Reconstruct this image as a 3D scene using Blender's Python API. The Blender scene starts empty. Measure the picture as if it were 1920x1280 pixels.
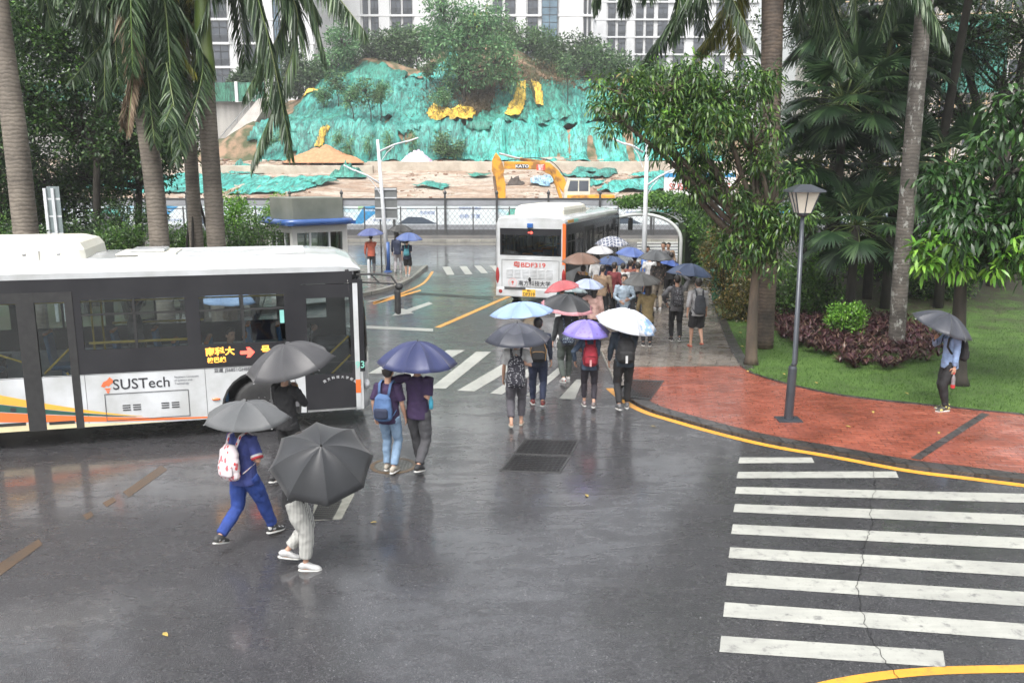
import bpy, bmesh, math, random
import numpy as np
from math import sin, cos, tan, pi, radians, atan2, sqrt, atan, acos
from mathutils import Vector, Matrix, Euler, noise as mnoise

S = bpy.context.scene
COL = S.collection
random.seed(7)
# ------------------------------------------------------------------ camera, light, exposure
F_PX = 1600.0; CAM_H = 4.4; PITCH = radians(11.1)
cam_d = bpy.data.cameras.new("camera"); cam = bpy.data.objects.new("camera", cam_d); COL.objects.link(cam)
cam.location = (0, 0, CAM_H); cam.rotation_euler = (pi/2 - PITCH, 0, 0)
cam_d.sensor_fit = 'HORIZONTAL'; cam_d.sensor_width = 36; cam_d.lens = 36*F_PX/1920
cam_d.clip_start = 0.1; cam_d.clip_end = 2000
S.camera = cam
S.view_settings.view_transform = 'Standard'; S.view_settings.look = 'None'
S.view_settings.gamma = 1; S.view_settings.use_curve_mapping = False
S.view_settings.exposure = 1.12
S.cycles.max_bounces = 8; S.cycles.transparent_max_bounces = 12
S.cycles.use_denoising = True

W = bpy.data.worlds.new("World"); S.world = W; W.use_nodes = True
nt = W.node_tree; nt.nodes.clear()
SUN_EL, SUN_ROT = radians(58), radians(200)
sky = nt.nodes.new('ShaderNodeTexSky'); sky.sky_type = 'NISHITA'; sky.sun_disc = False
sky.sun_elevation = SUN_EL; sky.sun_rotation = SUN_ROT; sky.dust_density = 6; sky.air_density = 1.4; sky.ozone_density = 1
hs = nt.nodes.new('ShaderNodeHueSaturation'); hs.inputs['Saturation'].default_value = 0.22
bg = nt.nodes.new('ShaderNodeBackground'); bg.inputs['Strength'].default_value = 0.15
wo = nt.nodes.new('ShaderNodeOutputWorld')
nt.links.new(sky.outputs[0], hs.inputs['Color']); nt.links.new(hs.outputs[0], bg.inputs['Color']); nt.links.new(bg.outputs[0], wo.inputs[0])
sun_d = bpy.data.lights.new("sun", 'SUN'); sun_d.energy = 1.1; sun_d.angle = radians(25); sun_d.color = (1, .97, .93)
sun = bpy.data.objects.new("sun", sun_d); COL.objects.link(sun)
# nishita: rotation measured from +Y clockwise seen from above
sd = Vector((sin(SUN_ROT)*cos(SUN_EL), cos(SUN_ROT)*cos(SUN_EL), sin(SUN_EL)))
sun.rotation_euler = sd.to_track_quat('Z', 'Y').to_euler()

# ------------------------------------------------------------------ survey helpers: photo measurement -> ground metres
def ray(x, y):
    a = (x-960)/F_PX; b = (640-y)/F_PX
    return Vector((a, cos(PITCH)+b*sin(PITCH), -sin(PITCH)+b*cos(PITCH)))
def G(x, y, z=0.0):
    r = ray(x, y); t = (z-CAM_H)/r.z; return Vector((r.x*t, r.y*t, z))
def PY(x, y, Y):
    r = ray(x, y); t = Y/r.y; return Vector((r.x*t, Y, CAM_H+r.z*t))

# ------------------------------------------------------------------ materials
MATS = {}
def newmat(name):
    m = bpy.data.materials.new(name); m.use_nodes = True
    n = m.node_tree; b = n.nodes['Principled BSDF']; return m, n, b
def nd(n, typ, **kw):
    x = n.nodes.new(typ)
    for k, v in kw.items():
        if hasattr(x, k): setattr(x, k, v)
        else: x.inputs[k.replace('_', ' ')].default_value = v
    return x
def c4(c): return (c[0], c[1], c[2], 1)
def mixc(n, fac, a, b, blend='MIX'):
    x = n.nodes.new('ShaderNodeMix'); x.data_type = 'RGBA'; x.blend_type = blend
    for i, v in ((0, fac), (6, a), (7, b)):
        if isinstance(v, (int, float)): x.inputs[i].default_value = v
        elif isinstance(v, tuple): x.inputs[i].default_value = c4(v)
        else: n.links.new(v, x.inputs[i])
    return x.outputs[2]
def ramp(n, src, pts):
    r = n.nodes.new('ShaderNodeValToRGB'); e = r.color_ramp.elements
    while len(e) < len(pts): e.new(.5)
    for k, (p, c) in enumerate(pts):
        e[k].position = p; e[k].color = c4(c) if isinstance(c, tuple) else (c, c, c, 1)
    n.links.new(src, r.inputs[0]); return r.outputs[0]
def coords(n, kind='Object', scale=None, rot=None):
    t = n.nodes.new('ShaderNodeTexCoord'); o = t.outputs[kind]
    if scale is not None or rot is not None:
        mp = n.nodes.new('ShaderNodeMapping')
        if scale is not None: mp.inputs['Scale'].default_value = scale if isinstance(scale, tuple) else (scale,)*3
        if rot is not None: mp.inputs['Rotation'].default_value = rot
        n.links.new(o, mp.inputs[0]); o = mp.outputs[0]
    return o
def noise(n, vec, scale, detail=5, rough=.55, dist=0):
    t = n.nodes.new('ShaderNodeTexNoise'); t.inputs['Scale'].default_value = scale
    t.inputs['Detail'].default_value = detail; t.inputs['Roughness'].default_value = rough; t.inputs['Distortion'].default_value = dist
    n.links.new(vec, t.inputs['Vector']); return t.outputs[0]
def bump(n, b, h, strength, dist=.02):
    x = n.nodes.new('ShaderNodeBump'); x.inputs['Strength'].default_value = strength; x.inputs['Distance'].default_value = dist
    n.links.new(h, x.inputs['Height']); n.links.new(x.outputs[0], b.inputs['Normal']); return x
def M(name, c, c2=None, scale=6, rough=.6, metal=0, bmp=0, bscale=40, coat=0, sheen=0, stretch=None, lo=.35, hi=.65):
    if name in MATS: return MATS[name]
    m, n, b = newmat(name)
    v = coords(n, 'Object', stretch)
    b.inputs['Roughness'].default_value = rough; b.inputs['Metallic'].default_value = metal
    if c2 is None: c2 = tuple(x*.8 for x in c)
    f = noise(n, v, scale); f = ramp(n, f, [(lo, 0.), (hi, 1.)])
    n.links.new(mixc(n, f, c2, c), b.inputs['Base Color'])
    if bmp: bump(n, b, noise(n, v, bscale, 6), bmp)
    if coat: b.inputs['Coat Weight'].default_value = coat; b.inputs['Coat Roughness'].default_value = .12
    MATS[name] = m; return m
def emis(name, c, s):
    if name in MATS: return MATS[name]
    m, n, b = newmat(name); b.inputs['Base Color'].default_value = (.02, .02, .02, 1)
    b.inputs['Emission Color'].default_value = c4(c); b.inputs['Emission Strength'].default_value = s
    MATS[name] = m; return m
def glassmat(name, tint, refl=.08, rough=.02):
    if name in MATS: return MATS[name]
    m, n, b = newmat(name); n.nodes.remove(b)
    tr = nd(n, 'ShaderNodeBsdfTransparent'); tr.inputs[0].default_value = c4(tint)
    gl = nd(n, 'ShaderNodeBsdfGlossy'); gl.inputs['Roughness'].default_value = rough
    lw = nd(n, 'ShaderNodeFresnel'); lw.inputs['IOR'].default_value = 1.5
    mx = nd(n, 'ShaderNodeMixShader'); n.links.new(lw.outputs[0], mx.inputs[0])
    n.links.new(tr.outputs[0], mx.inputs[1]); n.links.new(gl.outputs[0], mx.inputs[2])
    n.links.new(mx.outputs[0], n.nodes['Material Output'].inputs[0])
    MATS[name] = m; return m
def leafmat(name, dark, mid, light, rough=.45, spec=.5):
    """leaf colour differs leaf by leaf (random per island)"""
    if name in MATS: return MATS[name]
    m, n, b = newmat(name)
    g = n.nodes.new('ShaderNodeNewGeometry')
    c = ramp(n, g.outputs['Random Per Island'], [(0, dark), (.55, mid), (1, light)])
    n.links.new(c, b.inputs['Base Color']); b.inputs['Roughness'].default_value = rough
    tl = n.nodes.new('ShaderNodeBsdfTranslucent'); n.links.new(c, tl.inputs[0])
    mx = n.nodes.new('ShaderNodeMixShader'); mx.inputs[0].default_value = .25
    out = n.nodes['Material Output']
    n.links.new(b.outputs[0], mx.inputs[1]); n.links.new(tl.outputs[0], mx.inputs[2]); n.links.new(mx.outputs[0], out.inputs[0])
    MATS[name] = m; return m

# ------------------------------------------------------------------ mesh builder
def rotz(a): return Matrix.Rotation(a, 3, 'Z')
class MB:
    def __init__(s): s.v = []; s.f = []; s.m = []
    def add(s, vs, fs, mi=0):
        o = len(s.v); s.v += [tuple(p) for p in vs]
        s.f += [tuple(i+o for i in f) for f in fs]; s.m += [mi]*len(fs); return s
    def box(s, c, d, R=None, mi=0):
        x, y, z = d[0]/2, d[1]/2, d[2]/2; c = Vector(c)
        P = [Vector(p) for p in ((-x,-y,-z),(x,-y,-z),(x,y,-z),(-x,y,-z),(-x,-y,z),(x,-y,z),(x,y,z),(-x,y,z))]
        if R is not None: P = [R @ p for p in P]
        return s.add([c+p for p in P], [(3,2,1,0),(4,5,6,7),(0,1,5,4),(1,2,6,5),(2,3,7,6),(3,0,4,7)], mi)
    def bx(s, x0, x1, y0, y1, z0, z1, mi=0):
        return s.box(((x0+x1)/2, (y0+y1)/2, (z0+z1)/2), (abs(x1-x0), abs(y1-y0), abs(z1-z0)), None, mi)
    def tube(s, pts, rad, n=8, cap=True, mi=0):
        """pts list; rad list of r or (rx,ry)"""
        pts = [Vector(p) for p in pts]
        if not isinstance(rad, (list, tuple)): rad = [rad]*len(pts)
        k = len(pts); o = len(s.v)
        up = None
        for i, p in enumerate(pts):
            t = (pts[min(i+1, k-1)]-pts[max(i-1, 0)])
            if t.length < 1e-9: t = Vector((0, 0, 1))
            t.normalize()
            if up is None:
                up = Vector((0, 1, 0)) if abs(t.y) < .9 else Vector((0, 0, 1))
            a = up - t*up.dot(t)
            if a.length < 1e-6: a = Vector((1, 0, 0))-t*t.x
            a.normalize(); up = a; b = a.cross(t)
            r = rad[i]; rx, ry = (r if isinstance(r, tuple) else (r, r))
            for j in range(n):
                q = 2*pi*j/n; s.v.append(tuple(p + b*(rx*cos(q)) + a*(ry*sin(q))))
        for i in range(k-1):
            for j in range(n):
                s.f.append((o+i*n+j, o+i*n+(j+1) % n, o+(i+1)*n+(j+1) % n, o+(i+1)*n+j)); s.m.append(mi)
        if cap:
            s.f.append(tuple(o+j for j in range(n))[::-1]); s.f.append(tuple(o+(k-1)*n+j for j in range(n))); s.m += [mi, mi]
        return s
    def prism(s, poly, a, b, plane='xy', mi=0):
        """poly of 2D points, extruded between a and b along the third axis"""
        def P(u, v, w): return (u, v, w) if plane == 'xy' else ((u, w, v) if plane == 'xz' else (w, u, v))
        n = len(poly)
        vs = [P(u, v, a) for u, v in poly]+[P(u, v, b) for u, v in poly]
        fs = [tuple(range(n))[::-1], tuple(range(n, 2*n))]+[(i, (i+1) % n, n+(i+1) % n, n+i) for i in range(n)]
        return s.add(vs, fs, mi)
    def lathe(s, prof, c=(0, 0, 0), n=16, mi=0):
        o = len(s.v)
        for r, z in prof:
            for j in range(n):
                q = 2*pi*j/n; s.v.append((c[0]+r*cos(q), c[1]+r*sin(q), c[2]+z))
        for i in range(len(prof)-1):
            for j in range(n):
                s.f.append((o+i*n+j, o+i*n+(j+1) % n, o+(i+1)*n+(j+1) % n, o+(i+1)*n+j)); s.m.append(mi)
        s.f.append(tuple(o+j for j in range(n))[::-1]); s.f.append(tuple(o+(len(prof)-1)*n+j for j in range(n))); s.m += [mi, mi]
        return s
    def sphere(s, c, r, n=12, m=8, R=None, mi=0):
        if not isinstance(r, tuple): r = (r, r, r)
        o = len(s.v); c = Vector(c); vs = [(0, 0, -1)]
        for i in range(1, m):
            a = -pi/2+pi*i/m
            for j in range(n): vs.append((cos(a)*cos(2*pi*j/n), cos(a)*sin(2*pi*j/n), sin(a)))
        vs.append((0, 0, 1))
        for p in vs:
            q = Vector((p[0]*r[0], p[1]*r[1], p[2]*r[2]))
            if R is not None: q = R @ q
            s.v.append(tuple(c+q))
        L = len(vs)-1
        for j in range(n):
            s.f.append((o, o+1+(j+1) % n, o+1+j)); s.f.append((o+L, o+1+(m-2)*n+j, o+1+(m-2)*n+(j+1) % n)); s.m += [mi, mi]
        for i in range(m-2):
            for j in range(n):
                s.f.append((o+1+i*n+j, o+1+i*n+(j+1) % n, o+1+(i+1)*n+(j+1) % n, o+1+(i+1)*n+j)); s.m.append(mi)
        return s
    def xf(s, Mx):
        s.v = [tuple(Mx @ Vector(p)) for p in s.v]; return s
    def build(s, name, mat, parent=None, smooth=False, bevel=0, loc=None, recalc=True, subsurf=0, auto=False):
        me = bpy.data.meshes.new(name)
        me.from_pydata(s.v, [], s.f)
        mats = mat if isinstance(mat, (list, tuple)) else [mat]
        for m in mats: me.materials.append(m)
        if len(mats) > 1: me.polygons.foreach_set('material_index', s.m)
        if recalc:
            b = bmesh.new(); b.from_mesh(me); bmesh.ops.recalc_face_normals(b, faces=b.faces); b.to_mesh(me); b.free()
        if smooth: me.polygons.foreach_set('use_smooth', [True]*len(me.polygons))
        o = bpy.data.objects.new(name, me); COL.objects.link(o)
        if parent is not None: o.parent = parent
        if loc is not None: o.location = loc
        if bevel:
            bm_ = o.modifiers.new('bevel', 'BEVEL'); bm_.width = bevel; bm_.segments = 2; bm_.limit_method = 'ANGLE'; bm_.angle_limit = radians(40)
        if subsurf:
            q = o.modifiers.new('sub', 'SUBSURF'); q.levels = subsurf; q.render_levels = subsurf
        return o
def tag(o, label=None, cat=None, group=None, kind=None):
    if label: o['label'] = label
    if cat: o['category'] = cat
    if group: o['group'] = group
    if kind: o['kind'] = kind
    return o
def empty(name, loc=(0, 0, 0), rz=0, label=None, cat=None, group=None, rot=None):
    o = bpy.data.objects.new(name, None); COL.objects.link(o); o.location = loc
    o.rotation_euler = rot if rot is not None else (0, 0, rz); o.empty_display_size = .2
    return tag(o, label, cat, group)
def text(s, size, mat, parent, loc, rot, name='lettering', extrude=.002, align='CENTER', sx=1, bold=0):
    cu = bpy.data.curves.new('t', 'FONT'); cu.body = s; cu.size = size; cu.extrude = extrude; cu.align_x = align; cu.align_y = 'CENTER'; cu.offset = bold
    cu.resolution_u = 3
    o = bpy.data.objects.new('t', cu); COL.objects.link(o)
    dg = bpy.context.evaluated_depsgraph_get(); dg.update()
    me = bpy.data.meshes.new_from_object(o.evaluated_get(dg)); me.name = name
    bpy.data.objects.remove(o); me.materials.clear(); me.materials.append(mat)
    r = bpy.data.objects.new(name, me); COL.objects.link(r)
    if parent is not None: r.parent = parent
    r.location = loc; r.rotation_euler = rot; r.scale = (sx, 1, 1)
    return r
def npmesh(name, V, Fq, mat, parent=None, smooth=False, kind=None):
    """fast mesh: V (n,3), Fq (m,k) with k=3 or 4"""
    me = bpy.data.meshes.new(name); V = np.asarray(V, dtype=np.float32); Fq = np.asarray(Fq, dtype=np.int32)
    k = Fq.shape[1]; m = len(Fq)
    me.vertices.add(len(V)); me.vertices.foreach_set('co', V.ravel())
    me.loops.add(m*k); me.loops.foreach_set('vertex_index', Fq.ravel())
    me.polygons.add(m); me.polygons.foreach_set('loop_start', np.arange(0, m*k, k, dtype=np.int32))
    me.polygons.foreach_set('loop_total', np.full(m, k, dtype=np.int32))
    if smooth: me.polygons.foreach_set('use_smooth', np.ones(m, dtype=bool))
    me.update(calc_edges=True)
    me.materials.append(mat)
    o = bpy.data.objects.new(name, me); COL.objects.link(o)
    if parent is not None: o.parent = parent
    return o
def copy_tree(o, parent=None):
    c = o.copy(); COL.objects.link(c); c.parent = parent
    for ch in list(o.children): copy_tree(ch, c)
    return c
def fbm(x, y, z=0, o=4):
    return mnoise.fractal(Vector((x, y, z)), 1.0, 2.0, o)
# ================================================================== SETTING: GROUND
def asphalt_mat():
    m, n, b = newmat('wet_asphalt'); v = coords(n, 'Object')
    big = noise(n, v, .22, 4, .6, .6); fine = noise(n, v, 55, 3, .8); mid = noise(n, v, 2.4, 9, .82, .5)
    grit = nd(n, 'ShaderNodeTexVoronoi'); grit.inputs['Scale'].default_value = 85; n.links.new(v, grit.inputs['Vector'])
    stone = ramp(n, grit.outputs['Color'], [(.0, (.022, .022, .025)), (.6, (.052, .052, .056)), (.9, (.12, .12, .125)), (1., (.34, .34, .35))])
    base = ramp(n, mid, [(.3, (.009, .009, .011)), (.5, (.024, .0235, .027)), (.68, (.060, .057, .063))])
    n.links.new(mixc(n, .62, base, stone), b.inputs['Base Color'])
    # water film: streaks along the wheel tracks and broad shallow puddles
    st = noise(n, coords(n, 'Object', (.7, 2.6, 1), (0, 0, radians(-28))), 1.0, 7, .68, .8)
    wet = mixc(n, .35, mixc(n, .5, big, st), noise(n, coords(n, 'Object', (1, 1.7, 1), (0, 0, radians(-28))), 3.5, 8, .78, .5))
    n.links.new(ramp(n, wet, [(.38, .40), (.50, .27), (.62, .15)]), b.inputs['Roughness'])
    b.inputs['Specular IOR Level'].default_value = .5
    wamt = ramp(n, wet, [(.42, 1.), (.62, .22)])
    n.links.new(ramp(n, wet, [(.38, .12), (.47, .6), (.55, 1.)]), b.inputs['Coat Weight']); b.inputs['Coat Roughness'].default_value = .14; b.inputs['Coat IOR'].default_value = 1.62
    h = mixc(n, .5, fine, grit.outputs['Distance'])
    bp = bump(n, b, h, .5, .012); n.links.new(wamt, bp.inputs['Strength'])
    return m
ASPH = asphalt_mat()
def paint_mat(name, c, wear):
    m, n, b = newmat(name); v = coords(n, 'Object')
    f = ramp(n, noise(n, v, 7, 8, .72), [(.34, 0.), (.46, 1.)])
    sp = ramp(n, noise(n, v, 60, 3, .7), [(.25, .45), (.42, 1.)])
    st = ramp(n, noise(n, coords(n, 'Object', (.6, 9, 1)), 2.0, 5, .7), [(.3, .72), (.6, 1.)])
    k = mixc(n, 1., mixc(n, 1., f, sp, 'MULTIPLY'), st, 'MULTIPLY')
    bigw = ramp(n, noise(n, v, .8, 5, .7), [(.35, .62), (.6, 1.)]); k = mixc(n, 1., k, bigw, 'MULTIPLY')
    n.links.new(mixc(n, k, wear, c), b.inputs['Base Color']); b.inputs['Roughness'].default_value = .3
    bump(n, b, noise(n, v, 70, 3, .8), .25, .01); return m
WPAINT = paint_mat('white_road_paint', (.40, .405, .37), (.17, .17, .165))
YPAINT = paint_mat('yellow_road_paint', (.72, .33, .035), (.40, .2, .05))
YFADE = paint_mat('faded_yellow_road_paint', (.095, .062, .038), (.042, .038, .036))
def paver_mat(name, c1, c2, mortar, bw, bh, rough, rot=0, msize=.012, bs=.4):
    m, n, b = newmat(name); v = coords(n, 'Object', None, (0, 0, rot))
    t = nd(n, 'ShaderNodeTexBrick'); n.links.new(v, t.inputs['Vector']); t.inputs['Mortar Smooth'].default_value = .3
    t.inputs['Scale'].default_value = 1; t.inputs['Brick Width'].default_value = bw; t.inputs['Row Height'].default_value = bh
    t.inputs['Mortar Size'].default_value = msize; t.inputs['Color1'].default_value = c4(c1); t.inputs['Color2'].default_value = c4(c2); t.inputs['Mortar'].default_value = c4(mortar)
    dirt = ramp(n, noise(n, v, .9, 8, .72), [(.3, .45), (.62, 1.)])
    n.links.new(mixc(n, 1., t.outputs['Color'], dirt, 'MULTIPLY'), b.inputs['Base Color'])
    wet = noise(n, coords(n, 'Object', (1.6, 3.5, 1), (0, 0, .3)), 1.1, 6, .65, .8)
    n.links.new(ramp(n, wet, [(.38, .55 if rough > .3 else .45), (.6, rough)]), b.inputs['Roughness'])
    h = mixc(n, .3, t.outputs['Fac'], noise(n, v, 14, 5, .7))
    bp = bump(n, b, h, bs, .012); bp.invert = True
    return m
REDP = paver_mat('red_pavers', (.32, .095, .06), (.25, .072, .047), (.16, .05, .036), .26, .13, .12, .15, .010)
GREYP = paver_mat('grey_paving', (.20, .175, .15), (.15, .13, .115), (.08, .07, .06), .6, .6, .1, .3)
KERB = paver_mat('dark_kerb_stone', (.070, .064, .062), (.05, .046, .045), (.028, .026, .026), .28, .5, .25, .0, .02)
CONC = paver_mat('pale_kerb', (.32, .31, .27), (.25, .24, .21), (.10, .10, .09), .8, 3, .3)

def cat(P, k=8, closed=False):
    """catmull-rom through points"""
    P = [Vector(p) for p in P]; out = []
    n = len(P)
    for i in range(n-1):
        p0 = P[max(i-1, 0)]; p1 = P[i]; p2 = P[i+1]; p3 = P[min(i+2, n-1)]
        for j in range(k):
            t = j/k
            out.append(.5*((2*p1)+(p2-p0)*t+(2*p0-5*p1+4*p2-p3)*t*t+(3*p1-p0-3*p2+p3)*t**3))
    out.append(P[-1]); return out
def flat(name, pts, mat, th=0, label=None, kind='structure'):
    mb = MB(); n = len(pts); z = pts[0][2]
    if th: mb.prism([(p[0], p[1]) for p in pts], z-th, z)
    else: mb.add(pts, [tuple(range(n))])
    o = mb.build(name, mat); o['kind'] = kind
    if not th:
        if o.data.polygons[0].normal.z < 0: o.data.flip_normals()
    return o
def offset(path, d):
    out = []; n = len(path)
    for i, p in enumerate(path):
        t = path[min(i+1, n-1)]-path[max(i-1, 0)]; t.z = 0; t.normalize()
        out.append(p+Vector((t.y, -t.x, 0))*d)
    return out
def ribbon(name, path, d0, d1, z, mat, th=0.0, kind='structure'):
    a = offset(path, d0); b = offset(path, d1); mb = MB(); n = len(path)
    for i in range(n):
        for q in (a[i], b[i]):
            mb.v.append((q.x, q.y, z))
    for i in range(n-1): mb.f.append((2*i, 2*i+1, 2*i+3, 2*i+2)); mb.m.append(0)
    if th:
        o = len(mb.v)
        for i in range(n):
            for q in (a[i], b[i]): mb.v.append((q.x, q.y, z-th))
        for i in range(n-1):
            mb.f += [(2*i, 2*i+2, o+2*i+2, o+2*i), (2*i+1, o+2*i+1, o+2*i+3, 2*i+3)]; mb.m += [0, 0]
        mb.f += [(0, o, o+1, 1), (2*n-2, 2*n-1, o+2*n-1, o+2*n-2)]; mb.m += [0, 0]
    ob = mb.build(name, mat); ob['kind'] = kind; return ob

mb = MB(); mb.add([(-500, -60, 0), (500, -60, 0), (500, 900, 0), (-500, 900, 0)], [(0, 1, 2, 3)])
road = mb.build('road', ASPH, recalc=False); road['kind'] = 'structure'

# --- right-hand kerb line (photo-surveyed), paving level .10 m
KZ = .055
kerb_px = [(1140, 728), (1168, 752), (1205, 772), (1262, 790), (1340, 812), (1440, 836), (1560, 857), (1700, 883), (1810, 897), (1920, 911), (2080, 930), (2400, 960)]
kp = cat([G(x, y) for x, y in kerb_px], 6)
KW = .30
yl = ribbon('yellow_line', kp, -.10, .05, .004, YPAINT)
kpo = kp
def left_side(path, d): return offset(path, -d)
# kerb stones lie on the paving side (left of travel direction = +Y side)
ks = ribbon('kerb', kp, -.14, -.14-KW, KZ, KERB, .08)
inner = left_side(kp, .14+KW-.005)
# lawn edge
lawn_px = [(1332, 500), (1336, 560), (1352, 610), (1372, 655), (1396, 692), (1432, 708), (1490, 724), (1560, 739), (1640, 750), (1720, 758), (1800, 766), (1920, 778), (2150, 800), (2400, 820)]
lawn_edge = cat([G(x, y, KZ) for x, y in lawn_px], 5)
L_split = min(range(len(lawn_edge)), key=lambda i: (lawn_edge[i]-G(1384, 686, KZ)).length)
wl = [G(x, y, KZ) for x, y in [(1186, 690), (1176, 705), (1160, 728)]]
red = [G(1186, 688, KZ)] + lawn_edge[L_split:] + [Vector((p.x, p.y, KZ)) for p in inner[::-1]] + [G(1165, 742, KZ)]
flat('pavement', red, REDP, .12)
# grey walkway beside the bus
wleft = [G(1165, 742, KZ), G(1148, 700, KZ), G(1125, 650, KZ), G(1106, 610, KZ), Vector((2.35, 27.6, KZ)), Vector((5.4, 36.8, KZ)), Vector((8.5, 45, KZ)), Vector((12.5, 52, KZ))]
greypts = [G(1165, 742, KZ)]+wleft[1:]+[Vector((15, 50, KZ)), Vector((10.8, 43, KZ))]+[Vector((p.x, p.y, KZ)) for p in lawn_edge[:L_split+1]]+[G(1186, 688, KZ)]
flat('path', greypts, GREYP, .12)
ribbon('kerb', [G(1160, 738)]+wleft[1:], -.02, .13, KZ-.003, CONC, .1)
ribbon('kerb', lawn_edge[:L_split+2], .02, -.22, KZ+.03, KERB, .12)
ribbon('kerb', lawn_edge[L_split+1:], .0, -.07, KZ+.02, KERB, .12)
# dark drainage line across the red paving
a, b2 = G(1848, 775, KZ+.004), G(1716, 860, KZ+.004)
dd = (b2-a).normalized().cross(Vector((0, 0, 1)))*.07
flat('paving_band', [a-dd, a+dd, b2+dd, b2-dd], KERB)

# --- lawn sheet, gently rising to the back
def grass_mat():
    m, n, b = newmat('lawn'); v = coords(n, 'Object')
    a = noise(n, v, 1.1, 6, .65); f = noise(n, v, 60, 4, .8)
    c = mixc(n, 1., ramp(n, a, [(.3, (.038, .072, .013)), (.5, (.066, .14, .019)), (.75, (.10, .19, .03))]), ramp(n, f, [(.3, .55), (.7, 1.25)]), 'MULTIPLY')
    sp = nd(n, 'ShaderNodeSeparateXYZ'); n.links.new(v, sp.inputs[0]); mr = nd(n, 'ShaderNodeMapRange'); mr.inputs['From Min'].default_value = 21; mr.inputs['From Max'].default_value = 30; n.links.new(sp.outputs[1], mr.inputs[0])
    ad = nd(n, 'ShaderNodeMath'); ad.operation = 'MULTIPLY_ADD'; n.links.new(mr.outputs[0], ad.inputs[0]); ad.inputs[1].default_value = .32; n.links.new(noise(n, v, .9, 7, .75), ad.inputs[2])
    c = mixc(n, ramp(n, ad.outputs[0], [(.60, 0.), (.78, 1.)]), c, (.045, .04, .022))  # shade under the back trees put into the colour as brown soil patches
    n.links.new(c, b.inputs['Base Color']); b.inputs['Roughness'].default_value = .7
    bump(n, b, f, .8, .03); return m
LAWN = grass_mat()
def lawn_z(X, Y):
    t = max(0, min(1, (Y-24)/12)); u = max(0, min(1, (X-7)/8))
    return KZ+.01+.9*t*t*(3-2*t)*(.35+.65*u)+.03*fbm(X*.5, Y*.5)
le = [p for p in lawn_edge]
mb = MB(); NX = 34
for i, p in enumerate(le):
    for j in range(NX+1):
        t = (j/NX)**1.6
        q = Vector((40+max(0, p.x-20), 62)) if False else None
        far = Vector((60, 18+(62-18)*(1-i/(len(le)-1)), 0))
        X = p.x+(far.x-p.x)*t; Y = p.y+(far.y-p.y)*t
        mb.v.append((X, Y, (lawn_z(X, Y) if j > 0 else KZ+.01)))
for i in range(len(le)-1):
    for j in range(NX):
        k = i*(NX+1)+j; mb.f.append((k, k+1, k+NX+2, k+NX+1)); mb.m.append(0)
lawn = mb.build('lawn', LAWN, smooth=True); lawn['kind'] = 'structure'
def inpoly(x, y, poly):
    c = False; j = len(poly)-1
    for i in range(len(poly)):
        xi, yi = poly[i][0], poly[i][1]; xj, yj = poly[j][0], poly[j][1]
        if (yi > y) != (yj > y) and x < (xj-xi)*(y-yi)/(yj-yi)+xi: c = not c
        j = i
    return c
# grass blades near the path
lawn_poly = [(p.x, p.y) for p in le]+[(40, 17), (40, 45), (9, 45)]
rs = np.random.RandomState(3)
pts = []
while len(pts) < 42000:
    X = rs.uniform(5, 16.5); Y = rs.uniform(13, 30)
    if rs.rand() > min(1, (17.5/Y)**2.5): continue
    if inpoly(X, Y, lawn_poly): pts.append((X, Y, lawn_z(X, Y)-.004))
P = np.array(pts); N = len(P)
a = rs.uniform(0, 2*pi, N); h = rs.uniform(.03, .065, N); w = .005+rs.rand(N)*.003
lean = rs.normal(0, .018, (N, 2))
V = np.zeros((N, 3, 3)); d = np.stack([np.cos(a)*w, np.sin(a)*w, np.zeros(N)], 1)
V[:, 0] = P-d; V[:, 1] = P+d; V[:, 2] = P+np.stack([lean[:, 0], lean[:, 1], h], 1)
GRASSB = leafmat('grass_blade', (.03, .07, .012), (.058, .13, .02), (.11, .20, .04), .6)
o = npmesh('grass', V.reshape(-1, 3), np.arange(3*N).reshape(N, 3), GRASSB)
tag(o, 'short wet green grass blades of the lawn beside the red paving', 'grass', kind='stuff')

# --- painted markings
Z1 = .004
def mark(name, px, mat=WPAINT, z=Z1): return flat(name, [G(x, y, z) for x, y in px], mat)
# nearer crossing at the right
rows = [(857, 868, 1387, 1522, 857, 867), (884, 896, 1384, 1680, 883, 895), (912, 925, 1381, 2050, 928, 946), (944, 959, 1378, 2080, 970, 992), (982, 1000, 1374, 2100, 1016, 1038), (1025, 1045, 1369, 2110, 1066, 1092),
        (1073, 1097, 1364, 2130, 1122, 1150), (1128, 1155, 1359, 2140, 1184, 1216), (1191, 1221, 1352, 1768, 1219, 1250)]
for k, (yt, yb, xl, xr, yrt, yrb) in enumerate(rows):
    # gentle bow of each bar as surveyed: straight on the ground
    mark('crossing_stripe', [(xl, yt), (xr, yrt), (xr+5, yrb), (xl-3, yb)])
# crossing behind the stopped bus
for q in ([(893, 659), (921, 659), (836, 728), (806, 728)], [(946, 680), (976, 682), (890, 733), (857, 732)], [(1000, 684), (1022, 685), (941, 739), (919, 737)],
          [(1045, 690), (1062, 690), (999, 743), (985, 741)], [(1081, 711), (1093, 711), (1078, 748), (1048, 747)], [(838, 656), (872, 656), (770, 712), (735, 712)], [(775, 652), (812, 652), (720, 700), (690, 700)]):
    mark('crossing_stripe', q)
for q in ([(829, 500), (844, 500), (852, 515), (838, 515)], [(861, 499), (875, 499), (886, 514), (872, 514)], [(889, 498), (902, 498), (915, 512), (902, 512)], [(918, 498), (931, 498), (944, 511), (931, 511)], [(947, 497), (960, 497), (975, 510), (962, 510)]):
    mark('crossing_stripe', q)
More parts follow.
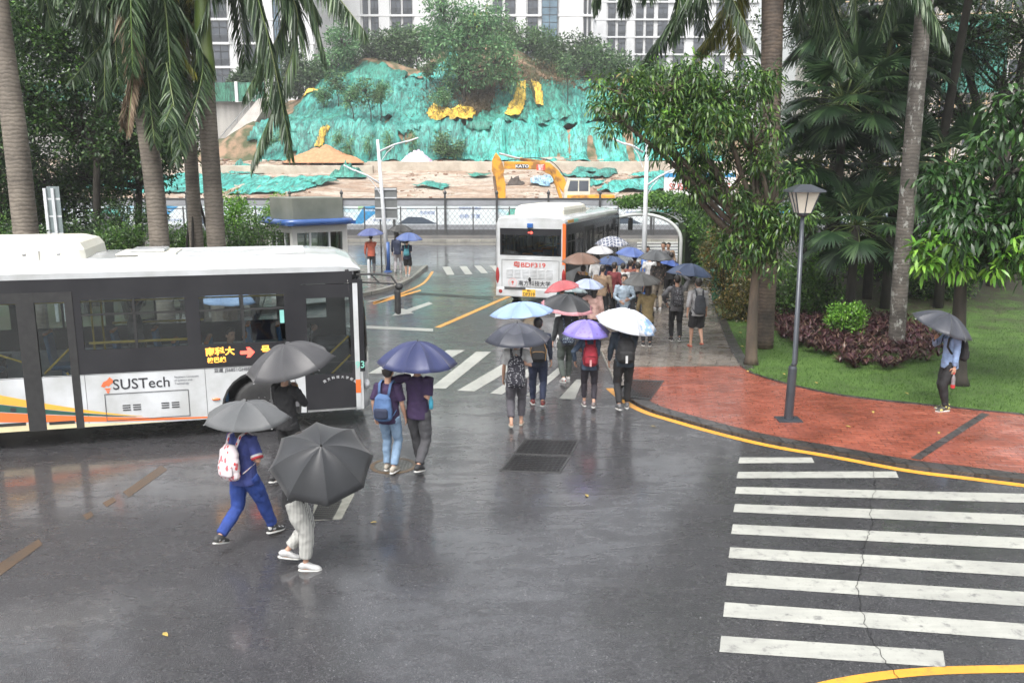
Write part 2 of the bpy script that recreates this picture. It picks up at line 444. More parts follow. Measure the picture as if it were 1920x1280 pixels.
# far crossing lines seen beyond the shelter
for k in range(10):
    y = 437+k*5.6
    mark('crossing_stripe', [(1195, y), (1400, y-2), (1402, y+.6), (1194, y+2.6)])
mark('white_line', [(600, 606), (700, 611), (812, 616), (812, 621), (700, 616), (600, 611)])
mark('white_line', [(700, 566), (700, 571), (740, 560), (790, 545), (788, 543), (740, 556)], YPAINT)
mark('lane_arrow', [(735, 592), (752, 578), (762, 580), (804, 566), (812, 569), (770, 584), (776, 587)])
yc = cat([G(820, 614), G(880, 588), G(944, 560), G(1010, 533)], 4)
ribbon('yellow_line', yc, -.09, .09, Z1, YPAINT)
ribbon('yellow_line', cat([G(2100, 1248), G(1920, 1253), (G(1760, 1257)), G(1640, 1268), G(1540, 1287), G(1440, 1320)], 6), -.06, .06, Z1, YPAINT)
for q in ([(-6, 1058), (-2, 1080), (80, 1020), (72, 1010)], [(230, 922), (242, 931), (314, 880), (302, 872)], [(192, 942), (200, 950), (218, 938), (212, 931)], [(155, 965), (163, 974), (176, 965), (170, 957)]):
    mark('lane_dash', q, YFADE)
ribbon('far_kerb_line', cat([G(-200, 470), G(400, 459), G(850, 458), G(1170, 458)], 6), 0, .16, Z1, paint_mat('pale_yellow_paint', (.62, .52, .3), (.4, .36, .28)))
# asphalt repair patches, tar seams
DARKA = M('tar_seam', (.010, .010, .011), (.016, .016, .017), 4, .3)
for q in ([(640, 560), (690, 548), (790, 550), (925, 560), (925, 562), (790, 553), (690, 551), (640, 563)], [(780, 548), (925, 557), (925, 558.5), (780, 550)]):
    flat('tar_seam', [G(x, y, .0035) for x, y in q], DARKA)
# cracks through the painted bars
def crack(px, w=.0032, z=.0085, seed=1):
    rnd = random.Random(seed); P = []
    for i in range(len(px)-1):
        a = G(*px[i]); b = G(*px[i+1])
        for j in range(6):
            t = j/6; p = a.lerp(b, t); P.append(Vector((p.x+rnd.uniform(-.022, .022), p.y+rnd.uniform(-.015, .015), 0)))
    return ribbon('crack', P, -w, w, z, DARKA)
crack([(1636, 880), (1640, 900), (1640, 925), (1630, 945), (1634, 985), (1628, 1005), (1618, 1030), (1616, 1060), (1606, 1090), (1612, 1125), (1622, 1170), (1640, 1205), (1665, 1245), (1695, 1280)])
# street ironwork
IRON = paver_mat('iron_grate', (.05, .05, .052), (.035, .035, .038), (.004, .004, .004), .09, .07, .2, .2, .03, .8)
IRONRIM = M('worn_iron_rim', (.16, .11, .06), (.09, .06, .04), 9, .35, .3)
def grate(name, px, label, z=.01, mat=IRON, framew=.05):
    P = [G(x, y, z) for x, y in px]; c = sum(P, Vector())/len(P)
    r = empty(name, (c.x, c.y, 0), 0, label, 'drain cover')
    mb = MB(); nb = 9; A, B, C, D = [p-Vector((c.x, c.y, 0)) for p in P]
    for i in range(nb):
        for (p0, p1, q0, q1) in ((A, B, D, C),):
            t0 = (i+.2)/nb; t1 = (i+.75)/nb
            mb.prism([tuple(v[:2]) for v in (p0.lerp(q0, t0), p1.lerp(q1, t0), p1.lerp(q1, t1), p0.lerp(q0, t1))], z-.006, z)
    for i in range(11):
        t0 = i/11+.02; t1 = t0+.02
        mb.prism([tuple(v[:2]) for v in (A.lerp(B, t0), A.lerp(B, t1), D.lerp(C, t1), D.lerp(C, t0))], z-.006, z+.002)
    mb.build('grate_bars', IR2, r)
    mf = MB(); ring = [A, B, C, D]
    cc = sum(ring, Vector())/4
    out = [cc+(p-cc)*1.06 for p in ring]
    for i in range(4):
        j = (i+1) % 4
        mf.prism([tuple(v[:2]) for v in (ring[i], ring[j], out[j], out[i])], .001, z+.003)
    mf.build('frame', KERBI, r)
    mp = MB(); mp.prism([tuple(v[:2]) for v in ring], .0008, .0022); mp.build('pit', M('drain_pit', (.004, .004, .004), None, 5, .9), r)
    return r
IR2 = M('cast_iron', (.045, .045, .048), (.03, .03, .03), 20, .3, .4)
KERBI = M('iron_frame', (.08, .08, .082), (.05, .05, .05), 12, .4, .2)
grate('drain_grate', [(986, 823), (1083, 826), (1068, 853), (966, 849)], 'farther of two dark iron grates side by side in the middle of the wet road')
grate('drain_grate', [(964, 852), (1066, 856), (1048, 885), (940, 881)], 'nearer of two dark iron grates side by side in the middle of the wet road')
grate('drain_grate', [(600, 940), (640, 938), (622, 972), (585, 972)], 'small iron grate in a pale concrete patch beside the striped trousers walker')
grate('drain_grate', [(1180, 712), (1243, 714), (1218, 748), (1160, 741)], 'dark iron grate in the red paving corner at the end of the walkway', z=KZ+.012)
flat('concrete_patch', [G(x, y, .003) for x, y in [(590, 934), (655, 916), (665, 926), (640, 973), (585, 976)]], M('concrete_patch', (.22, .22, .19), (.14, .14, .12), 9, .5, 0, .3))
c = G(738, 873)
r = empty('manhole', (c.x, c.y, 0), 0, 'round iron manhole cover with a worn rust coloured rim under the couple', 'manhole cover')
mb = MB(); mb.lathe([(.36, .0), (.36, .007), (.30, .007), (.30, .0)], n=40); mb.build('rim', IRONRIM, r)
mb = MB(); mb.lathe([(.295, .0), (.295, .005)], n=40); mb.build('cover', M('cover_iron', (.1, .1, .095), (.07, .07, .065), 9, .35, .3), r)
mb = MB()
for i in range(-5, 6):
    w_ = sqrt(max(0, .27**2-(i*.05)**2)); mb.bx(-w_, w_, i*.05-.011, i*.05+.011, .005, .009); mb.bx(i*.05-.011, i*.05+.011, -w_, w_, .005, .0095)
mb.build('tread', M('tread_iron', (.2, .2, .18), (.1, .1, .09), 14, .35, .3), r)

# --- traffic island at the left with its kerb
isl = cat([G(x, y) for x, y in [(560, 575), (640, 563), (697, 553), (740, 541), (768, 529), (788, 514), (797, 506), (803, 502)]], 5)
islz = .13
back = [Vector((-4.0, 40.3, islz)), Vector((-12, 41.8, islz)), Vector((-45, 47, islz)), Vector((-45, 19, islz)), Vector((-14, 19, islz)), Vector((-10, 24, islz))]
flat('pavement', [Vector((p.x, p.y, islz)) for p in offset(isl, -.16)]+back, GREYP, .13)
ribbon('kerb', isl, -.17, .0, islz+.004, CONC, .13)
ribbon('yellow_line', cat([G(x, y) for x, y in [(700, 589-20), (745, 553), (775, 541), (795, 530), (806, 517), (811, 509)]], 5), -.06, .06, Z1, YPAINT)
ribbon('white_line', cat([G(x, y) for x, y in [(690, 566), (716, 560), (740, 552)]], 5), -.05, .05, Z1, WPAINT)
# planting soil behind the bus on the left
SOIL = M('planting_soil', (.035, .055, .018), (.05, .04, .025), 2.5, .8, 0, .6, 25)
mb = MB(); nn = 24
for i in range(nn+1):
    for j in range(nn+1):
        X = -60+(60-10.6)*i/nn; Y = 21+(52-21)*j/nn
        mb.v.append((X, Y, islz+.02+.12*(fbm(X*.3, Y*.3)+1)))
for i in range(nn):
    for j in range(nn):
        k = i*(nn+1)+j; mb.f.append((k, k+nn+1, k+nn+2, k+1)); mb.m.append(0)
o = mb.build('planting_bed', SOIL, smooth=True); o['kind'] = 'structure'
# far kerb and verge below the fence
o = MB().bx(-60, 60, 56.6, 57.0, 0, .16).build('kerb', CONC); o['kind'] = 'structure'
o = MB().bx(-60, 60, 57.0, 59.6, 0, .12).build('pavement', GREYP); o['kind'] = 'structure'
# ================================================================== CONSTRUCTION SITE, HILL, BUILDINGS
def sstep(a, b, x):
    t = max(0., min(1., (x-a)/(b-a))); return t*t*(3-2*t)
# ridge height over X (metres), from the photo's skyline at about 125 m
RIDGE = []
for px, py in [(380, 330), (455, 300), (500, 255), (560, 190), (640, 128), (720, 118), (780, 128), (850, 88), (950, 92), (1050, 130), (1110, 140), (1180, 150), (1260, 185), (1330, 250), (1400, 310)]:
    p = PY(px, py, 124); RIDGE.append((p.x, p.z))
def ridge(X):
    if X <= RIDGE[0][0]: return RIDGE[0][1]
    for (a, za), (b, zb) in zip(RIDGE, RIDGE[1:]):
        if X <= b: return za+(zb-za)*sstep(a, b, X)
    return RIDGE[-1][1]
def site_z(X, Y):
    z = 1.0+max(0, Y-74)*.207
    return z+.16*fbm(X*.12, Y*.12, 3)+.05*fbm(X*.7, Y*.7, 5)
def hill_z(X, Y):
    base = site_z(X, min(Y, 98)); r = ridge(X)
    front = 98+1.6*fbm(X*.09, 1.3)
    if Y <= front: return base
    zb = 4.4+(326-300)/1600*98
    t = (Y-front)/(124-front)
    up = sstep(0, .1, t)*min(3.6, max(0, r-zb)*.45)
    rest = max(0, r-zb-min(3.6, max(0, r-zb)*.45))
    z = base+up+rest*(sstep(.12, 1.0, t) if t < 1 else 1)
    z += (fbm(X*.13, Y*.13, 2)*1.1+.35*fbm(X*.45, Y*.45, 9))*sstep(0, .15, t)*min(1, max(0, (r-zb)/4))
    if Y > 124: z -= (Y-124)*.12
    return z
def earth_mat():
    m, n, b = newmat('construction_earth'); v = coords(n, 'Object')
    a = noise(n, coords(n, 'Object', (.5, 1.6, 1)), .22, 8, .72, .8); f = noise(n, v, 1.8, 8, .75)
    c1 = ramp(n, a, [(.32, (.24, .14, .09)), (.45, (.36, .26, .19)), (.56, (.50, .44, .37)), (.7, (.30, .17, .11))])
    c = mixc(n, 1., c1, ramp(n, f, [(.3, .5), (.7, 1.2)]), 'MULTIPLY')
    n.links.new(c, b.inputs['Base Color']); b.inputs['Roughness'].default_value = .85
    bump(n, b, f, .9, .3); return m
EARTH = earth_mat()
def grid(name, fz, X0, X1, Y0, Y1, nx, ny, mat, smooth=True):
    xs = np.linspace(X0, X1, nx+1); ys = np.linspace(Y0, Y1, ny+1)
    V = [(x, y, fz(x, y)) for x in xs for y in ys]
    k = np.arange(nx)[:, None]*(ny+1)+np.arange(ny)[None, :]; k = k.ravel()
    return npmesh(name, V, np.stack([k, k+ny+1, k+ny+2, k+1], 1), mat, None, smooth)
o = grid('construction_ground', site_z, -75, 85, 60.3, 99.5, 170, 80, EARTH); o['kind'] = 'structure'
HILLM = M('hill_earth', (.26, .17, .11), (.06, .07, .03), .6, .9, 0, 1.0, 2.5, lo=.42, hi=.58)
o = grid('hill', hill_z, -55, 45, 96.5, 150, 150, 90, HILLM); o['kind'] = 'structure'

# --- debris netting: each sheet its own draped cloth
def net_mat(name, c1, c2, c3):
    m, n, b = newmat(name); v = coords(n, 'Object')
    a = noise(n, v, .35, 6, .65, .8); f = noise(n, coords(n, 'Object', (1., .3, .3)), 2.2, 6, .75, 1.2)
    c = mixc(n, 1., ramp(n, a, [(.3, c1), (.52, c2), (.75, c3)]), ramp(n, f, [(.36, .45), (.5, .9), (.66, 1.2)]), 'MULTIPLY')
    cr = noise(n, coords(n, 'Object', (1.3, .16, .35), (0, 0, .25)), 1.3, 4, .5, 1.); cl = ramp(n, cr, [(.43, 1.), (.485, .32), (.53, 1.)])
    cr2 = noise(n, coords(n, 'Object', (1.4, .22, .4), (0, 0, -.45)), 1.7, 3, .5, .8); cl2 = ramp(n, cr2, [(.46, 1.), (.49, .5), (.52, 1.)])
    fade = ramp(n, noise(n, v, .12, 4, .6), [(.4, (1., 1., 1.)), (.68, (1.5, 1.25, 1.2))])
    c = mixc(n, 1., mixc(n, 1., mixc(n, 1., c, cl, 'MULTIPLY'), cl2, 'MULTIPLY'), fade, 'MULTIPLY')  # dark crease lines in the colour: doubled cloth plus painted fold shade
    f = mixc(n, .5, f, mixc(n, 1., cl, cl2, 'MULTIPLY'))
    n.links.new(c, b.inputs['Base Color']); b.inputs['Roughness'].default_value = .6
    bump(n, b, f, .35, .2); return m
NETA = net_mat('turquoise_net', (.022, .16, .135), (.045, .28, .24), (.12, .42, .37))
NETB = net_mat('deep_teal_net', (.02, .14, .105), (.035, .225, .175), (.06, .32, .255))
NETC = net_mat('bright_turquoise_net', (.025, .22, .19), (.05, .36, .31), (.15, .50, .45))
YEL = net_mat('yellow_sheet', (.42, .28, .03), (.58, .42, .05), (.66, .52, .14))
def drape(name, label, mat, px_poly, group=None, lift=.22, wr=.4, res=.26, seed=0, kind_=None, surf=hill_z, Yr=(97, 126), holes=True):
    """cloth sheet lying on the slope; its outline is found on the surface by walking each sight line once, then fixed in metres"""
    rnd = random.Random(seed)
    P = []
    for x, y in px_poly:
        best = None
        for k in range(240):
            Y = Yr[0]+(Yr[1]-Yr[0])*k/239; p = PY(x, y, Y)
            if p.z <= surf(p.x, Y)+.05: best = p; break
        if best is None: best = PY(x, y, Yr[1])
        P.append((best.x, best.y))
    x0, x1 = min(p[0] for p in P), max(p[0] for p in P); y0, y1 = min(p[1] for p in P), max(p[1] for p in P)
    ex = .5
    dirx = rnd.uniform(-.3, .3)
    def hz(X, Y):
        w_ = abs(fbm((X+dirx*Y)*.55+seed, Y*.07, seed*1.7, 2))
        w2 = abs(fbm((X-dirx*Y)*1.3+seed, Y*.12, seed*2.7, 1))
        e_ = 1 if surf is site_z else sstep(96.6, 98.6, Y)
        return surf(X, Y)+lift*(.15+.85*e_)+(wr*(1.1-2.6*w_)+wr*.32*(.7-1.6*w2))*(.25+.75*e_)
    nx = max(6, int((x1-x0)/res)); ny = max(5, int((y1-y0)/res))
    nx = min(nx, 230); ny = min(ny, 110)
    V = []; idx = {}; Fq = []
    for i in range(nx+1):
        for j in range(ny+1):
            X = x0+(x1-x0)*i/nx; Y = y0+(y1-y0)*j/ny
            jt = .5 if res > .25 else .12; jx = X+jt*fbm(X*.6, Y*.6, seed+3); jy = Y+jt*fbm(X*.6, Y*.6, seed+8)
            ok = inpoly(jx, jy, P) and not (holes and fbm(X*.33, Y*.33, seed+20) > .85)
            if ok: idx[(i, j)] = len(V); V.append((X, Y, hz(X, Y)))
    for i in range(nx):
        for j in range(ny):
            q = [(i, j), (i+1, j), (i+1, j+1), (i, j+1)]
            if all(t in idx for t in q): Fq.append([idx[t] for t in q])
    if not Fq: print('EMPTY DRAPE', label, P); return None
    o = npmesh(name, V, Fq, mat, None, True)
    sm = o.modifiers.new('solid', 'SOLIDIFY'); sm.thickness = .02
    tag(o, label, 'net' if 'net' in name else 'tarpaulin', group); return o
g = 'debris nets spread over the hill'
HN = 'debris_net'
drape(HN, 'teal net over the upper left shoulder of the hill', NETB, [(540, 228), (590, 170), (625, 128), (700, 122), (765, 140), (765, 200), (720, 225), (640, 250), (540, 260)], g, seed=1)
drape(HN, 'turquoise net on the hill face between the small trees and the tall tree', NETA, [(700, 140), (760, 150), (850, 110), (880, 215), (810, 250), (760, 235), (700, 215)], g, seed=2, lift=.3)
drape(HN, 'broad turquoise net around the small tree group on the left slope', NETA, [(450, 290), (490, 240), (560, 200), (700, 195), (800, 225), (830, 268), (700, 272), (560, 272)], g, seed=3, lift=.35)
drape(HN, 'teal net hanging in folds over the low bank left of the lone bush', NETA, [(470, 304), (490, 250), (640, 238), (760, 236), (870, 240), (880, 304), (700, 306)], g, seed=4, lift=.25, wr=.6, Yr=(96.7, 110))
drape(HN, 'bright turquoise net covering the long bank right of the lone bush', NETC, [(858, 304), (862, 245), (960, 222), (1060, 205), (1180, 205), (1300, 240), (1380, 304), (1100, 307)], g, seed=5, lift=.25, wr=.6, Yr=(96.7, 116))
drape(HN, 'teal net with pleats between the two yellow strips', NETB, [(900, 240), (930, 165), (1005, 158), (1075, 162), (1085, 228), (1000, 240)], g, seed=6, lift=.3, wr=.5)
drape(HN, 'turquoise net high on the right slope below the mango crown', NETA, [(1000, 235), (1050, 185), (1100, 175), (1230, 185), (1340, 260), (1180, 260)], g, seed=7, lift=.42)
drape(HN, 'small turquoise net on the ridge right of the brown slope', NETC, [(1065, 150), (1085, 142), (1180, 150), (1180, 178), (1090, 170)], g, seed=8, lift=.3)
drape(HN, 'turquoise net on the ridge left of the tall tree', NETC, [(760, 150), (830, 118), (850, 98), (860, 115), (855, 150), (800, 165)], g, seed=9, lift=.55)
drape(HN, 'dark teal net under the tall tree beside the yellow sheet', NETB, [(870, 262), (880, 230), (935, 205), (975, 228), (930, 262)], g, seed=10, lift=.55)
g2 = 'yellow sheets on the hill'
drape('yellow_tarpaulin', 'yellow sheet in a roll along the bare ground below the tall tree', YEL, [(800, 232), (812, 208), (850, 214), (893, 222), (888, 248), (845, 244)], g2, seed=11, lift=.9, wr=.3, res=.2, holes=False)
drape('yellow_tarpaulin', 'left and longer of two sandy yellow strips running down the hill', YEL, [(944, 232), (962, 200), (970, 168), (988, 168), (988, 200), (972, 234)], g2, seed=12, lift=1.0, wr=.15, res=.15, holes=False)
drape('yellow_tarpaulin', 'right and shorter of two sandy yellow strips running down the hill', YEL, [(994, 168), (1010, 168), (1020, 195), (1019, 216), (1002, 215), (1004, 190)], g2, seed=13, lift=1.0, wr=.15, res=.15, holes=False)
drape('yellow_tarpaulin', 'small yellow sheet on the upper left edge of the hill', YEL, [(565, 198), (590, 182), (605, 178), (600, 186), (570, 200)], g2, seed=14, lift=.9, wr=.2, res=.15, holes=False)
drape('yellow_tarpaulin', 'yellow sheet hanging down the low bank above the sand heap', YEL, [(588, 295), (600, 258), (612, 250), (622, 256), (615, 272), (608, 298)], g2, seed=15, lift=1.1, wr=.2, res=.12, Yr=(96.7, 112), holes=False)
# flat sheets on the site floor
g3 = 'nets lying on the construction ground'
drape('ground_net', 'bright turquoise net lying flat on the ground behind the palms', NETC, [(150, 355), (185, 332), (420, 326), (600, 332), (640, 338), (560, 362), (420, 366), (260, 362)], g3, lift=.12, wr=.14, seed=16, surf=site_z, Yr=(61, 98))
drape('ground_net', 'crumpled turquoise net right of the excavator cab', NETC, [(1110, 362), (1150, 345), (1230, 338), (1300, 342), (1290, 362)], g3, lift=.12, wr=.3, seed=17, surf=site_z, Yr=(61, 98))
drape('ground_net', 'strip of turquoise net behind the excavator boom', NETA, [(1040, 328), (1080, 318), (1160, 320), (1150, 334), (1080, 338)], g3, lift=.12, wr=.25, seed=18, surf=site_z, Yr=(61, 98))
drape('ground_net', 'blue scrap of sheet lying under the excavator boom', net_mat('blue_sheet', (.10, .3, .5), (.25, .45, .6), (.5, .6, .65)), [(990, 350), (1000, 336), (1045, 330), (1055, 340), (1030, 352)], g3, lift=.12, wr=.2, seed=19, surf=site_z, Yr=(61, 98))

for k_, (pp_, mt_, lb_) in enumerate([([(770, 352), (800, 346), (850, 350), (830, 358)], NETA, 'thin scrap of net on bare ground right of the lamp pole'), ([(1170, 335), (1230, 325), (1290, 330), (1240, 338)], NETC, 'long net scrap right of the cab near the second lamp pole'),
    ([(870, 332), (900, 326), (925, 332), (900, 337)], NETB, 'dark net scrap just left of the excavator arm'), ([(560, 345), (600, 338), (640, 345), (600, 352)], NETB, 'net scrap between the dark pile and the booth roof'), ([(1080, 345), (1110, 338), (1140, 345), (1110, 352)], NETC, 'net scrap directly behind the excavator cab')]):
    drape('ground_net', lb_, mt_, pp_, g3, lift=.15, wr=.25, seed=60+k_, surf=site_z, Yr=(61, 98), res=.2, holes=False)
def heap(name, label, cat_, px, Y, w_, d_, h_, mat, seed, surf=site_z, rough=.25):
    for q_ in range(200):
        Y = 75+q_*.11; p = PY(px[0], px[1], Y)
        if p.z <= surf(p.x, Y): break
    z0 = surf(p.x, Y)
    n = 40; V = []; Fq = []
    for i in range(n+1):
        for j in range(n+1):
            u, v = i/n*2-1, j/n*2-1; r = sqrt(u*u+v*v)
            z = h_*max(0, 1-r)**.8*(1+rough*fbm(u*3+seed, v*3, seed))+rough*h_*.25*fbm(u*9, v*9, seed)*max(0, 1-r)
            V.append((p.x+u*w_, Y+v*d_, z0-.15+z))
    k = (np.arange(n)[:, None]*(n+1)+np.arange(n)[None, :]).ravel()
    o = npmesh(name, V, np.stack([k, k+n+1, k+n+2, k+1], 1), mat, None, True); tag(o, label, cat_); return o
SAND = M('orange_sand', (.50, .25, .13), (.38, .18, .09), 3, .9, 0, .7, 8)
heap('sand_heap', 'orange sand heap at the foot of the bank below the hanging yellow sheet', 'sand heap', (607, 300), 95.5, 4.6, 2.2, 1.9, SAND, 3)
heap('net_pile', 'crumpled dark teal pile of netting on the open ground', 'net pile', (652, 330), 84, 2.0, 1.6, 1.25, NETB, 5, rough=.9)
heap('net_pile', 'low teal pile of netting behind the palm trunk at the left', 'net pile', (455, 322), 90, 2.6, 1.4, 1.0, NETA, 8, rough=.9)
heap('cover_heap', 'whitish sheet with purple stripes bundled over a heap at the foot of the bank', 'covered heap', (782, 300), 95.5, 1.9, 1.3, 1.3, M('striped_sheet', (.62, .58, .62), (.38, .26, .46), 2.2, .6, stretch=(3, .4, .4)), 9, rough=.5)
heap('tyre_pile', 'dark coil of hose and tyres lying behind the excavator arm', 'tyre pile', (967, 344), 80, 1.0, .8, .8, M('dark_rubber', (.04, .035, .03), (.08, .06, .05), 6, .8), 11, rough=.8)
# long concrete edge beams crossing the site
SLAB = M('site_concrete', (.48, .43, .36), (.36, .31, .25), 1.2, .8, 0, .3)
def beam(name, label, px0, px1, Y, h, d=1.2):
    a = PY(px0[0], px0[1], Y); b = PY(px1[0], px1[1], Y)
    z = (a.z+b.z)/2
    o = MB().bx(a.x, b.x, Y-d/2, Y+d/2, z-1.6, z+h).build(name, SLAB, bevel=.05); tag(o, label, 'concrete beam'); return o
beam('concrete_beam', 'long pale concrete edge running along the foot of the hill right of the pole', (690, 312), (1420, 312), 92.5, .5, .9)
beam('concrete_beam', 'long pale concrete edge crossing the site behind the palms', (300, 318), (700, 316), 91, .35, .9)
# rubble: too many to count
rs2 = np.random.RandomState(5); Vr = []; Fr = []
def chunk(x, y, z, s):
    o = len(Vr); q = rs2.uniform(.5, 1.3, (8, 3))*s
    sg = [(-1,-1,-1),(1,-1,-1),(1,1,-1),(-1,1,-1),(-1,-1,1),(1,-1,1),(1,1,1),(-1,1,1)]
    an = rs2.uniform(0, pi); ca, sa = cos(an), sin(an)
    for (a, b, c_), w_ in zip(sg, q):
        X, Y_ = a*w_[0], b*w_[1]*.7; Vr.append((x+X*ca-Y_*sa, y+X*sa+Y_*ca, z+c_*w_[2]*.5))
    for f in [(3,2,1,0),(4,5,6,7),(0,1,5,4),(1,2,6,5),(2,3,7,6),(3,0,4,7)]: Fr.append([o+i for i in f])
for k in range(2600):
    X = rs2.uniform(-45, 40); Y = rs2.uniform(62, 98)
    if fbm(X*.1, Y*.1, 40) < -.15: continue
    chunk(X, Y, site_z(X, Y)+.02, rs2.uniform(.05, .22)*(1.6 if Y > 93 else 1))
RUB = leafmat('rubble', (.22, .12, .08), (.42, .32, .24), (.6, .55, .48), .9)
o = npmesh('rubble', Vr, Fr, RUB); tag(o, 'broken concrete and brick rubble strewn over the site floor', 'rubble', kind='stuff')

# ------------------------------------------------------------------ buildings
WHITE = M('white_render', (.62, .63, .64), (.56, .57, .58), .25, .7)
GREYT = M('grey_render', (.26, .27, .29), (.2, .21, .22), .4, .7)
DGLASS = M('dark_window_glass', (.05, .06, .075), (.09, .10, .12), .5, .12)
WFRAME = M('dark_window_frame', (.06, .06, .065), None, 3, .4, .3)
RAILM = M('balcony_rail', (.10, .105, .11), None, 3, .4, .4)
BGLASS = M('blue_curtain_glass', (.14, .22, .28), (.07, .11, .15), .6, .1)
def facade_building(label, px0, px1, py_top, Y, floor_h, cols, z0, depth=16, zoff=0, curtain=None, group=None, win_px=None, name='apartment_building', yaw=0.0):
    a = PY(px0, 100, Y); b = PY(px1, 100, Y); wdt = b.x-a.x
    top = CAM_H+(326-py_top)/1600*Y
    r = empty(name, (a.x, Y, 0), yaw, label, 'building', group)
    MB().bx(0, wdt, .35, depth, 0, top).build('wall', WHITE, r)
    nf = int((top-z0)/floor_h)
    sl = MB()
    for f in range(nf+1):
        z = z0+f*floor_h+zoff
        sl.bx(-.05, wdt+.05, 0, .36, z-.16, z+.16)
    sl.build('floor_band', WHITE, r)
    for cx0, cx1, kind in cols:
        X0 = PY(cx0, 100, Y).x-a.x; X1 = PY(cx1, 100, Y).x-a.x
        if kind == 'solid':
            MB().bx(X0, X1, .05, .37, 0, top).build('wall_panel', WHITE, r); continue
        if kind == 'curtain':
            q = MB().bx(X0, X1, -.1, .37, 0, top).build('curtain_wall', BGLASS, r)
            g_ = MB(); 
            for f in range(int(top/1.1)): g_.bx(X0, X1, -.14, -.1, f*1.1, f*1.1+.07)
            for t in (0, .5, 1): g_.bx(X0+(X1-X0-.08)*t, X0+(X1-X0-.08)*t+.08, -.16, -.1, 0, top)
            g_.build('mullion', WFRAME, q); continue
        for f in range(nf):
            z = z0+f*floor_h+zoff+.16
            wd = MB().bx(X0, X1, .22, .36, z, z+floor_h-.32).build('window', DGLASS, r)
            m_ = MB(); 
            for t in (0, .5, 1): m_.bx(X0+(X1-X0-.07)*t, X0+(X1-X0-.07)*t+.07, .14, .22, z, z+floor_h-.32)
            m_.bx(X0, X1, .14, .22, z+floor_h*.62, z+floor_h*.62+.07)
            m_.build('frame', WFRAME, wd)
            if kind == 'balcony':
                rl = MB(); rl.bx(X0, X1, .0, .05, z+.95, z+1.0)
                k = max(3, int((X1-X0)/.16))
                for t in range(k): rl.bx(X0+(X1-X0)*t/k, X0+(X1-X0)*t/k+.04, .0, .04, z, z+.95)
                rl.build('railing', RAILM, wd)
    return r
fh = 145/3.84/1600*140
z0b = CAM_H+(326-12)/1600*140-fh*9
facade_building('white apartment block rising behind the tree on the hill', 590, 1112, -240, 140, fh,
    [(590, 678, 'solid'), (682, 692, 'window'), (697, 711, 'balcony'), (712, 732, 'solid'), (735, 753, 'balcony'), (757, 774, 'balcony'), (778, 818, 'solid'), (820, 836, 'window'), (840, 920, 'solid'),
     (924, 942, 'balcony'), (947, 966, 'balcony'), (968, 986, 'solid'), (989, 1008, 'balcony'), (1015, 1045, 'curtain'), (1048, 1092, 'solid'), (1094, 1099, 'window'), (1102, 1107, 'window')], z0b)
fh2 = 114/3.84/1600*175
facade_building('farther white apartment block seen right of the hill between the palm fronds', 1114, 1420, -160, 175, fh2,
    [(1117, 1136, 'solid'), (1139, 1153, 'balcony'), (1158, 1172, 'balcony'), (1174, 1189, 'solid'), (1191, 1205, 'balcony'), (1210, 1224, 'balcony'), (1232, 1250, 'balcony'), (1262, 1282, 'balcony'), (1300, 1318, 'balcony'), (1340, 1360, 'balcony'), (1380, 1400, 'balcony')], CAM_H+(326-27)/1600*175-fh2*9)
fh3 = 110/2.67/1600*125
facade_building('white apartment block with dark windows seen behind the left palms', 250, 590, -300, 126, fh3,
    [(262, 290, 'window'), (300, 318, 'window'), (330, 352, 'window'), (398, 428, 'balcony'), (432, 452, 'solid'), (456, 480, 'balcony'), (486, 514, 'solid'), (516, 526, 'curtain'), (530, 588, 'solid')], CAM_H+(326-54)/1600*125-fh3*5)
# grey slab wing between
# scaffolded building at the right
r = empty('scaffolded_building', (41, 92, 0), -.15, 'unfinished building wrapped in bamboo scaffolding and green nets behind the right palms', 'building')
MB().bx(-9, 26, .5, 14, 0, 26).build('wall', M('unfinished_wall', (.52, .50, .48), (.42, .40, .38), .4, .8), r)
for f in range(6):
    z = 3+f*3.4
    for k in range(12):
        w_ = MB().bx(-8+k*2.8, -6.2+k*2.8, .35, .52, z+.6, z+2.6).build('window', DGLASS, r)
        MB().bx(-7.15+k*2.8, -7.05+k*2.8, .3, .36, z+.6, z+2.6).build('frame', WHITE, w_)
BAM = M('bamboo_pole', (.55, .42, .25), (.42, .3, .16), 3, .7)
sc = MB()
for k in range(24): sc.tube([(-9+k*1.5, -.9, 0), (-9+k*1.5+.1, -.9, 25)], .05, 5)
for f in range(17): sc.tube([(-9.5, -.95, 1.3+f*1.45), (26, -.95, 1.3+f*1.45)], .05, 5)
for k in range(8): sc.tube([(-9+k*4, -1., 1), (-4+k*4, -1., 9)], .05, 5)
sc.build('scaffold', BAM, r)
for (x0, x1, za, zb) in ((-6, -1.5, 11, 19), (3, 9, 12.5, 20), (12, 20, 11, 17)):
    MB().bx(x0, x1, -1.15, -1.1, za, zb).build('safety_net', NETB, r)
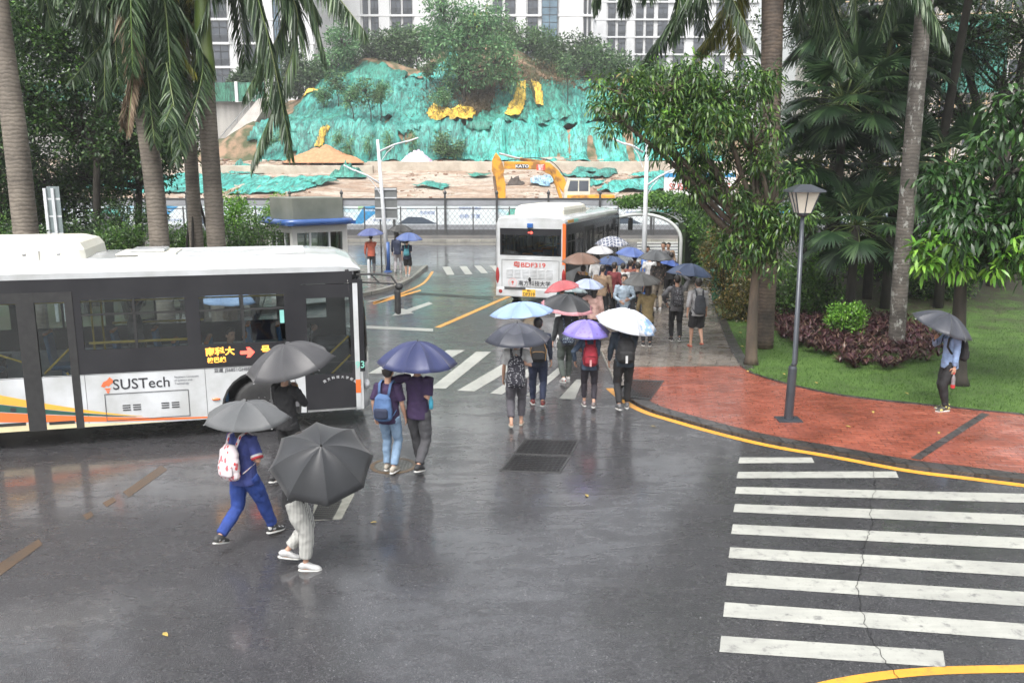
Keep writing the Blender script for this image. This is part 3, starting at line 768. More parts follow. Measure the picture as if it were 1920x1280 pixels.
# concrete retaining wall with a stair ramp at the left of the hill
CW = M('stained_concrete', (.36, .35, .33), (.16, .155, .15), .5, .85, 0, .3, 6, stretch=(1, 1, .25), lo=.3, hi=.6)
a = PY(395, 200, 108); b = PY(492, 200, 108); zt = CAM_H+(326-198)/1600*108; zb = CAM_H+(326-275)/1600*108
r = empty('retaining_wall', (a.x, 108, 0), 0, 'stained concrete retaining wall with a sloping stair and handrail left of the hill', 'retaining wall')
MB().bx(-22, b.x-a.x+1, 0, 1.2, 0, zt).build('wall', CW, r)
ln = b.x-a.x
mb = MB(); mb.prism([(.4, zb-2.6), (2.2, zb-2.6), (ln+1.6, zt+.2), (ln+.2, zt+.2), (.4, zb-1.2)], -2.2, -.05, 'xz'); mb.build('stair', M('pale_concrete', (.55, .53, .5), (.42, .4, .38), .8, .8), r)
mb = MB(); 
p0 = Vector((.6, -2.1, zb-.2)); p1 = Vector((ln+.6, -2.1, zt+1.3)); mb.tube([p0, p1], .06, 6)
for k in range(9):
    q = p0.lerp(p1, k/8); mb.tube([q, q-Vector((0, 0, 1.1))], .05, 6)
mb.build('handrail', M('grey_steel', (.35, .36, .37), None, 4, .4, .6), r)
r2 = empty('site_net_fence', (a.x, 107.2, 0), 0, 'green mesh screen with white posts standing on the concrete wall', 'net fence')
MB().bx(-22, ln+.5, .2, .26, zt, zt+2.2).build('mesh_panel', net_mat('green_screen', (.03, .15, .10), (.05, .22, .15), (.08, .27, .2)), r2)
for k in (-14, -7, 0.2, 3.3): MB().bx(k, k+.35, .0, .19, zt-.1, zt+2.3).build('post', WHITE, r2)

# ------------------------------------------------------------------ hoarding and chain-link fence
HZ = CAM_H-(370-326)/1600*59.5
STEEL = M('dark_fence_steel', (.05, .052, .055), (.08, .08, .08), 2, .5, .4)
GREYS = M('grey_cladding', (.24, .25, .27), (.18, .19, .2), 1, .5)
def banner_mat(seed):
    m, n, b = newmat('printed_banner'); v = coords(n, 'Object')
    mp = nd(n, 'ShaderNodeMapping'); mp.inputs['Location'].default_value = (seed*7.3, 0, seed*3.1); mp.inputs['Scale'].default_value = (.5, 1, .8); n.links.new(v, mp.inputs[0])
    a = noise(n, mp.outputs[0], .55, 2, .5, 1.2)
    c = ramp(n, a, [(.0, (.60, .64, .66)), (.58, (.58, .63, .65)), (.64, (.42, .58, .63)), (.72, (.16, .42, .56)), (.8, (.08, .26, .45))])
    n.links.new(c, b.inputs['Base Color']); b.inputs['Roughness'].default_value = .5; return m
BN = [banner_mat(k) for k in range(4)]
INKB = M('blue_ink', (.05, .13, .38), None, 3, .6); INKG = M('green_ink', (.12, .42, .34), None, 3, .6); INKD = M('dark_ink', (.04, .06, .09), None, 3, .6); INKT = M('blue_field', (.03, .25, .50), None, 3, .6)
LGREEN = M('lime_field', (.35, .62, .33), None, 3, .6); SKYB = M('pale_blue_field', (.45, .66, .74), None, 3, .6)
x = -33.0; k = 0
while x < 34:
    wp = 3.55
    rb = empty('hoarding_panel', (x, 59.5, 0), 0, None, 'hoarding')
    cxp = int(960+1600*(x+wp/2)/58.6)
    MB().bx(0, wp-.02, 0, .08, .95, HZ-.12).build('banner', BN[k % 4], rb)
    MB().bx(0, wp-.02, -.14, .16, 0, .62).build('plinth', M('dark_plinth', (.05, .05, .052), (.075, .075, .078), .8, .6), rb)
    MB().bx(0, wp-.02, -.03, .11, .62, .95).build('lower_rail', GREYS, rb)
    MB().bx(0, wp-.02, -.06, .14, HZ-.12, HZ).build('top_rail', STEEL, rb)
    MB().bx(0, wp-.02, -.035, 0, HZ-.5, HZ-.12).build('upper_strip', GREYS, rb)
    post = MB().bx(-.07, .07, -.2, -.06, 0, HZ+.1).build('post', STEEL, rb)
    MB().lathe([(.05, 0), (.09, .06), (.05, .12), (.12, .2), (.12, .3), (.03, .42), (.01, .5)], (0, -.13, HZ+.1), 10).build('finial', STEEL, post)
    kk = k % 4; pos = (0, -.012, 0)
    words = ['校园规划与建设', '南方科技大学', '创新 创知 创业', '生态校园']
    if kk == 0:
        text(words[0], .22, INKB, rb, (1.7, -.006, 2.05), (pi/2, 0, 0)); text('创新 求是', .34, INKB, rb, (1.7, -.006, 1.5), (pi/2, 0, 0))
    if kk == 1:
        mb = MB(); mb.prism([(.3, 1.0), (.9, 2.0), (1.6, 2.15), (2.3, 1.9), (2.6, 1.0)], -.01, -.004, 'xz'); mb.build('printed_shape', INKG, rb)
        mb = MB(); mb.prism([(.1, 1.0), (1.3, 1.75), (2.5, 1.5), (2.5, 1.0)], -.02, -.012, 'xz'); mb.build('printed_shape', M('banner_purple', (.2, .16, .25), None, 3, .6), rb)
        text('Zhan', .3, INKG, rb, (2.6, -.006, 2.05), (pi/2, 0, .0)); 
    if kk == 2:
        mb = MB(); mb.prism([(.7, 1.0), (1.3, 1.0), (2.9, 2.2), (1.5, 2.2)], -.01, -.004, 'xz'); mb.build('printed_shape', INKT, rb)
        mb = MB(); mb.prism([(1.1, 1.9), (1.1, 2.2), (1.5, 2.2)], -.018, -.011, 'xz'); mb.build('printed_shape', LGREEN, rb)
        text('Shenzhen', .26, WHITE, rb, (1.95, -.012, 1.95), (pi/2, 0, 0)); text(words[1], .2, INKB, rb, (2.7, -.006, 1.25), (pi/2, 0, 0))
    if kk == 3:
        mb = MB(); mb.prism([(.2, 1.0), (1.0, 1.5), (2.0, 1.45), (3.0, 1.0)], -.01, -.004, 'xz'); mb.build('printed_shape', INKD, rb)
        text('Shen', .32, SKYB, rb, (1.2, -.006, 2.0), (pi/2, 0, 0)); text(words[3], .26, INKB, rb, (2.3, -.006, 1.75), (pi/2, 0, 0))
    names = ['blue writing', 'green tent shape', 'blue slanted field', 'dark low shape']
    ref = 'left of the guard booth' if cxp < 500 else ('behind the guard booth' if cxp < 650 else ('behind the road sign pole' if cxp < 760 else ('left of the stopped bus' if cxp < 930 else ('behind the stopped bus' if cxp < 1165 else ('behind the vine shelter' if cxp < 1330 else 'behind the right trees')))))
    rb['label'] = 'hoarding panel with %s, %s, %d from left' % (names[kk], ref, k+1)
    rb['group'] = 'hoarding panels along the site'
    x += wp; k += 1
# chain-link fence in front
LINK = None
def chain_mat():
    m, n, b = newmat('chain_link_wire'); b.inputs['Base Color'].default_value = (.10, .11, .12, 1); b.inputs['Metallic'].default_value = .5; b.inputs['Roughness'].default_value = .4
    return m
LINK = chain_mat()
cf = empty('chain_link_fence', (0, 57.6, 0), 0, 'dark chain link fence on a low wall along the far side of the road', 'fence')
CZ = CAM_H-(389-326)/1600*57.6
MB().bx(-40, 40, -.02, .03, CZ-.03, CZ+.03).build('top_rail', STEEL, cf)
MB().bx(-40, 40, -.1, .1, 0, .35).build('base_wall', M('low_wall', (.16, .15, .14), (.1, .1, .1), .8, .7), cf)
x = -38.9
while x < 40:
    MB().bx(x-.04, x+.04, -.04, .04, 0, CZ+.12).build('post', STEEL, cf); x += 2.42
ml = MB()
for k in range(int(80/.32)):
    x = -40+k*.32
    for s in (1, -1):
        dx = (CZ-.4)*s*.8
        ml.add([(x, .0, .4), (x+.022, .0, .4), (x+dx+.022, .0, CZ), (x+dx, .0, CZ)], [(0, 1, 2, 3)])
ml.build('mesh_wire', LINK, cf)
# ================================================================== BUSES
BW = M('bus_white', (.54, .56, .58), (.40, .41, .41), 1.6, .22, 0, 0, coat=.4)
BBLK = M('bus_black_panel', (.020, .020, .023), (.028, .028, .031), 1.5, .2)
BBLK.node_tree.nodes['Principled BSDF'].inputs['Specular IOR Level'].default_value = .28
BGL = glassmat('bus_window_glass', (.80, .84, .84))
RUBB = M('rubber_black', (.015, .015, .016), (.025, .025, .025), 10, .6)
LORG = M('livery_orange', (.72, .16, .03), (.66, .14, .03), 2, .25, coat=.4)
LYEL = M('livery_yellow', (.78, .40, .05), (.72, .36, .05), 2, .25, coat=.4)
LGRN = M('livery_dark_green', (.02, .09, .07), None, 2, .25, coat=.4)
LCRM = M('livery_cream', (.68, .58, .36), None, 2, .25, coat=.4)
YRAIL = M('yellow_rail', (.62, .42, .03), None, 4, .35)
SEATB = M('seat_blue', (.08, .22, .42), (.06, .16, .34), 4, .6)
SEATO = M('seat_orange', (.55, .2, .05), None, 4, .6)
RIM = M('wheel_rim', (.55, .56, .57), (.4, .4, .4), 6, .3, .8)
DGREY = M('dark_grey_plastic', (.05, .05, .055), (.07, .07, .07), 5, .5)
INTER = M('bus_interior', (.14, .14, .15), (.10, .10, .11), 2, .6)
CREAMP = M('ac_cover_cream', (.66, .65, .58), (.58, .56, .48), 1.4, .4)
REDL = M('tail_lamp_red', (.35, .03, .03), (.2, .02, .02), 6, .15, coat=.5)
LEDA = emis('led_amber', (1, .42, .05), 1.6); LEDR = emis('led_red', (1, .08, .05), 2.0)
TEALP = M('teal_digits', (.25, .62, .52), None, 4, .5)
def arch(xc, r, zb, n=14):
    """points of a wheel arch from rear to front along bottom edge"""
    zc = .46; a0 = math.asin(max(-1, min(1, (zb-zc)/r)))
    return [(xc-r*cos(a0+(pi-2*a0)*k/n), zc+r*sin(a0+(pi-2*a0)*k/n)) for k in range(n+1)]
def wheel(parent, x, y, side):
    w = MB(); 
    prof = [(.26, -.13), (.40, -.14), (.465, -.11), (.475, -.05), (.475, .05), (.465, .11), (.40, .14), (.26, .13)]
    w.lathe(prof, (0, 0, 0), 32); w.xf(Matrix.Rotation(pi/2, 3, 'X'))
    t = w.build('tyre', RUBB, None, smooth=True)
    hub = empty('wheel', (x, y, .475)); hub.parent = parent; t.parent = hub
    h = MB(); h.lathe([(.27, -.02), (.26, .02), (.2, -.02), (.12, -.03), (.11, .05), (.05, .06), (.0, .06)], (0, 0, 0), 32)
    for k in range(10):
        q = 2*pi*k/10; h.lathe([(.014, -.03), (.014, .02)], (.16*cos(q), .16*sin(q), 0), 6)
    h.xf(Matrix.Rotation(pi/2*side, 3, 'X')); h.v = [(p[0], p[1]-.11*side, p[2]) for p in h.v]
    h.build('rim', RIM, hub, smooth=False); return hub
BL, BWD, ZB, BELT, WT, RT = 8.5, 2.42, .32, 1.2, 2.76, 3.06
def make_bus(label, loc, rz):
    b = empty('city_bus', loc, rz, label, 'bus')
    FW, RW = -1.73, -6.85
    def lower(y0, y1, doors):
        segs = [( -.0, -.13), (-.99, -4.54), (-5.93, -8.42)] if doors else [(-.0, -8.42)]
        for xa, xb in segs:
            poly = [(xa, BELT), (xa, ZB)]
            for xc, r in ((FW, .66), (RW, .6)):
                if xb < xc < xa:
                    poly += arch(xc, r, ZB)[::-1]
            poly += [(xb, ZB), (xb, BELT)]
            MB().prism(poly, y0, y1, 'xz').build('side_panel', BW, b)
    lower(.0, .05, True); lower(BWD-.05, BWD, False)
    for xc, r in ((FW, .66), (RW, .6)):
        for y0, y1 in ((-.004, .5), (BWD-.5, BWD+.004)):
            outer = arch(xc, r+.0, ZB); inn = arch(xc, r-.035, ZB)
            mb = MB(); n = len(outer)
            for q in outer+inn: mb.v += [(q[0], y0, q[1]), (q[0], y1, q[1])]
            for i in range(n-1):
                a_, b_, c_, d_ = 2*i, 2*i+2, 2*(n+i), 2*(n+i)+2
                mb.f += [(a_, b_, b_+1, a_+1), (c_, c_+1, d_+1, d_), (a_, c_, d_, b_), (a_+1, b_+1, d_+1, c_+1)]; mb.m += [0]*4
            mb.build('wheel_arch', RUBB, b)
        wheel(b, xc, .18, 1); wheel(b, xc, BWD-.18, -1)
        for y0, y1 in ((.48, .5), (BWD-.5, BWD-.48)): MB().bx(xc-.68, xc+.68, y0, y1, .3, 1.14).build('wheel_well', RUBB, b)
        MB().bx(xc-.66, xc+.66, .052, BWD-.052, 1.13, 1.16).build('wheel_well_top', RUBB, b)
    # window band, right side (doors) and left side
    wr = [(-1.28, -2.64), (-2.86, -4.43), (-6.1, -7.1), (-7.25, -8.2)]
    wl_ = [(-.5, -1.3), (-1.45, -2.8), (-2.95, -4.4), (-4.55, -6.0), (-6.15, -7.1), (-7.25, -8.2)]
    def band(y0, y1, wins, doors):
        mb = MB(); xs = [-.13]
        for a_, c_ in wins:
            if doors and a_ < -5.9 and xs[-1] > -4.54+1e-6: xs += []
        ed = sorted([w for w in wins], reverse=True)
        solid = []; cur = -.13
        op = list(ed)+([(-.13, -.99), (-4.54, -5.93)] if doors else []); op.sort(reverse=True)
        for a_, c_ in op:
            if cur-a_ > 1e-4: mb.bx(a_, cur, y0, y1, BELT, WT)
            if (a_, c_) in ed:
                mb.bx(c_, a_, y0, y1, BELT, 1.60); mb.bx(c_, a_, y0, y1, 2.42, WT)
            else: mb.bx(c_, a_, y0, y1, 2.56, WT)
            cur = c_
        mb.bx(-8.42, cur, y0, y1, BELT, WT)
        mb.build('window_band', BBLK, b)
        for a_, c_ in ed:
            g_ = MB().bx(c_, a_, (y0+y1)/2-.006, (y0+y1)/2+.006, 1.60, 2.42).build('side_window', BGL, b)
            fr = MB(); fr.bx((a_+c_)/2-.02, (a_+c_)/2+.02, y0+.004, y1-.004, 1.6, 2.42); fr.bx(c_, a_, y0+.004, y1-.004, 2.16, 2.19)
            fr.build('mullion', RUBB, g_)
    band(.004, .05, wr, True); band(BWD-.05, BWD-.004, wl_, False)
    # front door
    d = empty('front_door', (0, 0, 0)); d.parent = b
    mb = MB(); 
    mb.bx(-.19, -.13, .0, .06, .36, 2.55); mb.bx(-.99, -.92, .0, .06, .36, 2.55); mb.bx(-.92, -.19, .004, .056, 2.32, 2.55); mb.bx(-.92, -.19, .004, .056, .36, .98)
    mb.build('door_frame', BBLK, d)
    MB().bx(-.92, -.19, .026, .034, .98, 2.32).build('door_glass', BGL, d)
    MB().bx(-.97, -.15, -.015, .03, .325, .355).build('door_sill', RIM, d)
    mb = MB(); mb.tube([(-.88, .12, 1.02), (-.22, .12, 1.62)], .018, 8); mb.tube([(-.6, .12, .9), (-.2, .12, 1.28)], .018, 8); mb.build('grab_rail', YRAIL, d)
    d2 = empty('middle_door', (0, 0, 0)); d2.parent = b
    for xa, xb in ((-4.66, -5.10), (-5.36, -5.80)):
        lf = MB().bx(xb, xa, .0, .045, ZB+.01, BELT-.0).build('door_leaf', BW, d2)
        MB().bx(xb, xa, .018, .026, BELT, 2.40).build('pane', BGL, lf)
    mb = MB()
    for xa, xb in ((-4.54, -4.66), (-5.10, -5.36), (-5.80, -5.93)): mb.bx(xb, xa, -.008, .05, ZB-.01, 2.56)
    for xa, xb in ((-4.66, -5.10), (-5.36, -5.80)): mb.bx(xb, xa, -.004, .05, 2.40, 2.56)
    mb.build('door_frame', RUBB, d2)
    mb = MB()
    for (xa, za, xb, zb_) in ((-5.08, .95, -4.68, 1.62), (-5.36, 1.15, -5.82, 1.62), (-4.75, .95, -4.67, 1.1)): mb.tube([(xa, .1, za+.28), (xb, .1, zb_)], .018, 8)
    mb.build('grab_rail', YRAIL, d2)
    # livery waves, right side and left side
    def curve(pts): return [tuple(p[:2]) for p in cat([(p[0], p[1], 0) for p in pts], 6)]
    def wave(top, bot, mat, y, lim=(-9, 9)):
        T_ = curve(top); B_ = curve(bot)
        return MB().prism(T_+B_[::-1], y, y+.003, 'xz').build('livery_stripe', mat, b)
    for y in (-.0045, BWD+.002):
        ends = -8.42
        def clip(pts, lo, hi): return pts
        spans = [(-.99, -4.54), (-4.66, -5.10), (-5.36, -5.80), (-5.93, -6.24)] if y < 0 else [(-2.4, -6.24)]
        def tf(x): s = -x; return .345+.0+.07*max(0, s-2.0)**1.25*.42*1.4 if s > 2.0 else .345
        def f_or_top(s): return .36+.03*(s-2.4)+.045*max(0, s-3)**1.45
        def f_or_bot(s): return .335+.018*(s-2.4)+.022*max(0, s-3)**1.5
        def f_gr_top(s): return f_or_top(s)+.015+.048*max(0, s-3.7)**1.25
        def f_ye_top(s): return f_gr_top(s)+.012+.055*max(0, s-3.6)**1.3
        for xa, xb in spans:
            s0, s1 = -xa, -xb
            for fb, ft, mt, smin, up in ((f_or_bot, f_or_top, LORG, 2.42, .0), (lambda s: f_or_top(s)+.012, f_gr_top, LGRN, 3.75, 0), (lambda s: f_gr_top(s)+.008, f_ye_top, LYEL, 3.65, 0), (lambda s: ZB+.004, lambda s: f_or_bot(s)-.03, LCRM, 3.3, 0)):
                a_ = max(s0, smin)
                if s1-a_ < .05: continue
                N_ = 10; tp = []; bt = []
                for k in range(N_+1):
                    s = a_+(s1-a_)*k/N_; lo_, hi_ = fb(s), min(ft(s), BELT-.01)
                    if hi_ < lo_+.004: hi_ = lo_+.004
                    tp.append((-s, hi_)); bt.append((-s, lo_))
                MB().prism(tp+bt[::-1], y, y+.0025, 'xz').build('livery_stripe', mt, b)
    # hatch outline, vents, marker lamp
    def frame_lines(x0, x1, z0, z1, y=-.004, w_=.010):
        mb = MB(); mb.bx(x0, x1, y, y+.003, z1-w_, z1); mb.bx(x0, x1, y, y+.003, z0, z0+w_); mb.bx(x0, x0+w_, y, y+.003, z0+w_, z1-w_); mb.bx(x1-w_, x1, y, y+.003, z0+w_, z1-w_); return mb
    # sits proud of the stripes
    h_ = frame_lines(-4.2, -2.9, .40, .86, y=-.009); hb = h_.build('service_hatch', DGREY, b)
    mb = MB()
    for xo in (-3.88, -3.72, -3.28, -3.12):
        for zz in (.56, .60, .64): mb.bx(xo-.06, xo+.06, -.009, -.002, zz, zz+.016)
    mb.build('hatch_vent', RUBB, hb)
    mb = MB()
    for xo in (-5.0,): mb.bx(xo-.06, xo+.32, -.0095, -.005, .40, .45)
    mb.bx(-5.78, -5.4, -.0095, -.005, .42, .47); mb.bx(-5.6, -5.52, -.0095, -.005, .66, .72); mb.build('step_slot', RUBB, d2)
    ms = MB()
    for sx_ in (-2.62, -4.47, -6.15): ms.bx(sx_-.004, sx_+.004, -.0015, .0, .34, BELT)
    ms.bx(-8.42, 0, -.0015, .001, BELT-.012, BELT-.004); ms.build('panel_seam', DGREY, b)
    MB().sphere((-2.47, -.012, .66), (.07, .02, .022)).build('marker_lamp', LORG, b)
    # roof
    secs = [(.02, .30, .10), (-.12, .13, .05), (-.35, .03, .02), (-.8, 0, 0), (-8.0, 0, 0), (-8.35, .02, .01), (-8.48, .10, .04)]
    mb = MB(); prof = [(0, 2.765), (-.008, 2.86), (.03, 2.94), (.12, 3.0), (.35, 3.045), (1.21, 3.075), (2.07, 3.045), (2.30, 3.0), (2.39, 2.94), (2.428, 2.86), (2.42, 2.765)]
    for x, drop, inn in secs:
        for (y, z) in prof:
            t = (z-2.765)/.31
            mb.v.append((x, y+(inn if y < 1.2 else -inn), 2.765+(z-2.765)*(1-drop/.33*.9)))
    m_ = len(prof)
    for i in range(len(secs)-1):
        for j in range(m_): mb.f.append((i*m_+j, i*m_+(j+1) % m_, (i+1)*m_+(j+1) % m_, (i+1)*m_+j)); mb.m.append(0)
    mb.f += [tuple(range(m_))[::-1], tuple((len(secs)-1)*m_+j for j in range(m_))]; mb.m += [0, 0]
    roof = mb.build('roof', BW, b, smooth=False)
    mb = MB()
    for k in range(9): mb.bx(-3.6, -.9, .35+k*.2, .365+k*.2, 3.05, 3.084 if .6 < .35+k*.2 < 1.9 else 3.066)
    mb.build('roof_rib', BW, roof)
    # air conditioner pod and hatch
    def pod(x0, x1, y0, y1, z0, z1, name, mat, r=.14):
        mb = MB(); L = [(0, .0), (.0, .45), (r*.35, .8), (r, 1.)]
        rings = []
        for ins, t in ((0, 0), (.015, .5), (.06, .82), (.18, 1.0)):
            z = z0+(z1-z0)*t; a_, b_, c_, d_ = x0+ins*1.6, x1-ins*1.6, y0+ins, y1-ins; k = .08
            rings.append([(a_+k, c_, z), (b_-k, c_, z), (b_, c_+k, z), (b_, d_-k, z), (b_-k, d_, z), (a_+k, d_, z), (a_, d_-k, z), (a_, c_+k, z)])
        for rr in rings: mb.v += rr
        for i in range(3):
            for j in range(8): mb.f.append((i*8+j, i*8+(j+1) % 8, (i+1)*8+(j+1) % 8, (i+1)*8+j)); mb.m.append(0)
        mb.f.append(tuple(24+j for j in range(8))); mb.m.append(0)
        return mb.build(name, mat, roof, smooth=False, bevel=.02)
    ac = pod(-7.6, -4.35, .32, 2.10, 3.02, 3.36, 'air_conditioner', CREAMP)
    mb = MB()
    for xo in (-4.75, -5.25, -6.2, -7.1): mb.sphere((xo, .335, 3.13), (.035, .012, .035), 10, 6)
    mb.bx(-5.04, -5.03, .316, .33, 3.03, 3.2); mb.build('cover_screw', RIM, ac)
    ht = MB().bx(-3.95, -3.0, .55, 1.5, 3.06, 3.10).build('roof_hatch', CREAMP, roof, bevel=.02)
    MB().bx(-3.75, -3.2, .7, 1.35, 3.10, 3.15).build('hatch_lid', BW, ht, bevel=.03)
    # front end
    def fx(t): return .06+.10*sin(pi*t)
    def shell(z0, z1, name, mat, yy0=.0, yy1=BWD, x_add=0, nz=5, top_in=0):
        mb = MB(); ny = 14
        for i in range(nz+1):
            z = z0+(z1-z0)*i/nz
            for j in range(ny+1):
                t = j/ny; y = yy0+(yy1-yy0)*t; e = min(t, 1-t); x = -.13+.26*(1-(max(0, 1-e/.16))**2.4)
                mb.v.append((x+x_add-top_in*max(0, (z-1.1)/1.7)**2, y, z))
        for i in range(nz):
            for j in range(ny):
                k = i*(ny+1)+j; mb.f.append((k, k+1, k+ny+2, k+ny+1)); mb.m.append(0)
        o = mb.build(name, mat, b, smooth=True, recalc=False)
        s_ = o.modifiers.new('s', 'SOLIDIFY'); s_.thickness = .03; s_.offset = -1; return o
    shell(.30, 1.12, 'front_panel', BW)
    shell(1.12, 2.62, 'windscreen', BGL, top_in=.1)
    shell(2.62, 2.80, 'destination_box', BBLK, top_in=.1)
    mb = MB(); mb.bx(-.13, .04, -.006, .03, 1.0, 2.62); mb.build('corner_glass', BBLK, b)
    mb = MB(); mb.bx(-.132, -.05, -.014, .02, .36, 2.56); mb.build('corner_pillar', BW, b)
    mb = MB(); mb.bx(-.132, -.045, -.017, -.012, .62, .86); mb.build('corner_stripe', LORG, b)
    mb = MB(); [MB().sphere((.07, yy_, .72), (.07, .16, .09)).build('headlight', M('headlamp', (.5, .52, .55), (.3, .3, .32), 6, .1, coat=.6), b) for yy_ in (.22, BWD-.22)]
    mr = MB(); mr.tube([(-.05, .05, 2.70), (.25, -.12, 2.72), (.5, -.3, 2.70), (.6, -.34, 2.55)], .018, 8); mr.tube([(-.05, .12, 2.56), (.3, -.1, 2.56), (.55, -.3, 2.56)], .016, 8); mr.tube([(.18, -.07, 2.71), (.33, -.13, 2.56)], .012, 6)
    arm = mr.build('mirror_arm', RUBB, b)
    MB().box((.6, -.34, 2.26), (.09, .2, .42)).build('mirror', RUBB, arm, bevel=.03)
    MB().sphere((.63, -.34, 2.52), (.07, .1, .06)).build('small_mirror', RUBB, arm, smooth=True)
    # rear end
    mb = MB(); X = -8.5
    mb.bx(X, X+.08, .0, BWD, 1.72-.10, 1.72); mb.bx(X, X+.08, .0, .14, 1.72, 2.62); mb.bx(X, X+.08, BWD-.14, BWD, 1.72, 2.62); mb.bx(X, X+.08, 0, BWD, 2.62, 2.80); mb.bx(X, X+.08, 0, BWD, .62, 1.62)
    rp = mb.build('rear_panel', BW, b)
    mb = MB(); mb.bx(X-.004, X+.04, .14, BWD-.14, 2.40, 2.62); mb.bx(X-.004, X+.04, .14, .2, 1.72, 2.40); mb.bx(X-.004, X+.04, BWD-.2, BWD-.14, 1.72, 2.40); mb.bx(X-.004, X+.04, .2, BWD-.2, 1.72, 1.76)
    mb.build('rear_window_surround', BBLK, b)
    MB().bx(X+.01, X+.02, .2, BWD-.2, 1.76, 2.40).build('rear_window', BGL, b)
    bp_ = MB(); bp_.bx(X-.07, X+.06, .0, BWD, .32, .62); bumper = bp_.build('rear_bumper', BW, b, bevel=.04)
    fl = MB(); x_ = X-.006
    for (y0, y1, z0, z1) in ((.2, 2.22, 1.56, 1.575), (.2, .215, .66, 1.56), (2.205, 2.22, .66, 1.56)): fl.bx(x_, X, y0, y1, z0, z1)
    fl.build('panel_seam', DGREY, rp)
    lv = MB()
    for r_ in range(7):
        for c_ in range(6): lv.box((X-.012, .42+c_*.28+.12, .98+r_*.045), (.022, .22, .014), Matrix.Rotation(.5, 3, 'Y'))
    lv.build('louvre', BW, rp)
    for yy in (.0, BWD):
        s_ = 1 if yy == 0 else -1
        MB().sphere((X+.03, yy+s_*.05, 1.03), (.06, .075, .32), 12, 10).build('tail_lamp', REDL, b, smooth=True)
        MB().sphere((X-.07, yy+s_*.18, .5), (.02, .07, .07), 14, 8).build('rear_fog_lamp', REDL, bumper, smooth=True)
    MB().sphere((X-.03, 1.22, .93), (.03, .05, .07), 10, 6).build('lock', RUBB, rp)
    MB().bx(X-.09, X-.06, 1.35, 2.1, .58, .66).build('trim', DGREY, bumper)
    MB().box((X-.02, BWD*.5, 2.72), (.12, .2, .16)).build('beacon', M('blue_beacon', (.03, .12, .38), None, 5, .15, coat=.6), b, bevel=.03)
    mb = MB(); mb.bx(X-.006, X+.07, -.006, .006, .5, 2.76); mb.bx(X-.007, X, -.005, .10, 1.45, 2.8); mb.build('corner_stripe', LORG, b)
    MB().bx(X+.0, -8.42, .0, .05, ZB, 2.765).build('rear_corner', BW, b); MB().bx(X, -8.42, BWD-.05, BWD, ZB, 2.765).build('rear_corner', BW, b)
    # rear roofline patches
    MB().bx(-8.2, -7.5, -.010, .03, 2.80, 2.90).build('roof_patch', LYEL, roof); MB().bx(-7.45, -6.9, -.011, .03, 2.80, 2.90).build('roof_patch', TEALP, roof)
    # underside, floor, interior
    MB().bx(-8.4, -.05, .1, BWD-.1, .30, .42).build('chassis', RUBB, b)
    MB().bx(-8.38, -.1, .06, BWD-.06, .42, .52).build('floor', INTER, b)
    MB().bx(-8.38, -.1, .06, BWD-.06, 2.70, 2.755).build('ceiling', INTER, b)
    for k, (x, y) in enumerate([(-1.75, 1.95), (-1.75, .75), (-2.35, .75), (-2.35, .35), (-2.9, .6), (-3.4, 1.9), (-4.1, 1.9), (-5.2, 1.9), (-6.4, .5), (-6.4, 1.9), (-7.2, .5), (-7.2, 1.9), (-1.2, 1.8)]):
        s_ = MB(); s_.box((x, y, .98), (.42, .42, .08)); s_.box((x-.2, y, 1.28), (.07, .42, .58), Matrix.Rotation(-.12, 3, 'Y')); s_.bx(x-.06, x+.06, y-.06, y+.06, .52, .95)
        st = s_.build('seat', SEATB, b, bevel=.03)
        MB().box((x-.235, y, 1.60), (.075, .40, .05), Matrix.Rotation(-.12, 3, 'Y')).build('headrest', SEATO, st, bevel=.02)
    pl = MB()
    for x, y in ((-2.75, .7), (-4.45, .8), (-4.45, 1.6), (-6.0, .8), (-1.15, .9)): pl.tube([(x, y, .52), (x, y, 2.70)], .017, 8)
    pl.tube([(-1.2, .7, 2.3), (-8, .7, 2.3)], .015, 6); pl.tube([(-1.2, 1.75, 2.3), (-8, 1.75, 2.3)], .015, 6); pl.tube([(-2.8, .2, 1.68), (-4.4, .2, 1.68)], .022, 8); pl.tube([(-2.8, 2.2, 1.68), (-4.4, 2.2, 1.68)], .02, 8)
    pl.build('grab_pole', YRAIL, b)
    MB().bx(-.8, -.1, 1.25, 2.3, .52, 1.25).build('dashboard', DGREY, b, bevel=.08)
    w_ = MB(); 
    for k in range(24): pass
    ring = [(-.85+.07*cos(2*pi*k/24)*.3, 1.75+.23*sin(2*pi*k/24), 1.35+.22*cos(2*pi*k/24)) for k in range(25)]
    w_.tube(ring, .014, 6, cap=False); w_.build('steering_wheel', RUBB, b)
    return b
A1 = radians(14.5)
bus1 = make_bus('white and orange campus bus passing close on the left with lit amber side sign', (-2.62, 14.62, 0), A1)
bus2 = make_bus('white campus bus seen from behind, stopped beside the queue under umbrellas', (4.52, 36.14, 0), radians(71))
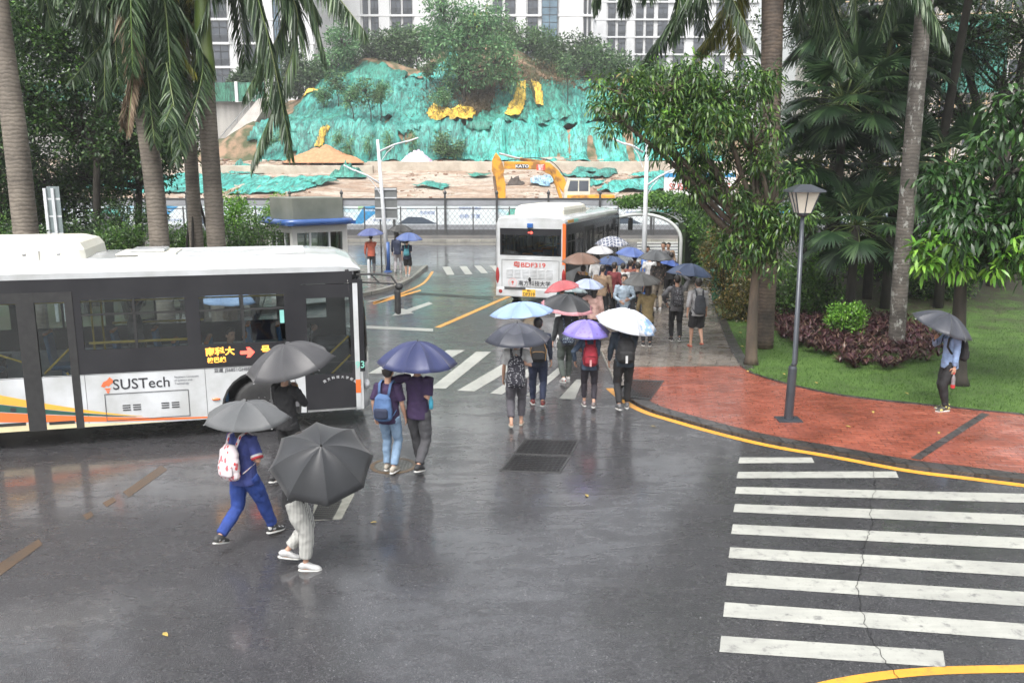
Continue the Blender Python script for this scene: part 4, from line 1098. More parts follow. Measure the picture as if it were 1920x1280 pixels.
# side sign, lettering, bus 1
INKBLK = M('sign_ink', (.03, .03, .035), None, 4, .5); INKRED = M('red_ink', (.55, .06, .04), None, 4, .5); INKOR = M('logo_orange', (.72, .16, .06), None, 4, .5)
R90 = (pi/2, 0, 0)
sg = MB().bx(-2.66, -1.3, -.004, .003, 1.26, 1.56).build('route_display', BBLK, bus1)
text('南科大', .15, LEDA, sg, (-2.36, -.008, 1.47), R90, 'lit_characters', sx=1.05, bold=.004); text('校巴线', .10, LEDA, sg, (-2.42, -.008, 1.33), R90, 'lit_characters', bold=.003)
text('➔', .26, LEDR, sg, (-1.92, -.008, 1.44), R90, 'lit_arrow', bold=.006)
mb = MB(); mb.prism([(-2.03, 1.41), (-2.03, 1.47), (-1.92, 1.47), (-1.92, 1.51), (-1.83, 1.44), (-1.92, 1.37), (-1.92, 1.41)], -.012, -.009, 'xz'); mb.build('lit_arrow', LEDR, sg)
text('号 1', .16, LEDA, sg, (-1.56, -.008, 1.46), R90, 'lit_characters', bold=.004)
text('SUSTech', .245, INKBLK, bus1, (-3.62, -.004, 1.0), R90, 'lettering', bold=.0015)
for k, t in enumerate(('Southern University', 'of Science and', 'Technology')): text(t, .048, M('grey_ink', (.25, .26, .28), None, 4, .5), bus1, (-3.11, -.004, 1.08-k*.055), R90, 'lettering', align='LEFT')
# torch emblem
mb = MB()
mb.prism([(-4.24, .99), (-4.20, 1.06), (-4.14, 1.09), (-4.10, 1.14), (-4.05, 1.09), (-4.06, 1.04), (-4.09, 1.02), (-4.12, .985), (-4.16, 1.0), (-4.19, .97)], -.005, -.002, 'xz')
mb.prism([(-4.19, .955), (-4.09, .955), (-4.115, .92), (-4.165, .92)], -.005, -.002, 'xz'); mb.prism([(-4.17, .91), (-4.11, .91), (-4.13, .87), (-4.15, .87)], -.005, -.002, 'xz')
mb.build('torch_emblem', INKOR, bus1)
text('亚星 JS6851GHBEV', .078, M('dark_steel_letter', (.12, .12, .13), None, 4, .3, .5), bus1, (-2.16, -.004, 1.15), R90, 'lettering', bold=.001)
text('93', .17, TEALP, bus1, (-.045, -.022, 1.12), R90, 'lettering', bold=.002)
# door arc lettering
for k, ch in enumerate('南方科技大学校园巴士'):
    a_ = radians(125-k*11); text(ch, .055, WHITE, bus1, (-.42+.42*cos(a_)*-1*-1, -.004, .56+.36*sin(a_)), (pi/2, -(a_-pi/2), 0), 'lettering')
MB().bx(-1.36, -1.29, -.006, -.002, 1.92, 2.14).build('notice', M('notice_teal', (.25, .6, .55), None, 4, .5), bus1)
# bus 2 rear writing
RB = (pi/2, 0, -pi/2); X = -8.5
text('粤BDF319', .215, INKRED, bus2, (X-.008, 1.24, 1.40), RB, 'lettering', bold=.003, sx=1.25)
text('南方科技大学', .19, INKBLK, bus2, (X-.008, 1.06, .78), RB, 'lettering', bold=.001); text('SOUTHERN UNIVERSITY OF SCIENCE AND TECHNOLOGY', .038, INKBLK, bus2, (X-.008, 1.06, .665), RB, 'lettering')
em = MB(); em.lathe([(.155, -.002), (.155, .002)], n=36); em.xf(Matrix.Rotation(pi/2, 3, 'Y')); e = em.build('round_emblem', M('pale_pink_emblem', (.62, .42, .42), None, 4, .5), bus2, loc=(X-.006, 1.83, .80))
em = MB(); em.lathe([(.125, -.002), (.125, .002)], n=36); em.xf(Matrix.Rotation(pi/2, 3, 'Y')); em.build('emblem_field', BW, e, loc=(-.003, 0, 0))
mb = MB(); mb.prism([(-.05, .0), (-.03, .06), (.02, .055), (.05, .01), (.0, -.03)], -.009, -.005, 'yz'); mb.prism([(-.03, -.045), (.03, -.045), (.012, -.08), (-.012, -.08)], -.009, -.005, 'yz'); mb.build('torch_emblem', INKRED, e)
pm = MB().bx(X-.082, X-.072, 1.0, 1.46, .36, .60).build('number_plate', M('plate_yellow', (.72, .44, .05), (.62, .36, .04), 5, .4), bus2)
text('DF319', .155, INKBLK, pm, (X-.084, 1.23, .43), RB, 'lettering', bold=.002); text('粤B', .085, INKBLK, pm, (X-.084, 1.23, .55), RB, 'lettering')
mb = MB(); mb.prism([(1.29, 2.50), (1.19, 2.50), (1.19, 2.54), (1.11, 2.485), (1.19, 2.43), (1.19, 2.47), (1.29, 2.47)], X-.012, X-.006, 'yz'); mb.build('lit_arrow', LEDR, bus2)

# ================================================================== EXCAVATOR
EY = M('excavator_yellow', (.60, .29, .02), (.26, .12, .03), 1.4, .45, 0, .2, 8, lo=.38, hi=.55); EW = M('excavator_cab_cream', (.6, .58, .48), (.45, .43, .36), 2, .4)
ETR = M('track_steel', (.10, .07, .05), (.18, .11, .07), 3, .8)
Yx = 72.0
c = PY(1082, 362, Yx); zg = PY(1082, 335, Yx).z-3.05
ex = empty('excavator', (c.x, Yx, zg), 0, 'yellow excavator with cream cab and folded boom standing behind the hoarding', 'excavator')
def L(px, py): q = PY(px, py, Yx); return (q.x-c.x, q.z-zg)
for yy in (-1.1, 1.1):
    mb = MB(); pr = []
    for k in range(20):
        a_ = 2*pi*k/20; pr.append((1.5*(1 if cos(a_) > 0 else -1)+.42*cos(a_)+.6, .45+.42*sin(a_)))
    mb.prism(pr, yy-.28, yy+.28, 'xz'); mb.build('track', ETR, ex, bevel=.03)
MB().bx(-.9, 3.0, -1.25, 1.25, .95, 1.75).build('upper_body', EY, ex, bevel=.06)
x0, z1 = L(1058, 340); x1, z0 = L(1104, 340); cz1 = L(1082, 334)[1]
cb = MB(); cb.prism([(x0-.05, cz1-1.65), (x0-.05, cz1-.9), (x0+.28, cz1), (x1, cz1), (x1+.04, cz1-1.65)], -1.15, -.15, 'xz'); cab = cb.build('cab', EW, ex, bevel=.06)
gw = MB(); gw.prism([(x0+.2, cz1-1.05), (x0+.42, cz1-.2), (x0+1.05, cz1-.2), (x0+1.05, cz1-1.05)], -1.17, -1.152, 'xz'); gw.prism([(x0+1.15, cz1-1.05), (x0+1.15, cz1-.2), (x1-.12, cz1-.2), (x1-.12, cz1-1.05)], -1.17, -1.152, 'xz'); gw.build('cab_window', DGLASS, cab)
# boom: outline from the photo in the machine's own plane
bo = [L(*p) for p in [(1062, 360), (1040, 328), (1022, 308), (1015, 303), (944, 303), (940, 309), (944, 316), (1010, 320), (1026, 330), (1050, 358), (1056, 364)]]
bo = [L(*p) for p in [(945, 303), (1010, 303), (1030, 305), (1045, 318), (1058, 334), (1064, 352), (1056, 362), (1048, 350), (1032, 328), (1012, 318), (945, 317)]]
boom = MB().prism(bo, -.28, .28, 'xz').build('boom', EY, ex, bevel=.04)
st = [L(*p) for p in [(930, 286), (938, 296), (942, 306), (946, 318), (944, 328), (948, 345), (948, 392), (935, 392), (930, 340), (922, 320), (923, 300)]]
stick = MB().prism(st, -.22, .22, 'xz').build('stick', EY, ex, bevel=.04)
def rod(name, a_, b_, r_, y=0, m_=RIM): 
    p, q = L(*a_), L(*b_); return MB().tube([(p[0], y, p[1]), (q[0], y, q[1])], r_, 10).build(name, m_, ex)
rod('stick_cylinder', (936, 288), (975, 298), .09, 0, RIM); rod('stick_cylinder_barrel', (975, 298), (1022, 305), .13, 0, EY)
rod('boom_cylinder', (1052, 372), (1034, 318), .12, -.4, EY); rod('boom_cylinder', (1052, 372), (1034, 318), .12, .4, EY); rod('bucket_cylinder', (926, 330), (934, 390), .11, -.28, ETR)
rod('exhaust', (1100, 362), (1100, 340), .06, .6, ETR)
h1, h2, h3, h4 = L(950, 301), L(1000, 299), L(1035, 305), L(1060, 335); MB().tube(cat([(h1[0], -.2, h1[1]), (h2[0], -.22, h2[1]+.12), (h3[0], -.2, h3[1]+.05), (h4[0], -.2, h4[1]+.1)], 5), .035, 6).build('hydraulic_hose', RUBB, ex)
pb = L(941, 400); MB().prism([(pb[0]-.5, pb[1]+.1), (pb[0]+.4, pb[1]+.1), (pb[0]+.6, pb[1]-.6), (pb[0], pb[1]-.9), (pb[0]-.7, pb[1]-.5)], -.5, .5, 'xz').build('bucket', ETR, ex, bevel=.05)
p = L(979, 312); pl_ = MB().bx(p[0]-.52, p[0]+.52, -.30, -.285, p[1]-.17, p[1]+.17).build('name_plate', INKBLK, boom); text('KATO', .34, WHITE, pl_, (p[0], -.305, p[1]), R90, 'lettering', bold=.01, sx=1.2)
p = L(1014, 314); pl_ = MB().bx(p[0]-.36, p[0]+.36, -.30, -.285, p[1]-.24, p[1]+.24).build('name_plate', M('plate_red', (.6, .08, .04), None, 4, .5), boom)
text('加藤', .26, WHITE, pl_, (p[0], -.305, p[1]+.09), R90, 'lettering', bold=.006); text('重工', .2, WHITE, pl_, (p[0], -.305, p[1]-.13), R90, 'lettering', bold=.006)
# blue-white site boards behind the right lamp
a_ = PY(1245, 355, 76); r = empty('site_board', (a_.x, 76, PY(1245, 366, 76).z-.2), .12, 'low white and blue site board with red letters behind the mango branches', 'board')
MB().bx(0, 6.5, 0, .08, .1, 2.3).build('panel', WHITE, r); MB().bx(0, 6.5, -.02, 0, 1.75, 2.1).build('stripe', INKT, r); text('SUSTC', .8, INKRED, r, (1.6, -.03, .9), R90); text('GUANG', .8, INKRED, r, (4.6, -.03, .9), R90)
for k in range(4): MB().bx(k*2.1, k*2.1+.1, .09, .2, -.4, 2.3).build('post', STEEL, r)

# ================================================================== GUARD BOOTH
Yk = 29.5
p = PY(575, 410, Yk)
kb = empty('guard_booth', (p.x, Yk, .13), .0, 'small guard booth with blue rounded eaves and a grey stone box on its roof', 'guard booth')
kb.rotation_euler = (0, 0, radians(38))
zr = CAM_H-(411-326)/1600*Yk-.13; zt_ = CAM_H-(368-326)/1600*Yk-.13
CRM = M('booth_cream', (.58, .58, .55), (.48, .48, .46), 2, .5); STN = M('booth_stone', (.20, .21, .18), (.12, .135, .11), .9, .6, 0, .2, 6); NAVY = M('navy_enamel', (.035, .10, .30), (.03, .08, .25), 2, .25, coat=.5)
hw = 1.0
MB().bx(-hw*.92, hw*.92, -hw*.92, hw*.92, zr+.02, zt_).build('roof_box', STN, kb, bevel=.02)
MB().bx(-hw, hw, -hw, hw, 0, .9).build('wall', CRM, kb)
MB().bx(-hw, hw, -hw, hw, zr-.35, zr-.12).build('lintel', CRM, kb)
mb = MB()
for sx_ in (-1, 1):
    for sy_ in (-1, 1): MB().bx(sx_*hw-.09*(sx_ > 0)*2+(0 if sx_ > 0 else 0), sx_*hw+.18*(sx_ < 0), sy_*hw-.18*(sy_ > 0), sy_*hw+.18*(sy_ < 0), .9, zr-.35).build('corner_post', CRM, kb)
for (ax, s_) in ((0, -1), (0, 1), (1, -1), (1, 1)):
    q = MB()
    if ax == 0: q.bx(-hw+.18, hw-.18, s_*(hw-.06)-.01, s_*(hw-.06)+.01, .9, zr-.35)
    else: q.bx(s_*(hw-.06)-.01, s_*(hw-.06)+.01, -hw+.18, hw-.18, .9, zr-.35)
    w_ = q.build('window', BGL, kb)
    fr = MB()
    for t in (-.35, .35):
        if ax == 0: fr.bx(t-.03, t+.03, s_*(hw-.05)-.03, s_*(hw-.05)+.03, .9, zr-.35)
        else: fr.bx(s_*(hw-.05)-.03, s_*(hw-.05)+.03, t-.03, t+.03, .9, zr-.35)
    fr.build('frame', WHITE, w_)
hr = hw+.22; ring = []
for k in range(40):
    a_ = 2*pi*k/40+pi/4; e = 6; cx_, sy2 = cos(a_), sin(a_); m_ = (abs(cx_)**e+abs(sy2)**e)**(-1/e); ring.append((hr*cx_*m_, hr*sy2*m_, zr))
ring.append(ring[0])
MB().tube(ring, .115, 10, cap=False).build('eaves', NAVY, kb, smooth=True)
MB().bx(-hr, hr, -hr, hr, zr-.09, zr+.015).build('roof_slab', NAVY, kb)

# ================================================================== VINE SHELTER
ux, uy = sin(radians(19)), cos(radians(19))
PX, PYY = 6.55, 33.2
sh = empty('bus_shelter', (PX, PYY, .1), radians(-19), 'curved steel bus shelter overgrown with green vines at the end of the queue', 'bus shelter')
SHW = M('shelter_frame_paint', (.52, .54, .53), (.42, .44, .43), 2, .4)
# local: +y along the road, -x towards the road; profile (x,z)
def shprof(n=22, grow=0):
    P_ = [(0+grow, 0), (0+grow, 1.5)]
    for k in range(n+1):
        t = k/n; a_ = radians(0+118*t); P_.append((-1.15+(1.15+grow)*cos(a_)-.55*t*t*1.35, 1.75+(1.0+grow)*sin(a_)))
    return P_
SLN = 5.2
pr = shprof()
for yy in (0, 1.75, 3.45, SLN):
    MB().tube([(x, yy, z) for x, z in pr], .07, 8).build('arch', SHW, sh, smooth=True)
mb = MB()
for k in range(2, len(pr), 4): mb.tube([(pr[k][0], 0, pr[k][1]), (pr[k][0], SLN, pr[k][1])], .03, 6)
mb.build('purlin', SHW, sh)
mb = MB(); 
for k in range(3, len(pr)-1):
    a_, b_ = pr[k], pr[k+1]; mb.add([(a_[0], .05, a_[1]+.05), (b_[0], .05, b_[1]+.05), (b_[0], SLN-.05, b_[1]+.05), (a_[0], SLN-.05, a_[1]+.05)], [(0, 1, 2, 3)])
o = mb.build('roof_sheet', glassmat('shelter_sheet', (.6, .65, .62)), sh)
rs4 = np.random.RandomState(11)
VINE = leafmat('vine_leaf', (.02, .06, .012), (.06, .15, .02), (.16, .30, .05), .4)
def leaf_quads(P, D, Nn, Ln, Wd):
    """diamond leaves folded on the midrib: P base, D direction, Nn normal"""
    D = D/np.linalg.norm(D, axis=1, keepdims=True); Sd = np.cross(D, Nn); Sd /= (np.linalg.norm(Sd, axis=1, keepdims=True)+1e-9); Up = np.cross(Sd, D)
    L_ = Ln[:, None]; W_ = Wd[:, None]
    V = np.stack([P, P+D*L_*.45+Sd*W_*.5-Up*W_*.12, P+D*L_-Up*L_*.08, P+D*L_*.45-Sd*W_*.5-Up*W_*.12], 1)
    return V.reshape(-1, 3), np.arange(4*len(P)).reshape(-1, 4)
n_ = 13000; ky = rs4.rand(n_)*(SLN+.5)-.2; 
tt = rs4.rand(n_); kp_ = np.array(shprof(40, .1)); seg = np.cumsum(np.r_[0, np.hypot(*np.diff(kp_, axis=0).T)]); lo_, hi_ = .3/seg[-1], 1.0
s_ = (lo_+(tt**1.15)*(.97-lo_))*seg[-1]; xx = np.interp(s_, seg, kp_[:, 0]); zz = np.interp(s_, seg, kp_[:, 1])
keep = ~((zz < 1.6) & (ky < .15))
bulge = (.1+.30*np.abs(np.sin(ky*2.1+s_*1.7))+.25*rs4.rand(n_))*np.where(zz < 1.9, 1.5, 1.25)
cxn = xx+.9; czn = np.maximum(zz-1.6, 0)*1.0; nn_ = np.stack([cxn, 0*cxn, czn+.05], 1); nn_ /= np.linalg.norm(nn_, axis=1, keepdims=True); nn_[zz < 1.6] = (1, 0, .1)
P_ = np.stack([xx, ky, zz], 1)+nn_*bulge[:, None]; D_ = rs4.normal(0, 1, (n_, 3)); D_[:, 2] -= .7
P_, D_, nn2 = P_[keep], D_[keep], (nn_+rs4.normal(0, .4, (n_, 3)))[keep]
V, Fq = leaf_quads(P_, D_, nn2, rs4.uniform(.09, .17, len(P_)), rs4.uniform(.07, .12, len(P_)))
o = npmesh('vines', V, Fq, VINE, sh); o['kind'] = 'stuff'
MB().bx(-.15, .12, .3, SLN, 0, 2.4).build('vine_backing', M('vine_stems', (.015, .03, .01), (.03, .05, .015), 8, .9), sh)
MB().box((-.8, 2.6, .42), (.4, 3.6, .06)).build('bench', RIM, sh)
# exit sign
p = PY(1296, 382, 42)
sgn = empty('exit_sign', (p.x, 42, 0), -.05, 'blue EXIT sign with a white arrow behind the vine shelter', 'sign')
MB().bx(-.38, .38, 0, .03, p.z-.28, p.z+.28).build('sign_board', M('sign_blue', (.03, .08, .45), None, 4, .4), sgn, bevel=.01)
text('出口', .24, WHITE, sgn, (-.12, -.008, p.z+.12), R90, bold=.004); text('EXIT', .21, WHITE, sgn, (-.1, -.008, p.z-.14), R90, bold=.004); text('→', .34, WHITE, sgn, (.24, -.008, p.z+.12), R90, bold=.008)
mb = MB(); mb.tube([(0, .06, 0), (0, .06, p.z+.2)], .035, 8); mb.build('post', STEEL, sgn)

# ================================================================== LAMPS, SIGNS
WP = M('white_pole_paint', (.62, .64, .66), (.5, .52, .54), 2, .35); BP = M('blue_pole_paint', (.05, .13, .36), (.04, .10, .30), 2, .4)
def street_lamp(px, base_y, Y, top_y, arms, label, lean=0):
    b_ = G(px, base_y); X_ = PY(px, base_y, Y).x; ztop = PY(px, top_y, Y).z
    r = empty('street_lamp', (X_, Y, .1), 0, label, 'street lamp', 'white street lamps')
    MB().tube([(0, 0, 0), (lean*.5, 0, ztop*.5), (lean, 0, ztop-.1)], [.10, .085, .06], 14).build('pole', WP, r, smooth=True)
    MB().lathe([(.108, 0), (.098, 1.35)], n=14).build('blue_band', BP, r, smooth=True)
    MB().lathe([(.2, 0), (.2, .04), (.12, .1)], n=14).build('base_plate', BP, r)
    for (x0, y0, x1, y1) in arms:
        a_ = PY(x0, y0, Y); c_ = PY(x1, y1, Y); a_ = Vector((a_.x-X_, 0, a_.z-.1)); c_ = Vector((c_.x-X_, 0, c_.z-.1))
        arm = MB().tube([a_, a_.lerp(c_, .5)+Vector((0, 0, .06)), c_], [.045, .035, .03], 8).build('arm', WP, r, smooth=True)
        s_ = a_.lerp(c_, .12)-Vector((0, 0, .55)); s_.x = a_.x
        MB().tube([s_, a_.lerp(c_, .25)-Vector((0, 0, .15)), a_.lerp(c_, .5)], .018, 6).build('brace', WP, arm)
        hd = a_.lerp(c_, .85); dv = (c_-a_).normalized()
        MB().box(c_+dv*.18+Vector((0, 0, -.02)), (.55, .14, .06), Matrix.Rotation(-atan2(dv.z, dv.x) if dv.x > 0 else -atan2(dv.z, dv.x), 3, 'Y')).build('lamp_head', WP, arm, bevel=.02)
    return r, X_
r, Xp = street_lamp(728, 515, 37.8, 262, [(712, 284, 766, 264), (714, 345, 662, 318)], 'white street lamp with blue foot and grey board on the left traffic island', lean=-.3)
zc0 = PY(0, 412, 37.8).z-.1; zc1 = PY(0, 352, 37.8).z-.1
mb = MB().bx(-.52, .46, .12, .15, zc0, zc1); sb = mb.build('sign_back', M('aluminium_back', (.22, .23, .23), (.17, .18, .18), 2, .45, .5), r)
mb = MB()
for t in (.03, .36, .68, .95): zz_ = zc0+(zc1-zc0)*t; mb.bx(-.5, .44, .07, .12, zz_-.025, zz_+.025)
mb.build('sign_bracket', WP, sb)
mb = MB(); mb.bx(-.33, -.27, .1, .16, 0, zc0); mb.bx(.3, .36, .1, .16, 0, zc0); mb.build('sign_post', STEEL, r)
street_lamp(1205, 560, 30.6, 262, [(1206, 286, 1168, 268), (1208, 352, 1262, 318)], 'white street lamp standing in the crowd beside the vine shelter')
# park lamp
p = G(1478, 787, KZ)
pl = empty('park_lamp', (p.x, p.y, KZ), 0, 'slim grey park lamp with a square glass lantern standing in the red paving', 'park lamp')
DG = M('lamp_grey_paint', (.06, .068, .08), (.045, .05, .06), 3, .35, .3)
mb = MB(); lean = .02
mb.tube([(0, 0, 0), (0.02, 0, .95), (.02, 0, 1.0)], [.080, .076, .062], 14); mb.build('pole_base', DG, pl, smooth=False)
MB().tube([(.02, 0, 1.0), (.05, 0, 1.05), (lean*.9, 0, 3.62)], [.056, .048, .036], 14).build('pole', DG, pl, smooth=True)
MB().box((0, 0, .012), (.42, .34, .024)).build('base_plate', DG, pl)
zb_ = 3.62; lx = lean*.9
def frus(r0, r1, z0, z1, name, mat, par, n=4, rot=pi/4): 
    mb = MB(); mb.lathe([(r0, z0), (r1, z1)], n=n); mb.xf(Matrix.Rotation(rot, 3, 'Z')); o = mb.build(name, mat, par); return o
ln_ = empty('lantern', (lx, 0, zb_)); ln_.parent = pl
MB().lathe([(.05, 0), (.10, .04), (.10, .07)], n=12).build('collar', DG, ln_)
frus(.155, .29, .07, .42, 'lamp_glass', M('frosted_lamp_glass', (.62, .58, .50), (.52, .48, .4), 3, .25), ln_)
mb = MB()
for k in range(4):
    a_ = pi/4+k*pi/2; MB().tube([(.158*cos(a_+pi/4*0), .158*sin(a_), .07), (.295*cos(a_), .295*sin(a_), .42)], .013, 5).build('lamp_frame', DG, ln_)
for k in range(4):
    a_ = k*pi/2; MB().tube([(.112*cos(a_), .112*sin(a_), .07), (.212*cos(a_), .212*sin(a_), .42)], .011, 5).build('glazing_bar', DG, ln_)
frus(.40, .39, .42, .455, 'lamp_lid', DG, ln_); frus(.38, .12, .455, .55, 'lamp_cap', DG, ln_)
# waste bin
p = G(1334, 573, KZ)
bn = empty('waste_bin', (6.95+.25, 29.2, KZ), radians(-19), 'tall dark green waste bin at the edge of the walkway beside the hedge', 'bin')
GB = M('bin_green', (.02, .14, .075), (.018, .11, .06), 2, .4)
mb = MB(); mb.v = [(-.26, -.3, .08), (.26, -.3, .08), (.26, .3, .08), (-.26, .3, .08), (-.34, -.38, 1.05), (.34, -.38, 1.05), (.34, .38, 1.05), (-.34, .38, 1.05)]; mb.f = [(3,2,1,0),(4,5,6,7),(0,1,5,4),(1,2,6,5),(2,3,7,6),(3,0,4,7)]; mb.m = [0]*6
mb.build('bin_body', GB, bn, bevel=.03); MB().prism([(-.38, 1.06), (-.38, 1.12), (.1, 1.22), (.40, 1.10), (.40, 1.06)], -.36, .36, 'yz').build('lid', GB, bn, bevel=.02)
for s_ in (-1, 1): MB().lathe([(.09, -.03), (.09, .03)], n=14).xf(Matrix.Rotation(pi/2, 3, 'Y')).build('wheel', RUBB, bn, loc=(s_*.27, .3, .09))
# white sign frame and bollards at far left behind the bus
p = PY(95, 420, 24); r = empty('sign_frame', (p.x, 24, .13), 0, 'back of a translucent sign on two white posts beside the left palm trunk', 'sign')
zt2 = PY(0, 362, 24).z; zb2 = PY(0, 470, 24).z
for s_ in (-.09, .13): MB().bx(s_-.04, s_+.04, 0, .05, 0, zt2).build('post', WP, r)
MB().bx(-.05, .3, .06, .08, zb2+.2, zt2+.05).build('sign_board', M('sign_back_grey', (.2, .24, .25), None, 3, .4), r)
for t in (.2, .5, .8): MB().bx(-.1, .3, .055, .07, zb2+(zt2-zb2)*t, zb2+(zt2-zb2)*t+.05).build('crossbar', WP, r)
# ================================================================== PLANTS
BARK = M('bark_brown', (.11, .085, .06), (.05, .04, .03), 3, .85, 0, .8, 14, stretch=(1, 1, .35))
BARKD = M('bark_dark', (.045, .038, .03), (.02, .018, .015), 4, .85, 0, .8, 14, stretch=(1, 1, .35))
def palm_bark(name, c1, c2, ring=.3, patch=None):
    m, n, b = newmat(name); v = coords(n, 'Object')
    w = nd(n, 'ShaderNodeTexWave'); w.wave_type = 'BANDS'; w.bands_direction = 'Z'; w.inputs['Scale'].default_value = 3.6; w.inputs['Distortion'].default_value = 5; w.inputs['Detail'].default_value = 4; w.inputs['Detail Scale'].default_value = 1.5
    n.links.new(v, w.inputs['Vector'])
    a = noise(n, v, 1.6, 7, .7); k = ramp(n, a, [(.35, c2), (.62, c1)])
    k2 = mixc(n, 1., k, ramp(n, w.outputs[0], [(0, .68), (.3, .98), (1, 1.05)]), 'MULTIPLY')
    if patch:
        k2 = mixc(n, ramp(n, noise(n, coords(n, 'Object', (1, 1, .5)), 6, 5, .75), [(.56, 0.), (.62, 1.)]), k2, patch)
    n.links.new(k2, b.inputs['Base Color']); b.inputs['Roughness'].default_value = .75
    bump(n, b, mixc(n, .6, w.outputs[0], noise(n, v, 18, 5, .7)), .45, .02); return m
PBARK = palm_bark('palm_trunk_grey', (.21, .18, .145), (.10, .085, .07))
PBARKB = palm_bark('palm_trunk_brown', (.13, .095, .07), (.035, .028, .024))
PPATCH = palm_bark('trunk_with_pale_patches', (.13, .115, .10), (.045, .04, .035), patch=(.27, .27, .25))
CSHAFT = M('crownshaft_green', (.09, .16, .03), (.14, .16, .06), 1.5, .35, stretch=(2, 2, .3))
FROND = leafmat('royal_palm_leaflet', (.018, .042, .018), (.045, .085, .036), (.12, .185, .08), .38)
FRONDY = leafmat('yellowing_palm_leaflet', (.08, .09, .015), (.16, .17, .02), (.30, .28, .05), .45)
FRONDB = leafmat('dead_palm_leaflet', (.10, .065, .04), (.2, .14, .09), (.32, .25, .17), .7)
FANL = leafmat('fan_palm_leaflet', (.010, .028, .012), (.024, .058, .022), (.075, .14, .05), .35)
MANGO = leafmat('mango_leaf', (.012, .04, .008), (.035, .095, .016), (.16, .28, .05), .36)
MANGOD = leafmat('dark_mango_leaf', (.008, .028, .007), (.02, .065, .012), (.06, .15, .025), .33)
LIME = leafmat('young_lime_leaf', (.06, .17, .02), (.12, .29, .03), (.24, .44, .06), .35)
FICUS = leafmat('ficus_leaf', (.008, .028, .007), (.022, .062, .013), (.085, .165, .03), .42)
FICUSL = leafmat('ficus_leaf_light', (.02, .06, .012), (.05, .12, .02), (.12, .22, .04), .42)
HILLT = leafmat('hill_tree_leaf', (.03, .08, .03), (.075, .155, .055), (.16, .27, .10), .6)
HILLD = leafmat('dark_hill_tree_leaf', (.022, .052, .02), (.05, .10, .038), (.11, .18, .07), .6)
HILLB = leafmat('feathery_hill_tree_leaf', (.045, .13, .05), (.09, .22, .085), (.20, .36, .15), .6)
BRONZE = leafmat('bronze_bush_leaf', (.04, .06, .012), (.10, .095, .02), (.26, .17, .05), .4)
CORD = leafmat('cordyline_leaf', (.030, .010, .014), (.075, .024, .034), (.15, .10, .065), .35)
DRYB = leafmat('dry_brush_leaf', (.06, .045, .02), (.12, .085, .04), (.20, .15, .08), .8)
def unit(a): return a/(np.linalg.norm(a, axis=1, keepdims=True)+1e-9)
def long_leaves(P, D, Nn, Ln, Wd, droop=.35):
    """lance leaf in three bent segments (quad strip of 8 verts -> 3 quads)"""
    D = unit(D); Sd = unit(np.cross(D, Nn)); k = len(P); rows = []
    pos = P.copy(); d = D.copy()
    for i, (t, w) in enumerate(((0, .12), (.33, .9), (.7, .75), (1, .05))):
        rows.append((pos-Sd*(Wd*w*.5)[:, None], pos+Sd*(Wd*w*.5)[:, None]))
        d = unit(d+np.array([0, 0, -droop])); step = .34
        pos = pos+d*(Ln*step)[:, None]
    V = np.stack([q for r in rows for q in r], 1).reshape(-1, 3)
    base = (np.arange(k)*8)[:, None]; Fq = np.concatenate([base+np.array([[2*i, 2*i+1, 2*i+3, 2*i+2]]) for i in range(3)], 0)
    return V, Fq
def cluster_leaves(C, rs, per, spread, ln, wd, droop, long=True, outward=None):
    C = np.asarray(C); n = len(C)*per; c = np.repeat(C, per, 0)
    d = unit(rs.normal(0, 1, (n, 3))+np.array([0, 0, .1])); 
    if outward is not None: d = unit(d+outward*unit(c-C.mean(0)))
    P = c+d*rs.rand(n, 1)**.6*spread
    N_ = unit(np.array([0, 0, 1.])+rs.normal(0, .5, (n, 3)))
    D = d+rs.normal(0, .35, (n, 3))+np.array([0, 0, -droop])
    L_ = ln*rs.uniform(.65, 1.25, n); W_ = wd*rs.uniform(.7, 1.2, n)
    return long_leaves(P, D, N_, L_, W_, .22+droop*.3) if long else leaf_quads(P, D, N_, L_, W_)
def crown_points(rs, lobes, n, shell=.55, gap=.0):
    """cluster centres: mostly in the outer shell of several overlapping lobes"""
    vol = np.array([l[1][0]*l[1][1]*l[1][2] for l in lobes])**.75; cnt = (vol/vol.sum()*n).astype(int)+1; out = []; lid = []
    for i, ((c, r), k) in enumerate(zip(lobes, cnt)):
        d = unit(rs.normal(0, 1, (k, 3))); rad = shell+(1-shell)*rs.rand(k, 1)**.5; rad[rs.rand(k) < .2] *= .6
        p = np.array(c)+d*rad*np.array(r)
        out.append(p); lid += [i]*k
    P = np.concatenate(out); lid = np.array(lid)
    if gap > 0:
        keep = np.array([fbm(p[0]*.9, p[1]*.9, p[2]*.9+7) > -gap for p in P]); P = P[keep]; lid = lid[keep]
    return P, lid
def wiggle(a, b, rnd, amp, n=4):
    a, b = Vector(a), Vector(b); out = [a]
    for i in range(1, n): out.append(a.lerp(b, i/n)+Vector((rnd.uniform(-amp, amp), rnd.uniform(-amp, amp), rnd.uniform(-amp*.5, amp*.5))))
    out.append(b); return out
